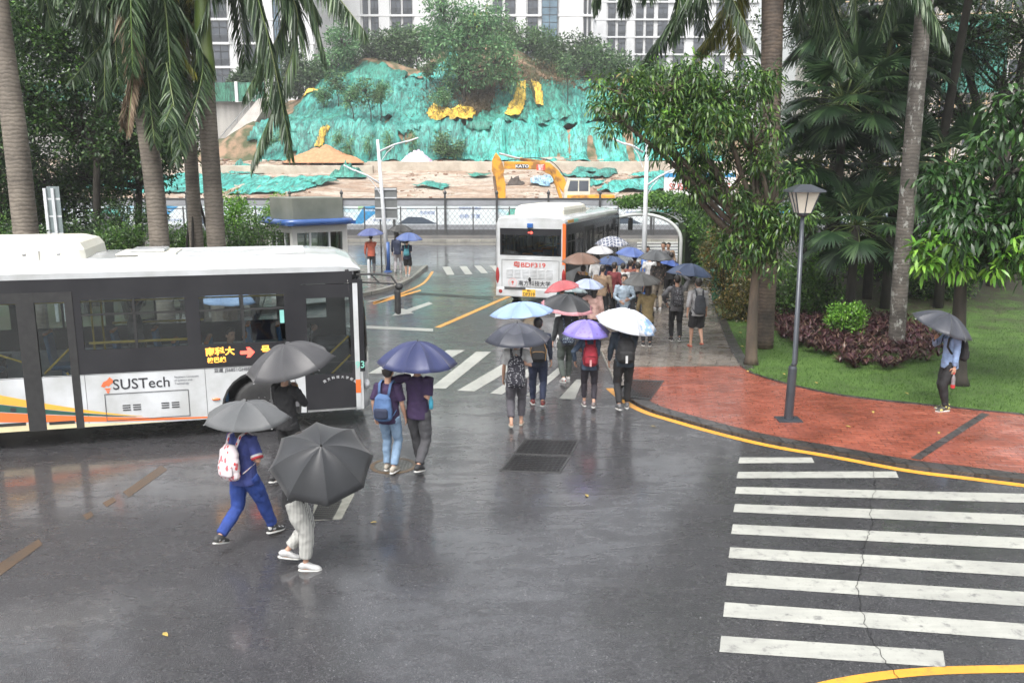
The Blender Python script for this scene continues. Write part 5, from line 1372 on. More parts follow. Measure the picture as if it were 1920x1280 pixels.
def tree(name, label, base, trunk, lobes, ncl, per, spread, ln, wd, leaf, bark, r0=.16, droop=.4, long=True, group=None, cat_='tree', seed=0, gap=.35, twig=.5, extra=None, shell=.55, limbs=None, twr=.012):
    """trunk: list of points from base (absolute); lobes: [(centre,(rx,ry,rz))]"""
    rs = np.random.RandomState(seed); rnd = random.Random(seed)
    r = empty(name, base, 0, label, cat_, group); B = Vector(base)
    tr = [Vector(p)-B for p in trunk]; tm = MB()
    pts = cat(tr, 4); k = len(pts)
    tm.tube(pts, [r0*(1.25 if i == 0 else 1)*(1-.55*i/(k-1)) for i in range(k)], 12)
    t_ = tm.build('trunk', bark, r, smooth=True)
    C, lid = crown_points(rs, [(tuple(Vector(c)-B), rr) for c, rr in lobes], ncl, shell, gap)
    bm_ = MB(); top = pts[-1]
    hubs = []
    for i, (c, rr) in enumerate(lobes):
        c = Vector(c)-B; st_ = min(pts[k//2:], key=lambda q: (q-c).length+abs(q.z-c.z)*.2 if q.z < c.z+.2 else 99) if k > 3 else top
        hub = c-Vector((0, 0, rr[2]*.25)); w = wiggle(st_, hub, rnd, .12*max(.3, (hub-st_).length*.25)); 
        bm_.tube(w, [r0*.5*(1-.12*q) for q in range(len(w))], 7); hubs.append(hub)
    for j, p in enumerate(C):
        if rnd.random() > twig: continue
        hub = hubs[lid[j]]; w = wiggle(hub, Vector(p), rnd, .06*(Vector(p)-hub).length+.02, 3)
        bm_.tube(w, [r0*.16+twr, r0*.1+twr*.8, r0*.06+twr*.5, twr*.3], 4, cap=False)
    if limbs:
        for path, ra in limbs:
            q = cat([Vector(p)-B for p in path], 4); bm_.tube(q, [ra*(1-.6*i/(len(q)-1)) for i in range(len(q))], 8)
    bm_.build('limbs', bark, t_, smooth=True)
    V, Fq = cluster_leaves(C, rs, per, spread, ln, wd, droop, long)
    cr = npmesh('crown', V, Fq, leaf, r)
    if extra:
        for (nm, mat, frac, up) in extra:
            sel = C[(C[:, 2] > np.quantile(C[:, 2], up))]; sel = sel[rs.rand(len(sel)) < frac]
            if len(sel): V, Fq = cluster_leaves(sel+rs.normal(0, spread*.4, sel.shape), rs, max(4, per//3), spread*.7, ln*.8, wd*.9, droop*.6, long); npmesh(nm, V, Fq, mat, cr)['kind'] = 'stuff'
    return r
def at(x, y, Y): return tuple(PY(x, y, Y))
def lobe(x, y, Y, rx, ry, rz): return (at(x, y, Y), (rx, ry, rz))

# ---- mango at the corner of the walkway (photo centre right)
b_ = tuple(G(1408, 684, KZ))
Yb = b_[1]
tree('mango_tree', 'slender mango tree leaning over the walkway corner with drooping bright leaves', b_,
     [b_, at(1411, 600, Yb), at(1416, 520, Yb), at(1424, 460, Yb)],
     [lobe(1165, 215, Yb-.6, .75, .8, .50), lobe(1250, 160, Yb, 1.0, 1.0, .7), lobe(1345, 160, Yb, .95, 1, .8), lobe(1160, 165, Yb-.2, .55, .7, .5), lobe(1300, 250, Yb-.4, 1.2, 1.1, .75), lobe(1410, 255, Yb, .95, 1, .85), lobe(1240, 240, Yb-.6, .8, .9, .4),
      lobe(1360, 350, Yb, .95, 1.0, .8), lobe(1440, 380, Yb, .75, .9, .9), lobe(1480, 400, Yb-.4, .5, .7, .55), lobe(1400, 460, Yb, .7, .8, .6), lobe(1450, 480, Yb, .55, .7, .5), lobe(1320, 330, Yb-.3, .7, .8, .5), lobe(1400, 160, Yb+.4, .7, .8, .5), lobe(1460, 320, Yb-.2, .6, .7, .6)],
     760, 34, .27, .17, .044, MANGO, BARK, r0=.15, droop=.42, seed=21, gap=.22, twig=.55,
     extra=[('young_shoots', LIME, .10, .3), ('flower_spikes', leafmat('mango_panicle', (.22, .2, .06), (.4, .34, .12), (.5, .42, .2), .6), .05, .5)],
     limbs=[([at(1422, 470, Yb), at(1375, 440, Yb), at(1320, 385, Yb), at(1285, 340, Yb), at(1262, 290, Yb), at(1225, 262, Yb)], .095), ([at(1424, 460, Yb), at(1440, 400, Yb), at(1430, 330, Yb), at(1400, 250, Yb)], .09)])
# ---- broad-leaved tree at the right edge
b_ = tuple(G(1798, 722, KZ)); Yr = b_[1]
tree('mango_tree', 'dark leaved mango tree at the right edge behind the man with the bottle', b_,
     [b_, at(1797, 640, Yr), at(1800, 560, Yr), at(1806, 500, Yr), at(1830, 440, Yr)],
     [lobe(1780, 430, Yr-.5, .75, .8, .5), lobe(1860, 400, Yr, .9, .9, .8), lobe(1900, 300, Yr, .8, 1, 1.0), lobe(1800, 355, Yr+.3, .75, .8, .55), lobe(1930, 480, Yr-.4, .7, .8, .5), lobe(1920, 220, Yr+.3, .8, 1, .5), lobe(1975, 380, Yr, 1.0, 1.0, 1.2), lobe(1855, 480, Yr, .6, .7, .4)],
     360, 22, .28, .25, .075, MANGOD, BARKD, r0=.17, droop=.45, seed=23, gap=.25, twig=.5, extra=None)
rsx = np.random.RandomState(99)
# bright shoots of the same tree, lower branches
par = [o for o in COL.objects if o.name.startswith('mango_tree')][-1]
C = np.array([np.array(at(x, y, Yr-.75))-np.array(b_) for x, y in [(1722, 470), (1740, 452), (1760, 470), (1775, 485), (1795, 468), (1815, 478), (1745, 490), (1780, 500), (1805, 500), (1885, 480), (1905, 500), (1920, 470), (1870, 500), (1730, 500), (1760, 440), (1895, 450)]])
V, Fq = cluster_leaves(C+rsx.normal(0, .03, C.shape), rsx, 34, .2, .25, .075, .3); npmesh('young_shoots', V, Fq, LIME, par)['kind'] = 'stuff'
# ---- palms
def royal_palm(label, base, trunk, rad, crown, fronds, bark=PBARK, shaft=None, mats=None, seed=0, group='royal palms'):
    """trunk pts absolute; fronds: [(path points abs, half width m, material, droop)]"""
    B = Vector(base); r = empty('royal_palm', base, 0, label, 'palm tree', group); rnd = random.Random(seed); rs = np.random.RandomState(seed)
    pts = cat([Vector(p)-B for p in trunk], 5); k = len(pts)
    MB().tube(pts, [rad[0]+(rad[1]-rad[0])*i/(k-1) for i in range(k)], 18).build('trunk', bark, r, smooth=True)
    if shaft:
        q = cat([Vector(p)-B for p in shaft[0]], 4); MB().tube(q, [shaft[1]*(1.08 if i < 3 else 1)*(1-.35*i/(len(q)-1)) for i in range(len(q))], 16).build('crownshaft', CSHAFT, r, smooth=True)
    crown_o = empty('crown', (0, 0, 0)); crown_o.parent = r
    more = []
    for path, hw_, mat, dr in fronds:
        more.append(([path[0]]+[p+Vector((rnd.uniform(-.35, .35)*i, rnd.uniform(-.5, .5)*i, rnd.uniform(-.2, .25)*i)) for i, p in enumerate(path[1:], 1)], hw_, mat, dr))
    for path, hw_, mat, dr in fronds+more:
        hw_ *= 1.22
        q = cat([Vector(p)-B for p in path], 10); nq = len(q)
        f = MB().tube(q, [.035*(1-.8*i/(nq-1)) for i in range(nq)], 5).build('frond', CSHAFT, crown_o, smooth=True)
        Ps, Ds = [], []; ll = []
        nl = int(sum((q[i+1]-q[i]).length for i in range(nq-1))*62)
        for i in range(nl):
            t = .06+.94*i/nl; u = t*(nq-1); a = min(int(u), nq-2); p = q[a].lerp(q[a+1], u-a); tg = (q[a+1]-q[a]).normalized()
            sd = tg.cross(Vector((0, 0, 1)));
            if sd.length < .1: sd = tg.cross(Vector((0, 1, 0)))
            sd.normalize()
            for s_ in (-1, 1):
                d = sd*s_*rnd.uniform(.6, 1)+tg*rnd.uniform(.25, .8)+Vector((0, 0, rnd.uniform(-.75, .35)-dr*.75))
                Ps.append(p); Ds.append(d); ll.append(hw_*(.35+.65*sin(pi*min(1, t*.95+.08))**.6)*rnd.uniform(.8, 1.15))
        Ps, Ds, ll = np.array([tuple(p) for p in Ps]), np.array([tuple(d) for d in Ds]), np.array(ll)
        V, Fq = long_leaves(Ps, Ds, unit(np.array([0, 0, 1.])+rs.normal(0, .5, Ps.shape)), ll, np.full(len(ll), .040)*rs.uniform(.7, 1.2, len(ll)), .24+dr*.1)
        npmesh('leaflets', V, Fq, mat, f)
    return r
Yp = 20.0
def P3(x, y, dY=0, Y0=None): return PY(x, y, (Y0 or Yp)+dY)
# right royal palm behind the mango: only the foot of its crown shows at the top
b_ = tuple(G(1432, 652, KZ)); Y0 = b_[1]
top = P3(1447, -110, 0, Y0)
def hang(x0, y0, x1, y1, x2, y2, x3, y3, d0=0, d3=0, Y0_=20): return [P3(x0, y0, d0, Y0_), P3(x1, y1, d0*.7+d3*.3, Y0_), P3(x2, y2, d0*.3+d3*.7, Y0_), P3(x3, y3, d3, Y0_)]
fr = [(hang(1440, -120, 1370, -150, 1290, -60, 1262, 70, 0, -.3, Y0), .75, FROND, .6), (hang(1445, -120, 1400, -190, 1330, -100, 1318, 60, 0, .6, Y0), .7, FROND, .6),
      (hang(1440, -120, 1350, -220, 1240, -140, 1215, -10, 0, -.5, Y0), .8, FROND, .6), (hang(1450, -120, 1520, -190, 1590, -90, 1606, 60, 0, -.5, Y0), .75, FROND, .6), (hang(1450, -130, 1480, -230, 1530, -60, 1545, 90, 0, .7, Y0), .75, FROND, .6),
      (hang(1450, -130, 1560, -230, 1660, -130, 1690, 10, 0, .2, Y0), .8, FROND, .6), (hang(1450, -130, 1410, -240, 1385, -60, 1380, 100, 0, .9, Y0), .7, FRONDY, .5), (hang(1450, -130, 1470, -220, 1490, -110, 1500, 60, 0, 1.5, Y0), .7, FROND, .6),
      (hang(1440, -120, 1300, -200, 1190, -80, 1170, 20, 0, .5, Y0), .6, FROND, .6)]
royal_palm('tall royal palm with a ringed trunk directly behind the corner mango tree', b_, [b_, P3(1438, 500, 0, Y0), P3(1442, 300, 0, Y0), P3(1447, 100, 0, Y0), P3(1449, -60, 0, Y0)], (.235, .25), top, fr, PBARKB, ([P3(1449, -60, 0, Y0), P3(1448, -130, 0, Y0)], .26), seed=31, group='royal palms on the right lawn')
# trunk with pale patches
b_ = tuple(G(1680, 652, KZ)); Y1 = b_[1]
fr = [(hang(1745, -140, 1690, -240, 1620, -160, 1570, -20, 0, .4, Y1), .8, FROND, .6), (hang(1745, -140, 1800, -240, 1850, -160, 1880, -30, 0, .4, Y1), .8, FROND, .6), (hang(1745, -140, 1740, -240, 1700, -120, 1650, 60, 0, -.8, Y1), .8, FROND, .6)]
royal_palm('tall leaning trunk with pale patches rising out of the purple plant bed', b_, [b_, P3(1690, 500, 0, Y1), P3(1705, 330, 0, Y1), P3(1722, 130, 0, Y1), P3(1742, -80, 0, Y1)], (.20, .19), None, fr, PPATCH, None, seed=32, group='royal palms on the right lawn')
# left palms
Yp = 20.5
def lb(x, Y): return (PY(x, 500, Y).x, Y, .15)
b_ = lb(55, 18.6)
fr = [(hang(-12, -60, 20, -120, 70, -60, 95, 40, 0, .5, 18.6), .6, FROND, .5), (hang(-12, -60, -60, -120, -110, -60, -130, 60, 0, .2, 18.6), .6, FROND, .5), (hang(-10, -60, 40, -110, 120, -80, 165, 10, 0, .9, 18.6), .6, FROND, .5)]
royal_palm('grey royal palm trunk cut by the left edge of the view', b_, [b_, P3(48, 430, 0, 18.6), P3(28, 250, 0, 18.6), P3(5, 90, 0, 18.6), P3(-10, -40, 0, 18.6)], (.27, .21), None, fr, PBARK, None, seed=33, group='royal palms behind the moving bus')
Y2 = 20.0; b_ = lb(303, Y2)
fr = [(hang(250, 60, 225, -20, 200, 60, 196, 190, -.1, -.5, Y2), .62, FROND, .5), (hang(255, 60, 268, -40, 315, 60, 332, 240, -.1, -.4, Y2), .55, FROND, .5), (hang(255, 60, 300, -20, 318, 110, 322, 290, 0, -.8, Y2), .55, FROND, .6),
      (hang(250, 60, 240, 0, 250, 110, 240, 250, 0, -.9, Y2), .42, FRONDB, .8), (hang(255, 60, 290, -40, 325, 30, 338, 190, 0, .5, Y2), .5, FRONDY, .5), (hang(250, 60, 215, -60, 170, 10, 185, 140, 0, .6, Y2), .6, FROND, .5), (hang(255, 50, 280, -80, 300, 0, 300, 200, 0, -.3, Y2), .6, FROND, .6),
      (hang(255, 60, 262, 0, 275, 130, 290, 270, 0, -.7, Y2), .55, FROND, .6), (hang(255, 50, 240, -90, 180, -60, 130, 40, 0, .4, Y2), .6, FROND, .5), (hang(255, 50, 230, -60, 215, 30, 222, 160, 0, -.6, Y2), .6, FROND, .6)]
royal_palm('thick royal palm with brown hanging fronds, second trunk from the left edge', b_, [b_, P3(298, 440, 0, Y2), P3(287, 330, 0, Y2), P3(268, 190, 0, Y2), P3(258, 100, 0, Y2)], (.225, .205), None, fr, PBARK, ([P3(258, 105, 0, Y2), P3(255, 40, 0, Y2)], .2), seed=34, group='royal palms behind the moving bus')
Y3 = 22.0; b_ = lb(372, Y3)
fr = [(hang(342, 50, 346, -20, 354, 60, 352, 215, 0, .3, Y3), .40, FRONDY, .5), (hang(342, 50, 330, -40, 300, 30, 296, 160, 0, .5, Y3), .5, FROND, .5)]
royal_palm('thinner pale palm trunk half hidden behind its thick neighbour, tied to wooden props', b_, [b_, P3(366, 420, 0, Y3), P3(358, 300, 0, Y3), P3(348, 160, 0, Y3), P3(342, 60, 0, Y3)], (.18, .15), None, fr, PBARK, None, seed=35, group='royal palms behind the moving bus')
Y4 = 20.6; b_ = lb(408, Y4)
fr = [(hang(380, -40, 440, -110, 500, 60, 545, 285, 0, -.3, Y4), .85, FROND, .75), (hang(385, -40, 470, -150, 560, -60, 610, 105, 0, .4, Y4), .85, FROND, .7), (hang(385, -40, 450, -160, 520, -120, 600, 30, 0, .9, Y4), .8, FROND, .6),
      (hang(375, -40, 330, -120, 290, -60, 255, 60, 0, .3, Y4), .75, FROND, .6), (hang(385, -45, 420, -130, 470, -20, 505, 200, 0, .1, Y4), .8, FROND, .7), (hang(380, -45, 400, -140, 440, -40, 460, 120, 0, .8, Y4), .7, FROND, .6), (hang(380, -40, 350, -130, 320, -90, 300, 10, 0, -.6, Y4), .7, FROND, .6)]
royal_palm('royal palm with green crownshaft and a long frond drooping over the hill view', b_, [b_, P3(402, 400, 0, Y4), P3(392, 260, 0, Y4), P3(385, 150, 0, Y4)], (.22, .20), None, fr, PBARK, ([P3(385, 152, 0, Y4), P3(380, 60, 0, Y4), P3(378, -20, 0, Y4)], .235), seed=36, group='royal palms behind the moving bus')
pr_ = MB(); q0 = P3(362, 335, 0, Y3)
for dx, dy in ((-.75, .2), (-.1, -.6), (.75, .3)): pr_.tube([(q0.x, q0.y, q0.z), (q0.x+dx, q0.y+dy, .2)], .035, 6)
o = pr_.build('palm_prop', BARKD); tag(o, 'three wooden props leaning against the thinner palm trunk', 'prop')
# ---- fan palms
def fan_palm(label, base, h, n, rl, seed, lean=(0, 0), up=1.0, group='fan palms under the tall palms'):
    rs = np.random.RandomState(seed); rnd = random.Random(seed); r = empty('fan_palm', base, 0, label, 'fan palm', group)
    top = Vector((lean[0], lean[1], h)); MB().tube([(0, 0, 0), (lean[0]*.4, lean[1]*.4, h*.5), tuple(top)], [.16, .13, .12], 10).build('trunk', BARKD, r, smooth=True)
    cr = empty('crown', tuple(top)); cr.parent = r
    for k in range(n):
        az = k*2.39996+rnd.uniform(-.2, .2); el = radians(75-115*(k/n)**.8)*up; L_ = rl*rnd.uniform(.8, 1.1)
        d = Vector((cos(az)*cos(el), sin(az)*cos(el), sin(el))); p1 = d*L_*.6; p2 = d*L_-Vector((0, 0, .18*L_*cos(el)))
        f = MB().tube([(0, 0, 0), tuple(p1), tuple(p2)], [.02, .014, .012], 4).build('frond', CSHAFT, cr, smooth=True)
        t = (p2-p1).normalized(); sd = t.cross(Vector((0, 0, 1))); sd = sd.normalized() if sd.length > .05 else Vector((1, 0, 0)); nm = sd.cross(t)
        ns = 34; ang = np.linspace(-2.3, 2.3, ns)+rs.normal(0, .03, ns); D = np.outer(np.cos(ang), t)+np.outer(np.sin(ang), sd)+np.outer(np.full(ns, .10), nm)
        V, Fq = long_leaves(np.tile(np.array(p2), (ns, 1)), D, np.tile(np.array(nm), (ns, 1)), np.full(ns, rl*.72)*(1-.25*np.abs(ang)/2.3)*rs.uniform(.9, 1.1, ns), np.full(ns, .07)*rl, .20)
        npmesh('leaflets', V, Fq, FANL, f)
    return r
for k, (x, y, Y, h_, n, rl, lb_) in enumerate([
    (1556, 560, 26.0, 6.4, 34, 1.35, 'tall dark fan palm with a shaggy crown left of the patched trunk'), (1625, 560, 28.5, 7.6, 30, 1.4, 'tallest fan palm in the dark group behind the patched trunk'),
    (1592, 590, 24.6, 2.9, 22, 1.2, 'short fan palm with an upright fan of leaves between two trunks'), (1500, 560, 27, 4.6, 26, 1.3, 'fan palm standing behind the lantern of the park lamp'),
    (1760, 560, 27, 4.4, 26, 1.4, 'fan palm spreading right of the patched trunk'), (1660, 560, 27, 4.3, 26, 1.3, 'fan palm filling the gap left of the patched trunk'), (1545, 560, 30, 9.0, 28, 1.5, 'high fan palm crown showing through the fronds of the royal palm'), (1700, 560, 31, 8.6, 28, 1.5, 'high fan palm crown right behind the top of the patched trunk')]):
    p = PY(x, y, Y); fan_palm(lb_, (p.x, Y, lawn_z(p.x, Y)), h_, n, rl, 50+k)
# ---- fallen leaves
rl_ = random.Random(4)
proto_leaf = None
for (x_, y_) in [(1388, 628), (1392, 652), (1402, 700), (1470, 705), (1637, 773), (1530, 722), (1700, 742), (1590, 800), (1378, 612), (1760, 812), (700, 980), (1100, 930), (310, 1190), (1225, 800)]:
    p = G(x_, y_, KZ if y_ < 830 and x_ > 1230 else 0); z_ = (lawn_z(p.x, p.y)+.035 if y_ < 745 and x_ > 1300 else p.z+.008)
    if proto_leaf is None:
        proto_leaf = MB().add([(-.05, 0, 0), (-.015, .022, .008), (.02, .02, .010), (.06, 0, .004), (.02, -.02, .012), (-.015, -.022, .006)], [(0, 1, 2, 3, 4, 5)]).build('fallen_leaf', M('yellowed_leaf', (.42, .34, .08), (.3, .2, .06), 9, .5)); lf_ = proto_leaf
    else: lf_ = proto_leaf.copy(); COL.objects.link(lf_)
    lf_.location = (p.x, p.y, z_); lf_.rotation_euler = (rl_.uniform(-.2, .2), rl_.uniform(-.2, .2), rl_.uniform(0, 6.28)); tag(lf_, 'small yellowed fallen leaf lying flat on wet ground', 'leaf', 'fallen leaves on lawn and paving')
# ---- trees on the right, behind
def bgtree(label, x, Y, top_y, lobes_px, leaf, seed, ncl=260, per=26, spread=.5, ln=.16, wd=.07, r0=.2, name='broadleaf_tree', group='trees behind the right lawn', bark=BARKD, base_z=.15, gap=.3, long=False, droop=.2, twig=.45, extra=None, limbs=None):
    p = PY(x, 500, Y); b = (p.x, Y, base_z)
    return tree(name, label, b, [b, (p.x+.1, Y, base_z+1.2), at(x+6, top_y, Y)], [lobe(a, c_, Y+d, rx, ry, rz) for a, c_, d, rx, ry, rz in lobes_px], ncl, per, spread, ln, wd, leaf, bark, r0=r0, droop=droop, long=long, group=group, seed=seed, gap=gap, twig=twig, extra=extra, limbs=limbs)
bgtree('large fine leaved tree filling the upper right corner', 1868, 30, 330, [(1800, 60, 0, 1.9, 1.6, 1.4), (1880, 150, 0, 1.8, 1.6, 1.5), (1930, 40, 0, 2, 1.6, 1.6), (1800, 200, 0, 1.4, 1.4, 1.1), (1860, 290, 0, 1.6, 1.4, 1.0), (1780, 130, 1, 1.4, 1.3, 1.0)], FICUS, 61, 620, 32, .5, .16, .05, .38, gap=.15)
bgtree('dark tree between the patched trunk and the fan palms', 1640, 34, 330, [(1600, 60, 0, 2.2, 1.5, 1.5), (1500, 40, 1, 1.8, 1.5, 1.2), (1680, 160, 0, 1.6, 1.4, 1.3), (1560, 200, 1, 2.0, 1.4, 1.4)], FICUS, 62, 460, 32, .55, .16, .06, .2)
bgtree('dark evergreen standing low behind the fan palms', 1530, 33, 480, [(1490, 430, 0, 2.0, 1.5, 1.4), (1600, 450, 0, 2.1, 1.5, 1.4), (1700, 440, 0, 1.8, 1.4, 1.3), (1550, 520, 0, 2.4, 1.4, .8)], FICUS, 63, 330, 30, .5, .15, .06, .15)
bgtree('evergreen at the back right beyond the lawn', 1860, 34, 450, [(1790, 470, 0, 2.2, 1.4, 1.2), (1900, 440, 0, 2.2, 1.4, 1.4), (1960, 380, 0, 2, 1.4, 1.4), (1840, 520, -1, 2.6, 1.2, .7)], FICUS, 64, 420, 30, .5, .15, .06, .3)
# trees added for shade, crowns out of view: they darken the lawn's back half
for k_, (x_, y_, z_, lb_) in enumerate([(13.5, 24.5, 11.5, 'added tall broad tree, crown out of view, shading the back of the lawn'), (18.5, 22.0, 11.0, 'added tall broad tree beyond the right edge to shade the lawn'), (11.5, 30.0, 12.5, 'added tall shade tree above the fan palms with its crown over the frame')]):
    bb = (x_+.6, y_+4.5, lawn_z(x_, y_+4.5)-.1)
    tree('broadleaf_tree', lb_, bb, [bb, (x_+.4, y_+4.0, 4), (x_, y_+2, z_-1)], [((x_, y_, z_), (3.4, 3.2, 1.3)), ((x_-2, y_+1.5, z_+.6), (2.6, 2.6, 1.1)), ((x_+2, y_+1.5, z_+.4), (2.6, 2.6, 1.1))], 420, 26, .6, .2, .10, FICUS, BARKD, r0=.22, droop=.2, long=False, seed=200+k_, gap=.3, twig=.3, group='trees behind the right lawn')
bgtree('dense dark tree closing the gap behind the patched trunk', 1700, 31, 360, [(1640, 330, 0, 1.8, 1.3, 1.2), (1740, 380, 0, 1.8, 1.3, 1.2), (1580, 380, 1, 1.8, 1.3, 1.2), (1700, 250, 1, 1.6, 1.3, 1.2), (1480, 300, 1, 1.5, 1.3, 1.2), (1540, 250, 1, 1.6, 1.2, 1.0)], FICUS, 66, 420, 30, .5, .16, .07, .16)
# ---- shrubs
def shrub(label, px, Y, r3, leaf, seed, ncl=90, per=26, ln=.1, wd=.05, spread=.22, zc=None, name='shrub', cat_='shrub', group=None, long=False, z0=None, gap=.6, bark=BARKD):
    p = PY(px[0], px[1], Y) if not isinstance(px, Vector) else px
    rs = np.random.RandomState(seed); z0 = (lawn_z(p.x, Y) if p.x > 0 else .15) if z0 is None else z0
    r = empty(name, (p.x, Y, z0), 0, label, cat_, group); cz = p.z-z0
    C, _ = crown_points(rs, [((0, 0, cz), r3), ((r3[0]*.4, -.1, cz-r3[2]*.2), (r3[0]*.6, r3[1]*.7, r3[2]*.8)), ((-r3[0]*.45, .1, cz-r3[2]*.25), (r3[0]*.55, r3[1]*.7, r3[2]*.7))], ncl, .5, gap)
    C = C[C[:, 2] > .03]
    st = MB(); rnd = random.Random(seed)
    for k in range(min(len(C), 26)): st.tube(wiggle((rnd.uniform(-.08, .08), rnd.uniform(-.08, .08), 0), tuple(C[k]), rnd, .05, 3), [.018, .014, .01, .005], 4, cap=False)
    st.build('stems', bark, r, smooth=True)
    V, Fq = cluster_leaves(C, rs, per, spread, ln, wd, .1, long); npmesh('foliage', V, Fq, leaf, r); return r
shrub('bright green rounded shrub in the middle of the purple bed', (1585, 592), 22.3, (.50, .45, .42), LIME, 71, 90, 26, .085, .045, .13)
shrub('bronze and green leafy bush beside the bin at the edge of the walkway', (1365, 480), 27.5, (.85, .8, 1.35), BRONZE, 72, 240, 26, .10, .05, .25)
shrub('second bronze bush close behind the mango trunk', (1392, 560), 25.5, (.75, .6, .75), BRONZE, 73, 150, 26, .09, .045, .22)
shrub('dark bush behind the two trunks at the edge of the purple bed', (1490, 545), 26, (1.6, .8, .9), FICUSL, 74, 220, 24, .12, .06, .28)
shrub('light green bush glowing behind the patched trunk', (1650, 470), 31, (1.4, .8, .9), LIME, 75, 140, 24, .12, .06, .28)
shrub('mid green bush left of the right edge mango', (1740, 530), 28.5, (1.5, .8, .7), MANGO, 76, 180, 24, .13, .06, .28)
shrub('lime bush low between the fan palm trunks', (1520, 500), 29, (.9, .7, .8), LIME, 77, 90, 24, .12, .06, .25)
for k, (x, y, Y, rx, rz, lf, lb_) in enumerate([(1700, 470, 33, 2.0, 1.2, MANGOD, 'glossy dark bush behind the short fan palm'), (1800, 545, 31, 1.6, .5, MANGOD, 'low dark bush behind the right mango trunk'), (1900, 545, 31, 1.8, .6, FICUSL, 'low green bush at the back of the lawn on the right')]):
    shrub(lb_, (x, y), Y, (rx, .9, rz), lf, 170+k, 180, 24, .14, .07, .3)
# purple cordyline bed: uncountable planting
bed = [G(x, y, KZ) for x, y in [(1442, 598), (1468, 640), (1525, 668), (1600, 690), (1662, 698), (1722, 682), (1768, 662), (1752, 628), (1700, 606), (1600, 592), (1500, 582)]]
rs5 = np.random.RandomState(8); C = []
while len(C) < 900:
    X = rs5.uniform(5.5, 13); Y = rs5.uniform(18, 28)
    if inpoly(X, Y, [(p.x, p.y) for p in bed]): C.append((X+rs5.normal(0, .10), Y+rs5.normal(0, .12), lawn_z(X, Y)+rs5.uniform(.0, .2)))
C = np.array(C); n_ = len(C)*13; c = np.repeat(C, 13, 0); a_ = rs5.uniform(0, 2*pi, n_); D = np.stack([np.cos(a_)*.6, np.sin(a_)*.6, rs5.uniform(.5, 1.5, n_)], 1)
V, Fq = long_leaves(c, D, unit(np.stack([np.cos(a_)*-.7, np.sin(a_)*-.7, np.full(n_, .7)], 1)), rs5.uniform(.16, .30, n_), rs5.uniform(.03, .055, n_), .3)
o = npmesh('purple_planting', V, Fq, CORD); tag(o, 'bed of purple and dark green cordyline plants around the patched trunk', 'planting', kind='stuff')
# ---- dark tree mass at the left
LG = 'broadleaf trees behind the left palms'
def ltree(label, x, Y, lobes_px, leaf, seed, ncl, ln=.135, wd=.07, per=38, spread=.45, extra=None, gap=.22, r0=.2, top=300):
    return bgtree(label, x, Y, top, lobes_px, leaf, seed, ncl, per, spread, ln, wd, r0, group=LG, gap=gap, extra=extra)
ltree('big dark ficus tree spreading behind the two left palms', 175, 27, [(110, 60, 0, 1.6, 1.5, 1.3), (200, 120, 0, 1.5, 1.4, 1.3), (80, 190, 0, 1.2, 1.3, 1.4), (150, 230, 0, 1.6, 1.3, 1.2), (230, 260, 0, 1.3, 1.3, 1.0), (190, 20, 0, 1.7, 1.4, 1.0)], FICUS, 81, 950, extra=[('young_leaves', LIME, .08, .3), ('painted_sunlit_leaves', FICUSL, .45, .25)])  # highlight clumps on the crown painted with a lighter leaf colour
ltree('second dark tree low behind the moving bus at the left', 90, 30, [(60, 330, 0, 1.5, 1.3, 1.1), (140, 330, 0, 1.6, 1.3, 1.1), (110, 400, 0, 1.8, 1.2, .9), (30, 400, 0, 1.4, 1.2, 1.2)], FICUS, 82, 560, top=400)
ltree('dark leafy tree between the thick palm and its neighbour', 255, 29, [(250, 300, 0, 1.5, 1.3, 1.0), (200, 330, 0, 1.4, 1.3, .9), (320, 230, 0, 1.0, 1.2, 1.4), (320, 120, .4, .9, 1.2, 1.2)], FICUS, 83, 560, top=350)
ltree('dark tree at the far left edge behind the first palm', -10, 28, [(-10, 120, 0, 1.7, 1.4, 1.6), (20, 250, 0, 1.4, 1.4, 1.4), (-40, 350, 0, 1.6, 1.4, 1.6), (40, 20, 0, 1.5, 1.4, 1.2)], FICUS, 84, 600)
for k, (x, y, Y, rx, rz, lf, lb_) in enumerate([
    (228, 448, 24.5, .75, .38, FICUSL, 'yellow green low bush seen over the bus roof between palms'), (440, 400, 26, .75, .62, LIME, 'bright green bush right of the palm with the green crownshaft'), (470, 440, 25, .9, .5, FICUSL, 'leafy bush left of the guard booth'),
    (250, 405, 27, 1.1, .55, FICUS, 'dark bush behind the thick palm trunk'), (150, 440, 25, 1.2, .6, FICUS, 'dark bush right of the white sign frame'), (20, 450, 23, .9, .6, MANGO, 'green bush at the left edge behind the bus roof'), (345, 450, 24, .8, .45, FICUSL, 'low hedge bush between the two thick palms'), (395, 470, 26, 1.2, .5, FICUSL, 'low green bush at the foot of the crownshaft palm'), (520, 395, 31, .5, .6, LIME, 'wispy green bush behind the guard booth roof')]):
    shrub(lb_, (x, y), Y, (rx, .8, rz), lf, 90+k, 110, 26, .10, .05, .22, group='bushes behind the moving bus')
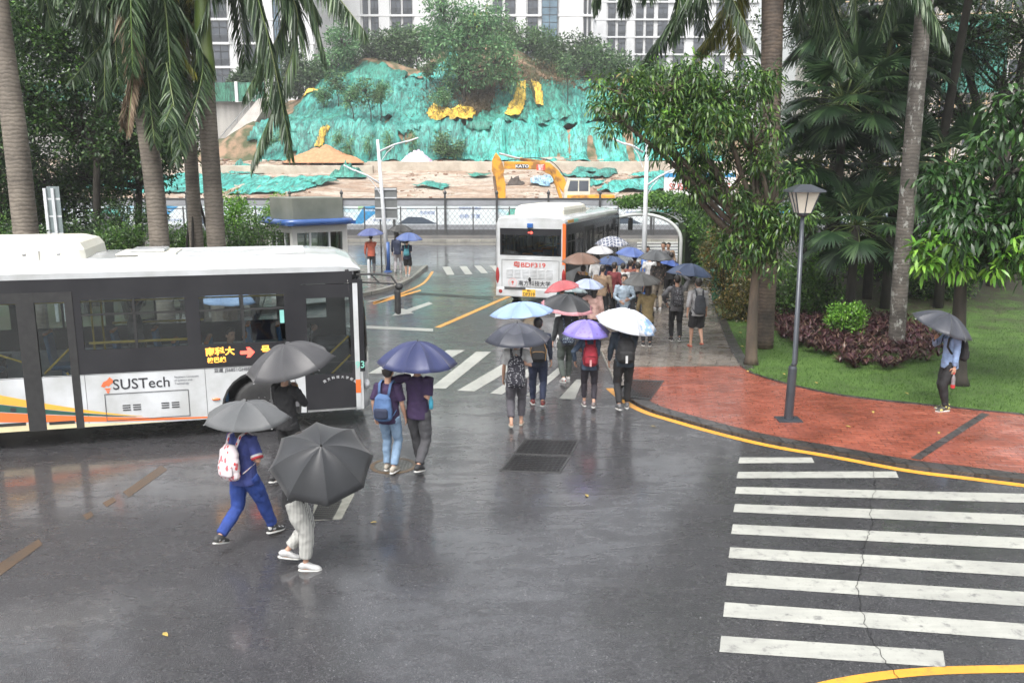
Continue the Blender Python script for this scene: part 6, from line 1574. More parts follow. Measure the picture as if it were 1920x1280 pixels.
# ---- hill trees
HG = 'trees on the hill'
def hx(x, y, Y): p = PY(x, y, Y); return p
def htree(label, x, y0, Y, lobes_px, leaf, seed, ncl=150, per=24, ln=.5, wd=.28, spread=1.0, r0=.18, gap=.3, group=HG, twig=.5, extra=None, long=False, name='hill_tree', bark=BARKD):
    p = PY(x, y0, Y); z = min(hill_z(p.x, Y), p.z+1.5) if Y < 140 else p.z; b = (p.x, Y, z-.3)
    L_ = [lobe(a, c_, Y+d, rx, ry, rz) for a, c_, d, rx, ry, rz in lobes_px]
    mid = Vector(L_[0][0]); 
    return tree(name, label, b, [b, (p.x+.2, Y, z+(mid.z-z)*.4), (mid.x, mid.y, mid.z-.3)], L_, ncl, per, spread, ln, wd, leaf, bark, r0=r0, droop=.15, long=long, group=group, seed=seed, gap=gap, twig=twig, extra=extra, twr=.05)
htree('tall feathery tree in the middle of the hill with yellow flowers', 868, 205, 108, [(870, 130, 0, 3.6, 3, 2.6), (840, 60, 0, 3.2, 3, 2.8), (900, 40, 0, 2.8, 3, 2.6), (930, 110, 0, 2.8, 2.6, 2.2), (830, 10, 0, 2.2, 2.4, 2), (960, 140, 0, 1.8, 2, 1.4), (880, 85, -1, 3.2, 3, 2.4)], HILLB, 101, 420, 30, .55, .2, 1.1, r0=.28, gap=.15, extra=[('flowers', leafmat('yellow_flower', (.35, .35, .05), (.5, .5, .08), (.6, .6, .2), .6), .05, .4)])
ht = [('bushy tree on the ridge left of the tall tree', 700, 135, 124, [(700, 92, 0, 3.8, 3, 2.4), (660, 110, 0, 2.8, 3, 2), (740, 88, 0, 3.2, 3, 2.2)], HILLD),
      ('dark rounded ridge tree directly left of the feathery tree', 780, 130, 124, [(775, 92, 0, 3.4, 3, 2.6), (800, 80, 0, 2.6, 3, 2.2), (745, 80, 0, 2.2, 2.4, 1.8)], HILLT),
      ('ridge tree right of the feathery tree under the glass stairwell', 985, 130, 122, [(985, 80, 0, 3.6, 3, 2.8), (950, 95, 0, 2.8, 3, 2.6), (1020, 90, 0, 2.8, 3, 2.4)], HILLT),
      ('wide dark ridge tree above the brown slope', 1050, 150, 120, [(1060, 105, 0, 3.6, 3, 2.6), (1090, 95, 0, 2.6, 3, 2.2), (1030, 120, 0, 2.6, 2.6, 2)], HILLD),
      ('round green tree at the right end of the ridge', 1130, 150, 118, [(1135, 118, 0, 3.0, 2.6, 2.0), (1165, 128, 0, 2.4, 2.4, 1.6), (1105, 120, 0, 2, 2, 1.6)], HILLT),
      ('pale green tree on the ridge end above the mango crown', 1210, 175, 118, [(1215, 145, 0, 3.0, 2.6, 2.0), (1250, 160, 0, 2.4, 2.4, 1.6)], HILLT),
      ('feathery tree on the left shoulder of the hill', 622, 190, 118, [(622, 130, 0, 2.6, 2.4, 2.8), (600, 150, 0, 2.0, 2, 2), (645, 75, 0, 2.4, 2.2, 2.0)], HILLB),
      ('slim dark tree left of the hill before the white wall', 560, 195, 116, [(545, 120, 0, 1.6, 1.6, 2.0), (575, 140, 0, 1.8, 1.6, 1.6), (555, 160, 0, 1.5, 1.5, 1.2)], HILLD),
      ('small tree beside the drooping frond tip', 480, 190, 112, [(470, 150, 0, 2.0, 1.8, 1.6), (450, 165, 0, 1.6, 1.6, 1.2)], HILLD),
      ('dark ridge tree filling behind the feathery crown', 905, 110, 126, [(900, 70, 0, 3.4, 3, 2.4), (860, 80, 0, 3, 3, 2.2), (930, 60, 0, 2.8, 2.6, 2)], HILLD)]
for k, (lb_, x, y0, Y, lp, lf) in enumerate(ht): htree(lb_, x, y0, Y, lp, lf, 110+k, 260, 28, .48, .24, .9, r0=.2, gap=.15)
sm = [('small leafy sapling leftmost in the net covered group', 660, 232, 103, [(655, 185, 0, .9, .9, 1.0), (662, 175, 0, .8, .8, .7)]), ('small crooked tree with two stems in the net covered group', 693, 232, 102.5, [(685, 168, 0, 1.0, 1, .9), (700, 178, 0, .9, .9, .7), (678, 190, 0, .7, .7, .6)]),
      ('small tree rightmost in the net covered group', 712, 225, 103.5, [(712, 175, 0, .9, .9, .8), (720, 165, 0, .6, .6, .5)]), ('slight sapling on the upper left net', 632, 200, 108, [(628, 150, 0, 1.0, 1, 1.1), (640, 165, 0, .8, .8, .7)]), ('slim sapling left of the ridge saddle', 605, 215, 108, [(608, 180, 0, .9, .9, .8)]),
      ('thin bare branched sapling below the ridge saddle', 797, 160, 112, [(800, 132, 0, 1.1, 1, .9), (812, 122, 0, .8, .8, .6)]), ('small bush tree at the left foot of the tall tree', 835, 200, 106, [(828, 182, 0, 1.1, 1, .7)]), ('thin dark tree on the brown slope right of the strips', 1062, 165, 110, [(1062, 125, 0, 1.4, 1.2, 1.6)])]
for k, (lb_, x, y0, Y, lp) in enumerate(sm): htree(lb_, x, y0, Y, lp, HILLB if k % 2 == 0 else HILLT, 130+k, 34, 22, .34, .16, .5, r0=.09, gap=.8, twig=.9, name='sapling', group='saplings on the hill')
htree('lone round bush in front of the nets at the foot of the hill', 838, 297, 97.3, [(838, 272, 0, 1.7, 1.5, 1.4), (826, 280, 0, 1.2, 1.2, .9), (850, 282, 0, 1.2, 1.2, .9)], HILLT, 140, 110, 26, .32, .14, .5, r0=.07, name='bush')
for k, (x, y, lb_) in enumerate([(690, 272, 'grass tuft growing out of the draped bank left'), (633, 262, 'grass tuft beside the yellow hanging sheet'), (655, 275, 'grass tuft in the middle of the draped bank'), (728, 262, 'grass tuft growing out of the draped bank right'), (773, 265, 'grass tuft left of the lone bush'), (505, 262, 'green tuft on the bare bank at the left'), (530, 250, 'green tuft under the drooping frond tip')]):
    htree(lb_, x, y+14, 97.6, [(x, y, 0, .6, .5, .9)], HILLB, 150+k, 14, 22, .5, .07, .4, r0=.03, name='tuft', group='tufts on the bank', long=True)
rs6 = np.random.RandomState(17); C = []
for k in range(900):
    x = rs6.normal(885, 42) if rs6.rand() < .6 else rs6.uniform(930, 1160); y = rs6.uniform(165, 232) if x < 930 else rs6.uniform(130, 178)
    for j in range(60):
        Y = 98+j*.5; p = PY(x, y, Y)
        if p.z <= hill_z(p.x, Y): break
    C.append((p.x, Y, hill_z(p.x, Y)+rs6.uniform(.2, 1.0)))
V, Fq = cluster_leaves(np.array(C), rs6, 14, .7, .5, .09, -.2, True)
o = npmesh('dry_brush', V, Fq, DRYB); tag(o, 'brown dry brush and undergrowth below the tall tree on the hill', 'undergrowth', kind='stuff')
# ================================================================== PEOPLE, BAGS, UMBRELLAS
SKIN = M('skin', (.46, .27, .19), (.40, .23, .16), 8, .55)
HAIR = M('black_hair', (.018, .014, .012), (.03, .024, .02), 30, .45, 0, .4, 60, stretch=(1, 1, .3))
HAIRB = M('dark_brown_hair', (.04, .024, .016), (.025, .016, .012), 30, .45, 0, .4, 60, stretch=(1, 1, .3))
def cloth(name, c, c2=None, scale=9, rough=.8, bmp=.35):
    if name in MATS: return MATS[name]
    m, n, b = newmat(name); v = coords(n, 'Object')
    c2 = c2 or tuple(x*.72 for x in c)
    f = ramp(n, noise(n, v, scale, 5, .6), [(.35, 0.), (.65, 1.)]); n.links.new(mixc(n, f, c2, c), b.inputs['Base Color'])
    b.inputs['Roughness'].default_value = rough
    h = mixc(n, .6, noise(n, coords(n, 'Object', (1, 1, .55)), 7, 3, .6, .8), noise(n, v, 160, 2, .6)); bump(n, b, h, bmp, .05)
    MATS[name] = m; return m
def pattern_cloth(name, base, spot, scale=28, thr=.32, spot2=None, rough=.7, stretch=None):
    if name in MATS: return MATS[name]
    m, n, b = newmat(name); v = coords(n, 'Object', stretch)
    t = nd(n, 'ShaderNodeTexVoronoi'); t.inputs['Scale'].default_value = scale; n.links.new(v, t.inputs['Vector'])
    k = ramp(n, t.outputs['Distance'], [(thr-.02, 1.), (thr+.02, 0.)]); c = mixc(n, k, base, spot)
    if spot2:
        t2 = nd(n, 'ShaderNodeTexVoronoi'); t2.inputs['Scale'].default_value = scale*.63; n.links.new(v, t2.inputs['Vector'])
        c = mixc(n, ramp(n, t2.outputs['Distance'], [(thr-.04, 1.), (thr, 0.)]), c, spot2)
    n.links.new(c, b.inputs['Base Color']); b.inputs['Roughness'].default_value = rough
    bump(n, b, noise(n, v, 6, 3, .6), .3, .05); MATS[name] = m; return m
def stripe_cloth(name, a, b_, w=24):
    if name in MATS: return MATS[name]
    m, n, b = newmat(name); v = coords(n, 'Object')
    t = nd(n, 'ShaderNodeTexWave'); t.bands_direction = 'Y'; t.inputs['Scale'].default_value = w*.8; n.links.new(coords(n, 'Object', (.1, 1, .3), (.12, 0, 0)), t.inputs['Vector'])
    n.links.new(mixc(n, ramp(n, t.outputs[0], [(.62, 0.), (.8, 1.)]), a, b_), b.inputs['Base Color']); b.inputs['Roughness'].default_value = .8
    bump(n, b, noise(n, v, 6, 3, .6), .4, .05); MATS[name] = m; return m

def remesh(mb, name, mat, parent, vox, smooth_it=2, folds=0., seed=0, extra=None, zlim=None):
    me = bpy.data.meshes.new(name); me.from_pydata(mb.v, [], mb.f)
    b = bmesh.new(); b.from_mesh(me); bmesh.ops.recalc_face_normals(b, faces=b.faces); b.to_mesh(me); b.free()
    o = bpy.data.objects.new(name, me); COL.objects.link(o)
    r = o.modifiers.new('r', 'REMESH'); r.mode = 'VOXEL'; r.voxel_size = vox; r.use_smooth_shade = True
    s = o.modifiers.new('s', 'SMOOTH'); s.iterations = smooth_it; s.factor = .5
    dg = bpy.context.evaluated_depsgraph_get(); dg.update()
    m2 = bpy.data.meshes.new_from_object(o.evaluated_get(dg)); m2.name = name
    bpy.data.objects.remove(o); bpy.data.meshes.remove(me)
    if folds:
        n_ = len(m2.vertices); co = np.empty(n_*3, np.float32); m2.vertices.foreach_get('co', co); co = co.reshape(-1, 3)
        no = np.empty(n_*3, np.float32); m2.vertices.foreach_get('normal', no); no = no.reshape(-1, 3)
        d = np.array([mnoise.noise(Vector((p[0]*9+seed, p[1]*9, p[2]*13)))+.5*mnoise.noise(Vector((p[0]*22+seed, p[1]*22, p[2]*26))) for p in co])
        co = co+no*(d*folds)[:, None]; m2.vertices.foreach_set('co', co.ravel().astype(np.float32)); m2.update()
    if extra is not None:      # fine pieces grown out of the same mesh (fingers)
        b = bmesh.new(); b.from_mesh(m2); base = [b.verts.new(p) for p in extra.v]; b.verts.ensure_lookup_table()
        for f in extra.f:
            try: fc = b.faces.new([base[i] for i in f]); fc.smooth = True
            except ValueError: pass
        b.to_mesh(m2); b.free()
    m2.materials.clear(); m2.materials.append(mat)
    q = bpy.data.objects.new(name, m2); COL.objects.link(q); q.parent = parent; return q
def ik(a, c, l1, l2, hint):
    a, c = Vector(a), Vector(c); d = c-a; L_ = min(d.length, (l1+l2)*.999); 
    if d.length > L_: c = a+d.normalized()*L_; d = c-a
    u = d.normalized(); x = (l1*l1-l2*l2+L_*L_)/(2*L_); h = sqrt(max(0, l1*l1-x*x)); hh = Vector(hint); hh = hh-u*hh.dot(u); hh.normalize()
    return a+u*x+hh*h, c
ELL = lambda mb, p, r, R=None: mb.sphere(p, r, 14, 10, R)
def hand(mb, fx_, wrist, dirv, palm_n, curl=.5, right=True):
    """palm into mb (remeshed), five fingers into fx_"""
    d = Vector(dirv).normalized(); n = Vector(palm_n); n = (n-d*n.dot(d)).normalized(); s_ = d.cross(n)*(1 if right else -1)
    R = Matrix((s_, d, n)).transposed(); w = Vector(wrist)
    mb.sphere(w+d*.045, (.040, .052, .018), 12, 8, R)
    for k, (off, L_) in enumerate(((-.028, .068), (-.010, .078), (.010, .074), (.028, .058))):
        p = w+d*.085+s_*off; pts = [p-d*.02, p]; dd = d.copy()
        for j in range(3):
            ax = s_; ang = -curl*(.55+.35*j); dd = Matrix.Rotation(ang*(1 if right else -1)*-1 if False else ang, 3, ax) @ dd if False else (dd*cos(curl*.8)+n*sin(curl*.8)*(-1)).normalized()
            # bend towards the palm side (-n)
            p = p+dd*L_*(.42, .32, .26)[j]; pts.append(p.copy())
        fx_.tube(pts, [.0095, .0095, .009, .008, .006], 7)
    p = w+d*.02-s_*.032; t1 = (d*.6-s_*.75-n*.25).normalized(); t2 = (d*.9-s_*.2-n*.45).normalized()
    fx_.tube([p+s_*.01, p+t1*.03, p+t1*.03+t2*.028, p+t1*.03+t2*.05], [.012, .011, .010, .007], 7)
def person(label, foot, yaw, h=1.7, stride=.28, lead='L', arms=None, shirt=None, sleeve='short', trousers=None, legs='long', shoes=None, hair='short', hair_mat=None, lean=0., female=False, headyaw=0., wide=1.0, bag=None, group=None, face=False, lift=0.0, hood=None, skirt=None, seat=None, hands=True, lstep=None, vox=.0125, shirt_len=.80, cuff=None, shoe_kind='shoe', hair_len=None, legw=1.0, head_up=0.):
    """local axes: +Y the way the person faces, +X their right hand; built for 1.70 m then scaled"""
    arms = arms or {}; shirt = shirt or cloth('c_grey', (.2, .2, .2)); shoes = shoes or cloth('shoe_dark', (.03, .03, .032), rough=.5)
    k = h/1.7; root = empty('person', tuple(foot), yaw, label, 'person', group); root.scale = (k, k, k)
    sh_w = (.165 if female else .185)*wide; hipw = .088
    py = lean
    pel = Vector((0, 0, .93)); che = Vector((0, py*.6, 1.24)); nk = Vector((0, py, 1.43)); hd = Vector((0, py*1.15+.02, 1.585+head_up))
    if seat: 
        pel = Vector((0, 0, .50)); che = Vector((0, .03, .82)); nk = Vector((0, .03, 1.01)); hd = Vector((0, .05, 1.165))
    zoff = pel.z-.93
    # feet
    sgn = {'L': -1, 'R': 1}; ank = {}
    for s_ in ('L', 'R'):
        f = (stride*.5 if s_ == lead else -stride*.5); z = .085
        if s_ != lead and stride > .15: z = .085+.10*min(1, stride/.6)+lift
        ank[s_] = Vector((sgn[s_]*.085, f, z))
        if seat: ank[s_] = Vector((sgn[s_]*.1, .40, .085))
    if lstep: 
        for s_, v in lstep.items(): ank[s_] = Vector(v)
    hip = {s_: pel+Vector((sgn[s_]*hipw, 0, -.04)) for s_ in 'LR'}
    knee = {}
    for s_ in 'LR': knee[s_], ank[s_] = ik(hip[s_], ank[s_], .42, .415, (sgn[s_]*.12, 1, .3 if seat else 0))
    sho = {s_: Vector((sgn[s_]*sh_w, py*.9, 1.375+zoff)) for s_ in 'LR'}
    elb = {}; wr = {}
    Rz = Matrix.Rotation(-yaw, 3, 'Z')
    for s_ in 'LR':
        a_ = arms.get(s_)
        if a_ is None: tgt = sho[s_]+Vector((sgn[s_]*.07, .06+(.10 if s_ != lead else -.10)*min(1, stride*2), -.50)); hint = (sgn[s_]*.4, -1, 0)
        elif isinstance(a_, tuple) and a_[0] == 'world': 
            w = Rz @ (Vector(a_[1])-Vector(foot)); tgt = w/k; hint = (sgn[s_]*.9, -.3, -.9)
        else: tgt = Vector(a_); hint = (sgn[s_]*.8, -.5, -.8)
        elb[s_], wr[s_] = ik(sho[s_], tgt, .275, .25, hint)
    # ---- body: one continuous skin surface
    b = MB(); fg = MB()
    sc_ = .93
    tors = [(pel+Vector((0, 0, -.09)), (.13, .095)), (pel, (.148, .108)), (pel+Vector((0, py*.2, .12)), (.118, .09)), (che, (.138*wide, .098)), (che+Vector((0, py*.2, .10)), (.145*wide, .088)), (nk+Vector((0, 0, -.03)), (.065, .06))]
    b.tube([t[0] for t in tors], [t[1] for t in tors], 16)
    b.tube([nk+Vector((0, -.005, -.06)), nk.lerp(hd, .6)], [.056, .050], 12)
    Hr = Matrix.Rotation(headyaw, 3, 'Z')
    b.sphere(hd+Vector((0, 0, .025)), (.076, .092, .098), 16, 12, Hr); b.sphere(hd+Hr@Vector((0, .028, -.045)), (.056, .062, .062), 12, 10, Hr)
    b.sphere(hd+Hr@Vector((0, .098, -.012)), (.013, .018, .022), 8, 6, Hr)
    for s_ in (-1, 1): b.sphere(hd+Hr@Vector((s_*.078, -.005, -.005)), (.014, .022, .032), 8, 6, Hr)
    for s_ in 'LR':
        b.tube([hip[s_]+Vector((0, 0, .03)), hip[s_].lerp(knee[s_], .45), knee[s_], knee[s_].lerp(ank[s_], .3), knee[s_].lerp(ank[s_], .75), ank[s_]], [.082, .074, .054, .054, .036, .034], 12)
        fdir = Vector((sgn[s_]*.12, 1, 0)).normalized()
        tip = -.0 if (ank[s_].z < .12 or seat) else -(ank[s_].z-.085)*2.2
        fd = (fdir+Vector((0, 0, tip))).normalized(); knee_b = ank[s_]
        b.tube([ank[s_]-fd*.05+Vector((0, 0, -.045)), ank[s_]+fd*.02+Vector((0, 0, -.035)), ank[s_]+fd*.10+Vector((0, 0, -.058)), ank[s_]+fd*.165+Vector((0, 0, -.066))], [(.030, .034), (.036, .042), (.042, .024), (.028, .014)], 10)
        b.tube([sho[s_]+Vector((-sgn[s_]*.05, 0, .0)), sho[s_], sho[s_].lerp(elb[s_], .5), elb[s_], elb[s_].lerp(wr[s_], .35), wr[s_]], [.05, .047, .043, .034, .036, .024], 10)
        if hands:
            d = (wr[s_]-elb[s_]).normalized(); a_ = arms.get(s_)
            grip = a_ is not None and s_ in (arms.get('grip') or '')
            if grip: dd = (d*.35+Vector((-sgn[s_]*.5, .35, .25))).normalized(); pn = Vector((sgn[s_]*.35, .8, 0))
            else: dd = d; pn = Vector((sgn[s_], 0, 0.15))
            hand(b, fg, wr[s_], dd, pn, .95 if grip else .38, s_ == 'R')
    body = remesh(b, 'body', SKIN, root, vox, 3, extra=fg)
    if face:
        for s_ in (-1, 1): MB().sphere(hd+Hr@Vector((s_*.030, .086, .012)), (.011, .008, .007), 8, 6, Hr).build('eye', M('eye_dark', (.02, .015, .012), None, 3, .2), body)
        MB().sphere(hd+Hr@Vector((0, .088, -.052)), (.022, .008, .007), 8, 6, Hr).build('mouth', M('lips', (.35, .13, .11), None, 3, .5), body)
        mb = MB()
        for s_ in (-1, 1): MB().sphere(hd+Hr@Vector((s_*.031, .090, .030)), (.018, .006, .004), 8, 6, Hr).build('eyebrow', HAIR, body)
    # ---- hair
    hm = MB(); hc = hd+Vector((0, 0, .035))
    hm.sphere(hc+Hr@Vector((0, -.016, .008)), (.088, .096, .100), 18, 12, Hr)
    if hair == 'short': hm.sphere(hc+Hr@Vector((0, -.045, -.03)), (.078, .062, .075), 12, 10, Hr); hm.sphere(hc+Hr@Vector((0, .045, .065)), (.06, .045, .035), 12, 8, Hr)
    else:
        L_ = hair_len or .30
        hm.tube([hc+Hr@Vector((0, -.04, .02)), hc+Hr@Vector((0, -.06, -.10)), hc+Hr@Vector((0, -.075, -L_*.7)), hc+Hr@Vector((0, -.075, -L_)), hc+Hr@Vector((0, -.07, -L_-.06))], [(.080, .06), (.072, .048), (.062, .034), (.05, .028), (.02, .014)], 12)
        for s_ in (-1, 1): hm.sphere(hc+Hr@Vector((s_*.072, .0, -.05)), (.022, .05, .08), 10, 8, Hr)
    # keep face clear: cut the front of the cap
    ho = remesh(hm, 'hair', hair_mat or HAIR, root, .011, 2, folds=.006, seed=int(h*97))
    me = ho.data; bm_ = bmesh.new(); bm_.from_mesh(me); Hi = Hr.inverted(); dl = []
    for v in bm_.verts:
        q = Hi @ (v.co-hd)
        if q.y > .045 and q.z < .062-(q.y-.045)*.3: dl.append(v)
    bmesh.ops.delete(bm_, geom=dl, context='VERTS'); bm_.to_mesh(me); bm_.free()
    # ---- top
    t = MB(); zb = shirt_len+zoff; g = .022
    T_ = [(Vector((0, 0, zb)), (.150+g, .115+g)), (Vector((0, 0, zb+.12)), (.150+g, .113+g)), (pel+Vector((0, py*.2, .14)), (.132+g, .10+g)), (che, (.145*wide+g, .106+g)), (che+Vector((0, py*.2, .09)), (.150*wide+g, .095+g)), (nk+Vector((0, -.005, -.045)), (.10*wide+.01, .075)), (nk+Vector((0, -.008, -.005)), (.062, .058))]
    if seat: T_ = T_[1:]
    t.tube([q[0] for q in T_], [q[1] for q in T_], 18)
    cf = {'short': .72, 'long': 1, 'elbow': 1}[sleeve]
    for s_ in 'LR':
        if sleeve == 'short': t.tube([sho[s_]+Vector((-sgn[s_]*.06, 0, -.01)), sho[s_]+Vector((0, 0, .005)), sho[s_].lerp(elb[s_], .45), sho[s_].lerp(elb[s_], .82)], [.068, .070, .066, .068], 12)
        elif sleeve == 'elbow': t.tube([sho[s_]+Vector((-sgn[s_]*.06, 0, -.01)), sho[s_], sho[s_].lerp(elb[s_], .5), elb[s_], elb[s_].lerp(wr[s_], .35)], [.070, .070, .062, .056, .052], 12)
        else: t.tube([sho[s_]+Vector((-sgn[s_]*.06, 0, -.01)), sho[s_], sho[s_].lerp(elb[s_], .5), elb[s_], elb[s_].lerp(wr[s_], .5), elb[s_].lerp(wr[s_], .93)], [.070, .070, .061, .054, .047, .038], 12)
    if hood: t.sphere(nk+Vector((0, -.085, -.01)), (.105, .055, .075), 12, 8); t.tube([nk+Vector((-.09, .02, 0)), nk+Vector((0, -.07, .035)), nk+Vector((.09, .02, 0))], [.03, .045, .03], 8)
    top = remesh(t, 'hoodie' if hood else ('jacket' if sleeve == 'long' else 'shirt'), shirt, root, .0135, 3, folds=.011, seed=int(h*991)+len(label))
    if cuff:
        for s_ in 'LR':
            e0, e1 = sho[s_].lerp(elb[s_], .68), sho[s_].lerp(elb[s_], .86); MB().tube([e0, e1], [.072, .072], 14).build('cuff', cuff[0], top, smooth=True); MB().tube([sho[s_].lerp(elb[s_], .78), e1+(e1-e0)*.1], [.0735, .0735], 14).build('cuff_edge', cuff[1], top, smooth=True)
    # ---- trousers
    q = MB(); q.tube([pel+Vector((0, 0, .10)), pel+Vector((0, 0, .0)), pel+Vector((0, 0, -.10))], [(.138, .108), (.160, .122), (.150, .112)], 16)
    end = {'long': .93, 'crop': .80, 'shorts': None}[legs]
    for s_ in 'LR':
        w_ = legw
        if end is None: q.tube([hip[s_]+Vector((0, 0, .02)), hip[s_].lerp(knee[s_], .5), hip[s_].lerp(knee[s_], .95)], [.105, .103, .10], 12)
        else: q.tube([hip[s_]+Vector((0, 0, .02)), hip[s_].lerp(knee[s_], .5), knee[s_], knee[s_].lerp(ank[s_], .4), knee[s_].lerp(ank[s_], end)], [.10, .09*w_, .073*w_, .068*w_, .056*w_], 12)
    remesh(q, 'shorts' if end is None else 'trousers', trousers or cloth('c_black', (.02, .02, .022)), root, .0135, 3, folds=.010, seed=int(h*313)+len(label))
    # ---- shoes
    for s_ in 'LR':
        fdir = Vector((sgn[s_]*.12, 1, 0)).normalized(); tip = 0 if (ank[s_].z < .12 or seat) else -(ank[s_].z-.085)*2.2
        fd = (fdir+Vector((0, 0, tip))).normalized(); up_ = Vector((1, 0, 0)).cross(fd).normalized(); a_ = ank[s_]
        if shoe_kind == 'sandal':
            m_ = MB(); m_.tube([a_-fd*.085-up_*.075, a_-fd*.04-up_*.076, a_+fd*.08-up_*.076, a_+fd*.15-up_*.076, a_+fd*.185-up_*.075], [(.02, .008), (.036, .010), (.046, .010), (.038, .009), (.015, .007)], 14); so = m_.build('sandal', shoes, root, smooth=True)
            MB().tube([a_+fd*.05-up_*.07+fd.cross(up_)*.045, a_+fd*.07-up_*.025, a_+fd*.05-up_*.07-fd.cross(up_)*.045], [.012, .016, .012], 8).build('strap', shoes, so, smooth=True)
        else:
            m_ = MB(); m_.tube([a_-fd*.080-up_*.045, a_-fd*.05-up_*.03, a_+fd*.01-up_*.015, a_+fd*.08-up_*.045, a_+fd*.15-up_*.058, a_+fd*.185-up_*.064], [(.022, .028), (.038, .045), (.044, .052), (.047, .034), (.040, .024), (.018, .012)], 14); so = m_.build('shoe', shoes, root, smooth=True)
            MB().tube([a_-fd*.090-up_*.078, a_-fd*.05-up_*.08, a_+fd*.08-up_*.08, a_+fd*.15-up_*.08, a_+fd*.195-up_*.076], [(.024, .011), (.042, .013), (.050, .013), (.044, .012), (.015, .010)], 14).build('sole', shoe_sole(shoes), so, smooth=True)
    if legs == 'long' and shoe_kind == 'tall': pass
    root['h'] = h
    info = dict(root=root, sho=sho, wr=wr, che=che, nk=nk, pel=pel, k=k, yaw=yaw, foot=Vector(foot), py=py)
    del root['h']
    return info
WSOLE = M('shoe_sole_white', (.55, .55, .53), (.4, .4, .38), 12, .6)
def shoe_sole(m): return WSOLE
def local_to_world(pi_, p): return pi_['foot']+Matrix.Rotation(pi_['yaw'], 3, 'Z') @ (Vector(p)*pi_['k'])
def backpack(pi_, label, mat, w=.30, h=.44, d=.16, pocket=None, trim=None, strap=None, z=1.14, badge=None, name='backpack'):
    c = Vector((0, pi_['py']*.6-.12-d*.5-.012, z)); r = empty(name, tuple(local_to_world(pi_, c)), pi_['yaw'], label, 'backpack'); k = pi_['k']; r.scale = (k, k, k)
    mb = MB(); mb.tube([(0, 0, -h*.5), (0, -.01, -h*.42), (0, -.012, -.0), (0, -.005, h*.34), (0, .02, h*.5)], [(w*.38, d*.34), (w*.5, d*.5), (w*.5, d*.52), (w*.44, d*.42), (w*.24, d*.22)], 20)
    body_ = remesh(mb, 'bag_body', mat, r, .012, 3, folds=.008, seed=len(label))
    mp = MB(); mp.tube([(0, -d*.48, -h*.40), (0, -d*.52, -h*.34), (0, -d*.53, -h*.06), (0, -d*.46, .0)], [(w*.30, d*.14), (w*.38, d*.22), (w*.38, d*.22), (w*.30, d*.12)], 14); p_ = remesh(mp, 'pocket', pocket or mat, r, .012, 2)
    if trim: MB().tube([(-w*.36, -d*.66, -.02), (-w*.2, -d*.74, .0), (w*.2, -d*.74, .0), (w*.36, -d*.66, -.02)], .006, 6).build('zip', trim, p_); MB().tube([(-w*.40, -d*.44, -.18), (-w*.46, -d*.40, .02), (-w*.3, -d*.35, .17), (0, -d*.28, .215), (w*.3, -d*.35, .17), (w*.46, -d*.40, .02), (w*.40, -d*.44, -.18)], .006, 6).build('piping', trim, body_)
    if badge: MB().bx(-.02, .02, -d*.86, -d*.80, -.2, -.07).build('badge', badge, p_)
    sm = strap or mat
    dz = 1.395-z; yy = d*.5+.012+.12
    for s_ in (-1, 1):
        x = s_*.095
        MB().tube([(x*.8, d*.2, h*.42), (x*.95, d*.5+.02, dz+.045), (x, yy+.0, dz+.075), (x*1.05, yy+.115, dz-.03), (x*1.15, yy+.135, dz-.18), (x*1.5, yy+.04, dz-.34), (x*1.4, d*.42, -h*.36)], [(.022, .008)]*7, 8).build('strap', sm, r, smooth=True)
    return r
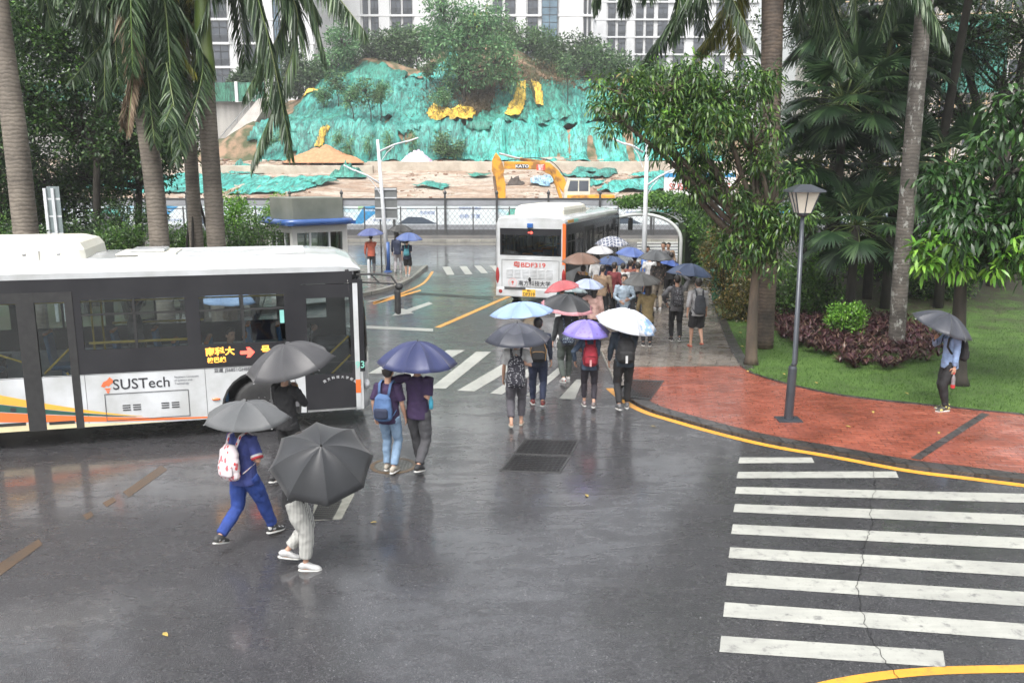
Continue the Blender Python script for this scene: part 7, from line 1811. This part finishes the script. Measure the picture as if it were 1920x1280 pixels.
# ---------------------------------------------------------------- umbrellas
STL = M('umbrella_steel', (.35, .36, .38), None, 4, .3, .8); BLKP = M('umbrella_black_plastic', (.02, .02, .02), None, 4, .4)
def canopy_mat(name, c, c2=None, kind='plain', c3=None):
    if name in MATS: return MATS[name]
    m, n, b = newmat(name); v = coords(n, 'Object'); c2 = c2 or tuple(x*.8 for x in c)
    f = ramp(n, noise(n, v, 2.5, 4, .6), [(.35, 0.), (.65, 1.)]); col = mixc(n, f, c2, c)
    if kind == 'plaid':
        for i_, (dr, sc) in enumerate((('X', 2.6), ('Y', 2.6))):
            w = nd(n, 'ShaderNodeTexWave'); w.bands_direction = dr; w.wave_profile = 'SAW'; w.inputs['Scale'].default_value = sc; n.links.new(v, w.inputs['Vector'])
            col = mixc(n, ramp(n, w.outputs[0], [(.80, 0.), (.82, 1.)]), col, c3)
    if kind == 'floral':
        t = nd(n, 'ShaderNodeTexVoronoi'); t.inputs['Scale'].default_value = 11; n.links.new(v, t.inputs['Vector']); col = mixc(n, ramp(n, t.outputs['Distance'], [(.22, 1.), (.30, 0.)]), col, c3)
    if kind == 'half':
        s_ = nd(n, 'ShaderNodeSeparateXYZ'); n.links.new(v, s_.inputs[0]); ad = nd(n, 'ShaderNodeMath'); ad.operation = 'ADD'; n.links.new(s_.outputs[0], ad.inputs[0])
        nz = nd(n, 'ShaderNodeMath'); nz.operation = 'MULTIPLY'; nz.inputs[1].default_value = .5; n.links.new(noise(n, v, 7, 5, .7), nz.inputs[0]); n.links.new(nz.outputs[0], ad.inputs[1])
        col = mixc(n, ramp(n, ad.outputs[0], [(.42, 0.), (.45, 1.)]), col, mixc(n, ramp(n, noise(n, v, 9, 3, .6), [(.45, 0.), (.55, 1.)]), c3, c))
    n.links.new(col, b.inputs['Base Color']); b.inputs['Roughness'].default_value = .42; b.inputs['Sheen Weight'].default_value = .15
    # rain beads
    dr = nd(n, 'ShaderNodeTexVoronoi'); dr.inputs['Scale'].default_value = 70; n.links.new(v, dr.inputs['Vector']); bump(n, b, ramp(n, dr.outputs['Distance'], [(.1, 1.), (.3, 0.)]), .25, .01)
    tl = nd(n, 'ShaderNodeBsdfTranslucent'); n.links.new(col, tl.inputs[0]); mx = nd(n, 'ShaderNodeMixShader'); mx.inputs[0].default_value = .22
    out = n.nodes['Material Output']; n.links.new(b.outputs[0], mx.inputs[1]); n.links.new(tl.outputs[0], mx.inputs[2]); n.links.new(mx.outputs[0], out.inputs[0]); MATS[name] = m; return m
UG = 'umbrellas held up in the rain'
def umbrella(label, apex, axis, R, mat, ribs=8, depth=.24, shaft=.72, hook=False, border=None, spin=0., inner=None, group=UG, vented=False, handle_mat=None):
    """apex and axis in world; returns grip position"""
    apex = Vector(apex); ax = Vector(axis).normalized(); grip = apex-ax*shaft
    q = Vector((0, 0, 1)).rotation_difference(ax); r = empty('umbrella', tuple(grip), 0, label, 'umbrella', group); r.rotation_mode = 'XYZ'; r.rotation_euler = q.to_euler()
    D = depth*R/.5
    def surf(phi, rr, hem=True):
        sec = 2*pi/ribs; u = (phi % sec)/sec; v = 1-(2*u-1)**2      # 0 on a rib, 1 mid panel
        rad = R*rr*(1-.10*v*rr**1.5); z = -D*(rr**2.05)-.034*R/.5*v*sin(pi*min(rr, 1)*.8)
        return rad, z
    m = 9; sub = 6; n = ribs*sub; mb = MB(); mb.v.append((0, 0, shaft+.004))
    for j in range(1, m+1):
        for i in range(n):
            ph = 2*pi*i/n; rad, z = surf(ph+1e-9, j/m); mb.v.append((rad*cos(ph+spin), rad*sin(ph+spin), shaft+z))
    for i in range(n): mb.f.append((0, 1+i, 1+(i+1) % n)); mb.m.append(0)
    for j in range(m-1):
        for i in range(n): mb.f.append((1+j*n+i, 1+(j+1)*n+i, 1+(j+1)*n+(i+1) % n, 1+j*n+(i+1) % n)); mb.m.append(1 if (border and j == m-2) else (2 if (vented and j >= 4) else 0))
    mats = [mat, border or mat, inner or mat]
    c = mb.build('canopy', mats, r, smooth=False); 
    s_ = c.modifiers.new('s', 'SOLIDIFY'); s_.thickness = .0025
    # smooth inside panels, crease at ribs
    me = c.data; me.polygons.foreach_set('use_smooth', [True]*len(me.polygons))
    bm_ = bmesh.new(); bm_.from_mesh(me)
    for e in bm_.edges:
        a_, b_ = e.verts[0].index, e.verts[1].index
        ia, ib = ((a_-1) % n if a_ else None), ((b_-1) % n if b_ else None)
        if (ia is None or ia % sub == 0) and (ib is None or ib % sub == 0) and (ia == ib or ia is None or ib is None): e.smooth = False
    bm_.to_mesh(me); bm_.free()
    for i in range(ribs):
        ph = 2*pi*i/ribs; pts = []
        for j in range(0, 8): rad, z = surf(ph+1e-9, j/7*1.01); pts.append((rad*cos(ph+spin), rad*sin(ph+spin), shaft+z-.008))
        rb = MB().tube(pts, .0032, 4).build('rib', STL, r)
        rad, z = surf(ph+1e-9, .48); MB().tube([(.012*cos(ph+spin), .012*sin(ph+spin), shaft-.30*R/.5), (rad*cos(ph+spin), rad*sin(ph+spin), shaft+z-.01)], .003, 4).build('stretcher', STL, rb)
    MB().tube([(0, 0, .05), (0, 0, shaft)], .0065, 8).build('shaft', STL, r)
    MB().lathe([(.009, shaft-.0), (.012, shaft+.006), (.006, shaft+.02), (.004, shaft+.045)], n=8).build('tip', BLKP, r)
    hm_ = handle_mat or BLKP
    if hook: MB().tube([(0, 0, .09), (0, 0, -.05), (0, .012, -.085), (0, .035, -.10), (0, .06, -.085), (0, .066, -.06)], .012, 8).build('handle', hm_, r, smooth=True)
    else: MB().lathe([(.010, .07), (.016, .05), (.017, -.045), (.013, -.06)][::-1], n=12).build('handle', hm_, r, smooth=True)
    return grip
# ---------------------------------------------------------------- the crowd
def F(px, py, z=0.): return G(px, py, z)
CBLK = cloth('black_cloth', (.018, .018, .020)); CNAVY = cloth('navy_cloth', (.022, .03, .065)); CGREY = cloth('grey_cloth', (.12, .12, .125)); CLG = cloth('light_grey_cloth', (.40, .40, .41))
CWHT = cloth('white_cloth', (.55, .55, .55)); CJEAN = cloth('pale_denim', (.22, .32, .45), (.15, .23, .34)); CDT = cloth('dark_grey_trousers', (.065, .065, .072)); CBLUE = cloth('royal_blue_cloth', (.02, .055, .26)); 
CPUR = cloth('dark_plum_cloth', (.04, .02, .07)); COLV = cloth('olive_jacket_cloth', (.20, .15, .07)); CPINK = cloth('pale_pink_cloth', (.50, .32, .28)); CMAR = cloth('maroon_cloth', (.16, .025, .03)); CTAN = cloth('tan_cloth', (.25, .17, .11)); CBEI = cloth('beige_trousers', (.36, .31, .25))
CORA = cloth('coral_cloth', (.50, .12, .07)); CGG = cloth('grey_green_trousers', (.07, .085, .075)); CSKY = cloth('sky_blue_shirt', (.25, .36, .58)); CLB = cloth('pale_blue_jacket', (.34, .42, .50))
SRED = cloth('red_sandal', (.5, .06, .03), rough=.4); SCRM = cloth('cream_slipper', (.5, .45, .38)); SWHT = cloth('white_trainer', (.5, .5, .5), (.42, .42, .42), 14, .5); SGRY = cloth('grey_trainer', (.13, .13, .135), rough=.6); SDK = cloth('shoe_dark', (.03, .03, .032), rough=.5); SRD = cloth('red_black_trainer', (.35, .04, .04), (.03, .03, .03), 16, .5); SBW = pattern_cloth('black_white_trainer', (.05, .05, .05), (.45, .45, .45), 16, .35)
def U(name, c, c2=None, **kw): return canopy_mat(name, c, c2, **kw)
def facing(dx, dy): return atan2(-dx, dy)     # yaw so that local +Y points along (dx,dy)
def handpos(px, Y): return px
def pu(px, py, Y): return PY(px, py, Y)

# A: blue trousers, tree pattern rucksack, walking right across the road
Ya = F(440, 1032).y
fa = F(466, 1020); _v = F(512, 996)-F(424, 1042); ya = facing(_v.x, _v.y)
g_ = umbrella('grey umbrella held by the walker with the red and white rucksack', pu(462, 752, Ya+.15), (.05, -.05, 1), .50, U('mid_grey_canopy', (.13, .135, .14), (.10, .105, .11)), 7, .20, .66, spin=.2)
A_ = person('person in blue trousers and blue shirt with white cuffs carrying a red and white rucksack', fa, ya, 1.66, .74, 'R', {'R': ('world', g_), 'L': (-.20, .30, .98), 'grip': 'R'}, cloth('blue_violet_shirt', (.05, .07, .26)), 'short', CBLUE, 'long', SBW, 'long', lift=.05, cuff=(CWHT, cloth('red_cuff', (.45, .04, .05))), legw=1.15, female=True, hair_len=.2)
LEAFP = pattern_cloth('red_leaf_print', (.58, .52, .54), (.50, .05, .05), 15, .30, (.45, .12, .14), stretch=(1.6, 1, .8))
backpack(A_, 'white rucksack with red leaf print on the walker in blue trousers', LEAFP, .30, .42, .16)
# B: striped trousers, big dark umbrella in front
fb = F(556, 1064); yb = facing(1, .15)
g_ = umbrella('large black umbrella tilted forward over the walker in striped trousers', pu(602, 836, fb.y-.38), (.16, -.72, 1), .56, U('black_canopy', (.038, .04, .045), (.03, .032, .036)), 8, .27, .66, spin=.3)
B_ = person('person in white striped trousers and black top leaning forward under a large umbrella', fb, yb, 1.58, .24, 'R', {'R': ('world', g_), 'L': (-.24, .26, 1.0), 'grip': 'R'}, CBLK, 'short', stripe_cloth('striped_trouser_cloth', (.50, .50, .47), (.13, .13, .13)), 'crop', SWHT, 'short', lean=.10, lift=.06, legw=1.35, female=True)
# C: black with white stripes, grey umbrella, nearest the bus
fc = F(543, 905); yc_ = facing(.6, 1)
g_ = umbrella('dark grey umbrella with long shaft in front of the bus wheel', pu(534, 645, fc.y+.05), (-.18, -.16, 1), .64, U('charcoal_canopy', (.07, .07, .075), (.055, .055, .06)), 8, .25, .70, spin=.1, handle_mat=cloth('amber_handle', (.5, .28, .06)))
C_ = person('person in black tracksuit with white arm stripes walking beside the bus wheel', fc, yc_, 1.74, .4, 'R', {'R': ('world', g_), 'grip': 'R'}, CBLK, 'long', CBLK, 'long', SDK, 'short')
st_ = MB(); 
for s_ in (-.012, .008, .028): st_.tube([C_['sho']['L']+Vector((-.068, s_, 0)), C_['sho']['L']+Vector((-.085, s_, -.25))], .004, 4)
st_.build('sleeve_stripe', CWHT, C_['root'])
# D+E: couple under a navy umbrella
fd_ = F(732, 884); fe = F(786, 882); yd = facing(.25, 1)
g_ = umbrella('wide navy umbrella shared by the couple near the bus front', pu(783, 640, fe.y-.02), (.04, -.02, 1), .60, U('navy_canopy', (.035, .045, .13), (.03, .038, .11)), 10, .27, .68, spin=.1, border=None)
E_ = person('person in dark tee and grey trousers with an arm around the neighbour', fe, yd, 1.76, .52, 'L', {'L': (-.40, -.17, 1.10), 'R': ('world', g_), 'grip': 'R'}, CPUR, 'short', CDT, 'long', SDK, 'short', legw=1.12)
D_ = person('person in pale jeans with blue denim rucksack held around the back', fd_, yd, 1.64, .16, 'L', {}, CPUR, 'short', CJEAN, 'long', cloth('cream_trainer', (.42, .38, .32)), 'short', female=True)
backpack(D_, 'two tone blue rucksack on the person in pale jeans', cloth('mid_blue_canvas', (.08, .15, .30), (.05, .10, .22)), .30, .40, .17, pocket=CNAVY, trim=None, z=1.10)
bt = MB().lathe([(.03, -.09), (.033, -.05), (.033, .04), (.018, .07), (.018, .1)], n=12); p = local_to_world(E_, (.22, -.05, 1.05)); o = bt.build('bottle', cloth('cyan_bottle', (.05, .35, .5), rough=.2), smooth=True, loc=p); tag(o, 'small cyan bottle hanging at the hip of the man in grey trousers', 'bottle')
# F: white tee, floral backpack, flip flops
ff = F(968, 800); yf = facing(.02, 1)
g_ = umbrella('dark slate umbrella with a fold ring above the floral rucksack', pu(970, 606, ff.y-.15), (-.02, -.06, 1), .58, U('slate_canopy', (.075, .08, .105), (.065, .07, .09)), 8, .24, .64, spin=.2, vented=True, inner=U('slate_canopy_dark', (.045, .05, .07)))
F_ = person('person in white tee, grey trousers and flip flops with a floral rucksack', ff, yf, 1.68, .30, 'R', {'R': ('world', g_), 'grip': 'R'}, CWHT, 'short', cloth('mauve_grey_trousers', (.09, .085, .10)), 'crop', SCRM, 'short', shoe_kind='sandal', legw=1.1, female=True)
FLO = pattern_cloth('white_flower_print', (.02, .02, .03), (.5, .5, .52), 34, .30)
backpack(F_, 'long black rucksack with small white flower print', FLO, .32, .56, .17, z=1.06)
# G: black, brown trim backpack, under light blue umbrella
fg_ = F(1008, 762); 
g_ = umbrella('light blue umbrella above the walker with the brown trimmed rucksack', pu(977, 566, fg_.y+.1), (-.08, .02, 1), .62, U('light_blue_canopy', (.30, .42, .66), (.26, .37, .6)), 10, .17, .72)
G_ = person('person in dark jacket and navy trousers with a brown trimmed black rucksack', fg_, facing(0, 1), 1.72, .42, 'L', {'L': ('world', g_), 'grip': 'L'}, cloth('navy_check', (.03, .04, .07), (.015, .02, .035), 20), 'long', CNAVY, 'long', SRD, 'short')
backpack(G_, 'black rucksack with thin brown piping', CBLK, .32, .42, .18, trim=cloth('brown_piping', (.30, .17, .06)))
# H: grey hoodie, under black umbrella with pink edge
fh_ = F(1061, 718)
g_ = umbrella('black umbrella with a pink border above the two rucksacks', pu(1066, 552, fh_.y+.1), (.10, -.12, 1), .60, U('black_canopy', (.038, .04, .045)), 8, .24, .70, spin=.35, border=cloth('pink_border', (.52, .25, .28)))
H_ = person('person in dark grey hoodie and grey green trousers with red and white trainers', fh_, facing(-.15, 1), 1.74, .36, 'R', {'R': ('world', g_), 'grip': 'R'}, cloth('slate_hoodie', (.055, .06, .065)), 'long', CGG, 'long', pattern_cloth('red_white_trainer', (.5, .48, .46), (.5, .05, .06), 14, .3), 'short', hood=True)
backpack(H_, 'small rucksack with pale flecks slung low on the dark hoodie', FLO2 if False else pattern_cloth('navy_fleck_print', (.03, .04, .07), (.30, .38, .42), 30, .30), .26, .30, .13, z=1.02)
# I: purple umbrella, red backpack
fi = F(1104, 764)
g_ = umbrella('violet umbrella with a faint floral print above the red rucksack', pu(1100, 600, fi.y-.05), (.02, -.08, 1), .47, U('violet_canopy', (.26, .22, .62), (.22, .18, .55), kind='floral', c3=(.20, .14, .42)), 8, .26, .62, spin=.2, border=None)
I_ = person('person in slate blue jacket and black leggings with a red rucksack', fi, facing(.03, 1), 1.60, .34, 'L', {'R': ('world', g_), 'grip': 'R', 'L': (-.30, .02, .96)}, cloth('slate_blue_jacket', (.06, .09, .14)), 'long', cloth('black_leggings', (.03, .025, .035)), 'crop', cloth('pink_grey_trainer', (.30, .22, .22), (.10, .10, .10), 14), 'short', female=True, legw=.9)
backpack(I_, 'bright red rucksack on the walker under the violet umbrella', cloth('red_canvas', (.32, .02, .035), (.24, .015, .03)), .30, .42, .17, trim=cloth('dark_red_zip', (.12, .01, .015)), badge=cloth('pink_badge', (.6, .3, .3)))
# J: dark navy jacket, white-blue umbrella
fj = F(1168, 768)
g_ = umbrella('white and sky blue umbrella tilted to the right above the tall walker', pu(1182, 580, fj.y+.0), (.22, -.12, 1), .60, U('white_blue_canopy', (.60, .62, .66), (.54, .57, .62), kind='half', c3=(.22, .36, .58)), 9, .25, .66, spin=.1)
J_ = person('tall person in dark teal jacket and black jeans with a square black rucksack', fj, facing(.02, 1), 1.80, .30, 'R', {'R': ('world', g_), 'grip': 'R'}, cloth('dark_teal_jacket', (.03, .045, .065)), 'long', CBLK, 'long', SGRY, 'short')
backpack(J_, 'square black rucksack with three white bars', CBLK, .32, .44, .19, trim=None, badge=CWHT)
# K: hoodie and shorts, red sandals; L: patterned backpack neighbour
fk = F(1305, 652, KZ)
K_ = person('man in light grey hoodie, black shorts and red sandals walking away up the path', fk, facing(-.05, 1), 1.76, .40, 'L', {}, CLG, 'elbow', CBLK, 'shorts', SRED, 'short', hood=True, shoe_kind='sandal', lift=.06)
backpack(K_, 'slim dark grey rucksack on the light grey hoodie', cloth('dark_slate_canvas', (.045, .05, .06)), .28, .46, .14, z=1.10)
fl_ = F(1266, 640, KZ)
g_ = umbrella('slate blue umbrella between the two men walking up the path', pu(1296, 494, fl_.y+.45), (.12, .05, 1), .62, U('slate_blue_canopy', (.075, .11, .20), (.065, .095, .17)), 8, .24, .68)
L_ = person('man in black and grey varsity jacket resting one hand on his head', fl_, facing(.02, 1), 1.74, .24, 'L', {'R': (.10, .02, 1.74), 'L': (-.27, -.02, 1.0)}, cloth('black_grey_jacket', (.04, .04, .045), (.20, .20, .21), 3), 'long', CBLK, 'long', pattern_cloth('black_white_canvas', (.02, .02, .02), (.5, .5, .5), 12, .25), 'short')
backpack(L_, 'black rucksack with grey letter print on the varsity jacket', pattern_cloth('grey_letter_print', (.03, .03, .035), (.28, .28, .30), 32, .28), .29, .42, .16, z=1.16)
# M: olive jacket woman with grey umbrella
CG = 'people queuing at the bus'
fm = F(1212, 648, KZ)
g_ = umbrella('grey umbrella above the woman in the olive jacket', pu(1202, 513, fm.y+.02), (-.05, -.06, 1), .50, U('warm_grey_canopy', (.14, .14, .135), (.11, .11, .105)), 8, .22, .62)
M_ = person('woman in loose olive jacket and dark trousers standing under a grey umbrella', fm, facing(.1, 1), 1.62, .06, 'L', {'R': ('world', g_), 'grip': 'R'}, COLV, 'long', CBLK, 'long', SDK, 'long', female=True, group=CG, wide=1.15, shirt_len=.66, hair_mat=HAIRB)
# N: man in pale blue jacket facing camera
fn = F(1168, 634, KZ)
N_ = person('man in pale blue jacket turned towards the camera in the queue', fn, facing(-.1, -1), 1.72, .06, 'L', {'L': (-.12, .26, 1.08), 'R': (.10, .24, 1.02)}, CLB, 'long', CNAVY, 'long', SDK, 'short', face=True, group=CG)
# O: pink shirt woman with pale umbrella
fo = F(1112, 652, 0)
g_ = umbrella('pale blue folding umbrella above the woman in pink', pu(1104, 523, fo.y+.05), (.06, -.06, 1), .42, U('ice_blue_canopy', (.42, .48, .62), (.36, .42, .58)), 8, .22, .60)
O_ = person('woman in pale pink shirt with long hair standing near the bus door', fo, facing(.25, 1), 1.62, .06, 'L', {'L': ('world', g_), 'grip': 'L'}, CPINK, 'long', cloth('dark_skirt', (.03, .03, .04)), 'long', SDK, 'long', female=True, group=CG, hair_len=.34)
# P: red umbrella
fp = F(1052, 655)
g_ = umbrella('rose red umbrella just behind the black one with pink border', pu(1052, 526, fp.y+.1), (-.18, .10, 1), .48, U('rose_canopy', (.50, .12, .13), (.42, .10, .11)), 8, .24, .62)
P_ = person('person in black and white sportswear half hidden under the rose umbrella', fp, facing(.3, 1), 1.64, .1, 'L', {'L': ('world', g_), 'grip': 'L'}, CWHT, 'long', stripe_cloth('white_side_stripe', (.02, .02, .02), (.5, .5, .5), 9), 'long', SDK, 'short', group=CG)
g_ = umbrella('pale grey green umbrella pressed behind the rose one', pu(1072, 532, fp.y+1.1), (.1, .1, 1), .45, U('pale_teal_canopy', (.36, .44, .46)), 8, .22, .62)
fp2 = Vector((g_.x-.1, g_.y+.02, 0)); person('person in teal top hidden behind the rose umbrella', fp2, facing(.3, 1), 1.6, .06, 'L', {'R': ('world', g_), 'grip': 'R'}, cloth('teal_top', (.05, .18, .18)), 'short', CBLK, 'long', SDK, 'short', group=CG)
# Q: brown umbrella
fq = Vector((PY(1092, 600, 25.6).x, 25.6, 0))
g_ = umbrella('brown umbrella beside the rear corner of the bus', pu(1090, 474, 25.6), (0, -.04, 1), .60, U('brown_canopy', (.20, .12, .085), (.17, .10, .07)), 8, .22, .66)
person('person in dark clothes under the brown umbrella beside the bus', fq, facing(.3, 1), 1.7, .1, 'L', {'R': ('world', g_), 'grip': 'R'}, CBLK, 'long', CBLK, 'long', SDK, 'short', group=CG)
# queue people
def q_person(x, y, Y, h, label, yaw, sh_, sl='long', tr=CBLK, hr='short', face=False, umb=None, fem=False, sho_=SDK, wide=1.0, arms=None):
    p = PY(x, 500, Y); f = Vector((p.x, Y, KZ if p.x > 2.2+(Y-27.6)*.32 else 0))
    A = dict(arms or {})
    if umb:
        lb, ux_, uy_, R_, m_, axv = umb; g = umbrella(lb, pu(ux_, uy_, Y+.05), axv, R_, m_, 8, .22, .64, spin=random.random()); A['R'] = ('world', g); A['grip'] = 'R'
    return person(label, f, yaw, h, .06, 'L', A, sh_, sl, tr, 'long', sho_, hr, face=face, female=fem, group=CG, wide=wide)
q_person(1130, 560, 25.2, 1.68, 'person in a tan hooded coat beside the bus side', facing(.5, 1), CTAN, wide=1.15)
q_person(1152, 560, 25.9, 1.70, 'person in maroon sweater behind the pale blue jacket', facing(.6, .7), CMAR)
q_person(1140, 500, 27.6, 1.70, 'person in navy under the dark blue umbrella by the bus door', facing(.4, 1), CNAVY, umb=('dark blue umbrella lowest in the cluster near the bus door', 1148, 480, .50, U('deep_blue_canopy', (.06, .10, .22)), (.05, -.05, 1)))
q_person(1120, 500, 28.6, 1.66, 'person in white under the white umbrella by the bus', facing(.2, 1), CWHT, umb=('plain white umbrella behind the brown one', 1125, 461, .48, U('white_canopy', (.58, .58, .6)), (0, -.04, 1)))
q_person(1145, 500, 29.6, 1.74, 'person in grey under the plaid umbrella', facing(.2, 1), CGREY, umb=('white and grey plaid umbrella at the bus side', 1148, 443, .60, U('plaid_canopy', (.12, .14, .20), (.10, .12, .18), kind='plaid', c3=(.6, .6, .62)), (0, -.08, 1)))
q_person(1190, 500, 28.3, 1.72, 'person in dark blue under the blue umbrella at the lamp pole', facing(.2, 1), cloth('dark_blue_top', (.03, .04, .09)), umb=('blue umbrella with a small white mark leaning on the lamp pole', 1186, 464, .55, U('blue_canopy', (.10, .16, .40), (.08, .13, .34)), (.12, -.06, 1)))
q_person(1182, 500, 27.0, 1.66, 'person with short black hair in a red brown top in the queue', facing(.4, .9), cloth('rust_top', (.22, .07, .05)), sl='short')
q_person(1168, 500, 26.6, 1.60, 'person in white top between the queue umbrellas', facing(.1, 1), CWHT, sl='short')
q_person(1196, 500, 26.2, 1.66, 'person in grey tee at the right of the queue', facing(-.3, 1), CGREY, sl='short')
q_person(1235, 500, 27.4, 1.74, 'person in camouflage jacket and beige trousers with white shoes', facing(-.1, 1), pattern_cloth('camouflage', (.06, .05, .045), (.18, .13, .10), 14, .4, (.03, .03, .03)), tr=CBEI, sho_=SWHT, umb=('mid grey umbrella above the camouflage jacket', 1230, 470, .56, U('dim_grey_canopy', (.095, .10, .105), (.08, .085, .09)), (.02, -.04, 1)))
q_person(1258, 500, 29.2, 1.70, 'person in dark top under the small blue umbrella beside the vines', facing(.1, 1), CBLK, umb=('small bright blue umbrella beside the shelter vines', 1258, 486, .42, U('bright_blue_canopy', (.06, .12, .38)), (.25, 0, 1)))
q_person(1213, 500, 31.4, 1.74, 'person in white shirt waiting inside the shelter on the left', facing(-.4, -1), CWHT, sl='short', face=True)
q_person(1243, 500, 32.6, 1.78, 'person in dark jacket waiting inside the shelter on the right', facing(-.5, -.8), CGREY, face=True)
q_person(1228, 500, 30.8, 1.62, 'person with black hair and dark top in front of the shelter', facing(.2, 1), CBLK)
q_person(1252, 500, 33.4, 1.70, 'person in brown jacket deepest inside the shelter', facing(-.3, -1), CTAN, face=True)
q_person(1218, 500, 29.8, 1.60, 'person in light top between lamp pole and shelter', facing(.4, 1), CWHT, sl='short')
# far island walkers
IG = 'walkers on the far traffic island'
fi1 = PY(697, 523, 36.4); fi1 = Vector((PY(697, 500, 36.6).x, 36.6, islz))
g_ = umbrella('blue umbrella with a white mark left of the road sign pole', pu(694, 428, 36.6), (-.05, -.05, 1), .58, U('dusk_blue_canopy', (.10, .13, .30), (.085, .11, .26)), 8, .22, .62)
person('person in coral jacket and dark trousers left of the road sign pole', fi1, facing(-.2, 1), 1.72, .2, 'L', {'R': ('world', g_), 'grip': 'R'}, CORA, 'long', CDT, 'long', SDK, 'short', group=IG)
fi2 = Vector((PY(746, 500, 37.4).x, 37.4, islz))
g_ = umbrella('dark umbrella farther right of the road sign pole', pu(752, 421, 37.6), (.05, -.05, 1), .55, U('dark_olive_canopy', (.05, .05, .048)), 8, .24, .62)
person('person in navy jacket and pale trousers under the dark umbrella', fi2, facing(.1, 1), 1.74, .3, 'R', {'R': ('world', g_), 'grip': 'R'}, CNAVY, 'long', cloth('pale_trousers', (.38, .36, .38)), 'long', SWHT, 'short', group=IG)
fi3 = Vector((PY(764, 500, 35.9).x, 35.9, islz))
g_ = umbrella('blue umbrella nearer, above the teal bag on the island', pu(767, 436, 35.9), (.03, -.05, 1), .58, U('denim_blue_canopy', (.10, .15, .34), (.08, .125, .30)), 8, .24, .60)
i3 = person('person in dark shorts carrying a teal bag on the island', fi3, facing(.05, 1), 1.60, .22, 'L', {'R': ('world', g_), 'grip': 'R'}, CNAVY, 'short', CBLK, 'shorts', cloth('white_shoe', (.45, .45, .45)), 'short', group=IG, female=True)
backpack(i3, 'teal square bag on the back of the person in shorts', cloth('teal_canvas', (.06, .25, .30)), .26, .30, .12, z=1.12)
w = PY(432, 560, 19.0); g_ = umbrella('light blue umbrella seen through the windows of the moving bus', pu(428, 540, 19.0), (.05, 0, 1), .62, U('light_blue_canopy', (.30, .42, .66)), 8, .24, .66)
person('person under a light blue umbrella on the far side of the moving bus', Vector((w.x, 19.0, islz)), facing(1, 0), 1.72, .3, 'L', {'R': ('world', g_), 'grip': 'R'}, CTAN, 'long', CBLK, 'long', SDK, 'short')
# bollard on the island
o = MB().lathe([(.06, 0), (.06, .7), (.03, .78)], n=12).build('bollard', WP, loc=(PY(692, 520, 35.6).x, 35.6, islz)); tag(o, 'short white post beside the person in the coral jacket', 'post')
# man on the right with cola bottle
fr_ = F(1772, 768, KZ); yr = facing(-1, -.05)
g_ = umbrella('dark slate umbrella held low over the man at the right edge of the paving', pu(1780, 588, fr_.y+.0), (.34, -.22, 1), .56, U('ink_canopy', (.05, .055, .07), (.042, .046, .06)), 10, .24, .52, spin=.1)
R_ = person('man in sky blue shirt and black trousers standing sideways on the red paving', fr_, yr, 1.72, .10, 'L', {'R': ('world', g_), 'grip': 'R', 'L': (-.20, .02, .83)}, CSKY, 'long', CBLK, 'long', pattern_cloth('yellow_black_trainer', (.05, .05, .04), (.45, .42, .12), 14, .38), 'short')
backpack(R_, 'plain black rucksack on the man in the sky blue shirt', CBLK, .28, .42, .15)
p = local_to_world(R_, Vector(R_['wr']['L'])+Vector((0, .0, -.10)))
b_ = empty('bottle', (p.x, p.y, p.z-.30), 0, 'clear cola bottle with red label hanging from the hand of the man in sky blue', 'bottle')
MB().lathe([(.030, 0), (.038, .02), (.038, .08), (.034, .12), (.038, .16), (.036, .2), (.014, .26), (.013, .28)], n=14).build('bottle_body', M('dark_cola', (.10, .05, .045), (.25, .25, .27), 3, .1, coat=.5), b_, smooth=True)
MB().lathe([(.0385, .02), (.0390, .08)], n=14).build('label_sleeve', cloth('bottle_red', (.55, .03, .03)), b_); MB().lathe([(.016, .275), (.016, .30)], n=12).build('cap', cloth('bottle_red', (.55, .03, .03)), b_)
# passengers inside the moving bus
def in_bus(bus, x, y, label, sh_, yaw_l, z=.52):
    mw = Matrix.Translation(Vector(bus.location)) @ Matrix.Rotation(bus.rotation_euler.z, 4, 'Z'); w = mw @ Vector((x, y, z)); return w, bus.rotation_euler.z+yaw_l
w, yy = in_bus(bus1, -2.25, .35, '', None, -pi/2)
p_ = person('passenger with dark hair seated at the window of the moving bus', w, yy, 1.7, 0, 'L', {'L': (-.15, .3, .75), 'R': (.15, .3, .75)}, CTAN, 'long', CBLK, 'long', SDK, 'short', seat=True, headyaw=-.9, face=True)
w, yy = in_bus(bus1, -1.2, 1.8, '', None, -pi/2)
person('driver seated at the wheel of the moving bus', w, yy, 1.7, 0, 'L', {'L': (-.15, .4, .95), 'R': (.15, .4, .95)}, CWHT, 'long', CBLK, 'long', SDK, 'short', seat=True)
w, yy = in_bus(bus1, -3.9, 1.5, '', None, -pi/2)
person('passenger in grey standing in the middle of the moving bus', w, yy, 1.7, .05, 'L', {'R': (.25, .2, 1.7)}, CGREY, 'long', CBLK, 'long', SDK, 'short')
# ================================================================== RAIN HAZE
mh, nh, bh = newmat('rain_haze'); nh.nodes.remove(bh)
pv = nd(nh, 'ShaderNodeVolumePrincipled'); pv.inputs['Color'].default_value = (.92, .95, .97, 1); pv.inputs['Density'].default_value = .0008; pv.inputs['Anisotropy'].default_value = .2
nh.links.new(pv.outputs[0], nh.nodes['Material Output'].inputs['Volume'])
hz_ = MB().bx(-140, 140, -20, 215, -1, 62).build('haze', mh); tag(hz_, 'thin rain haze fading the far buildings', 'haze', kind='stuff')
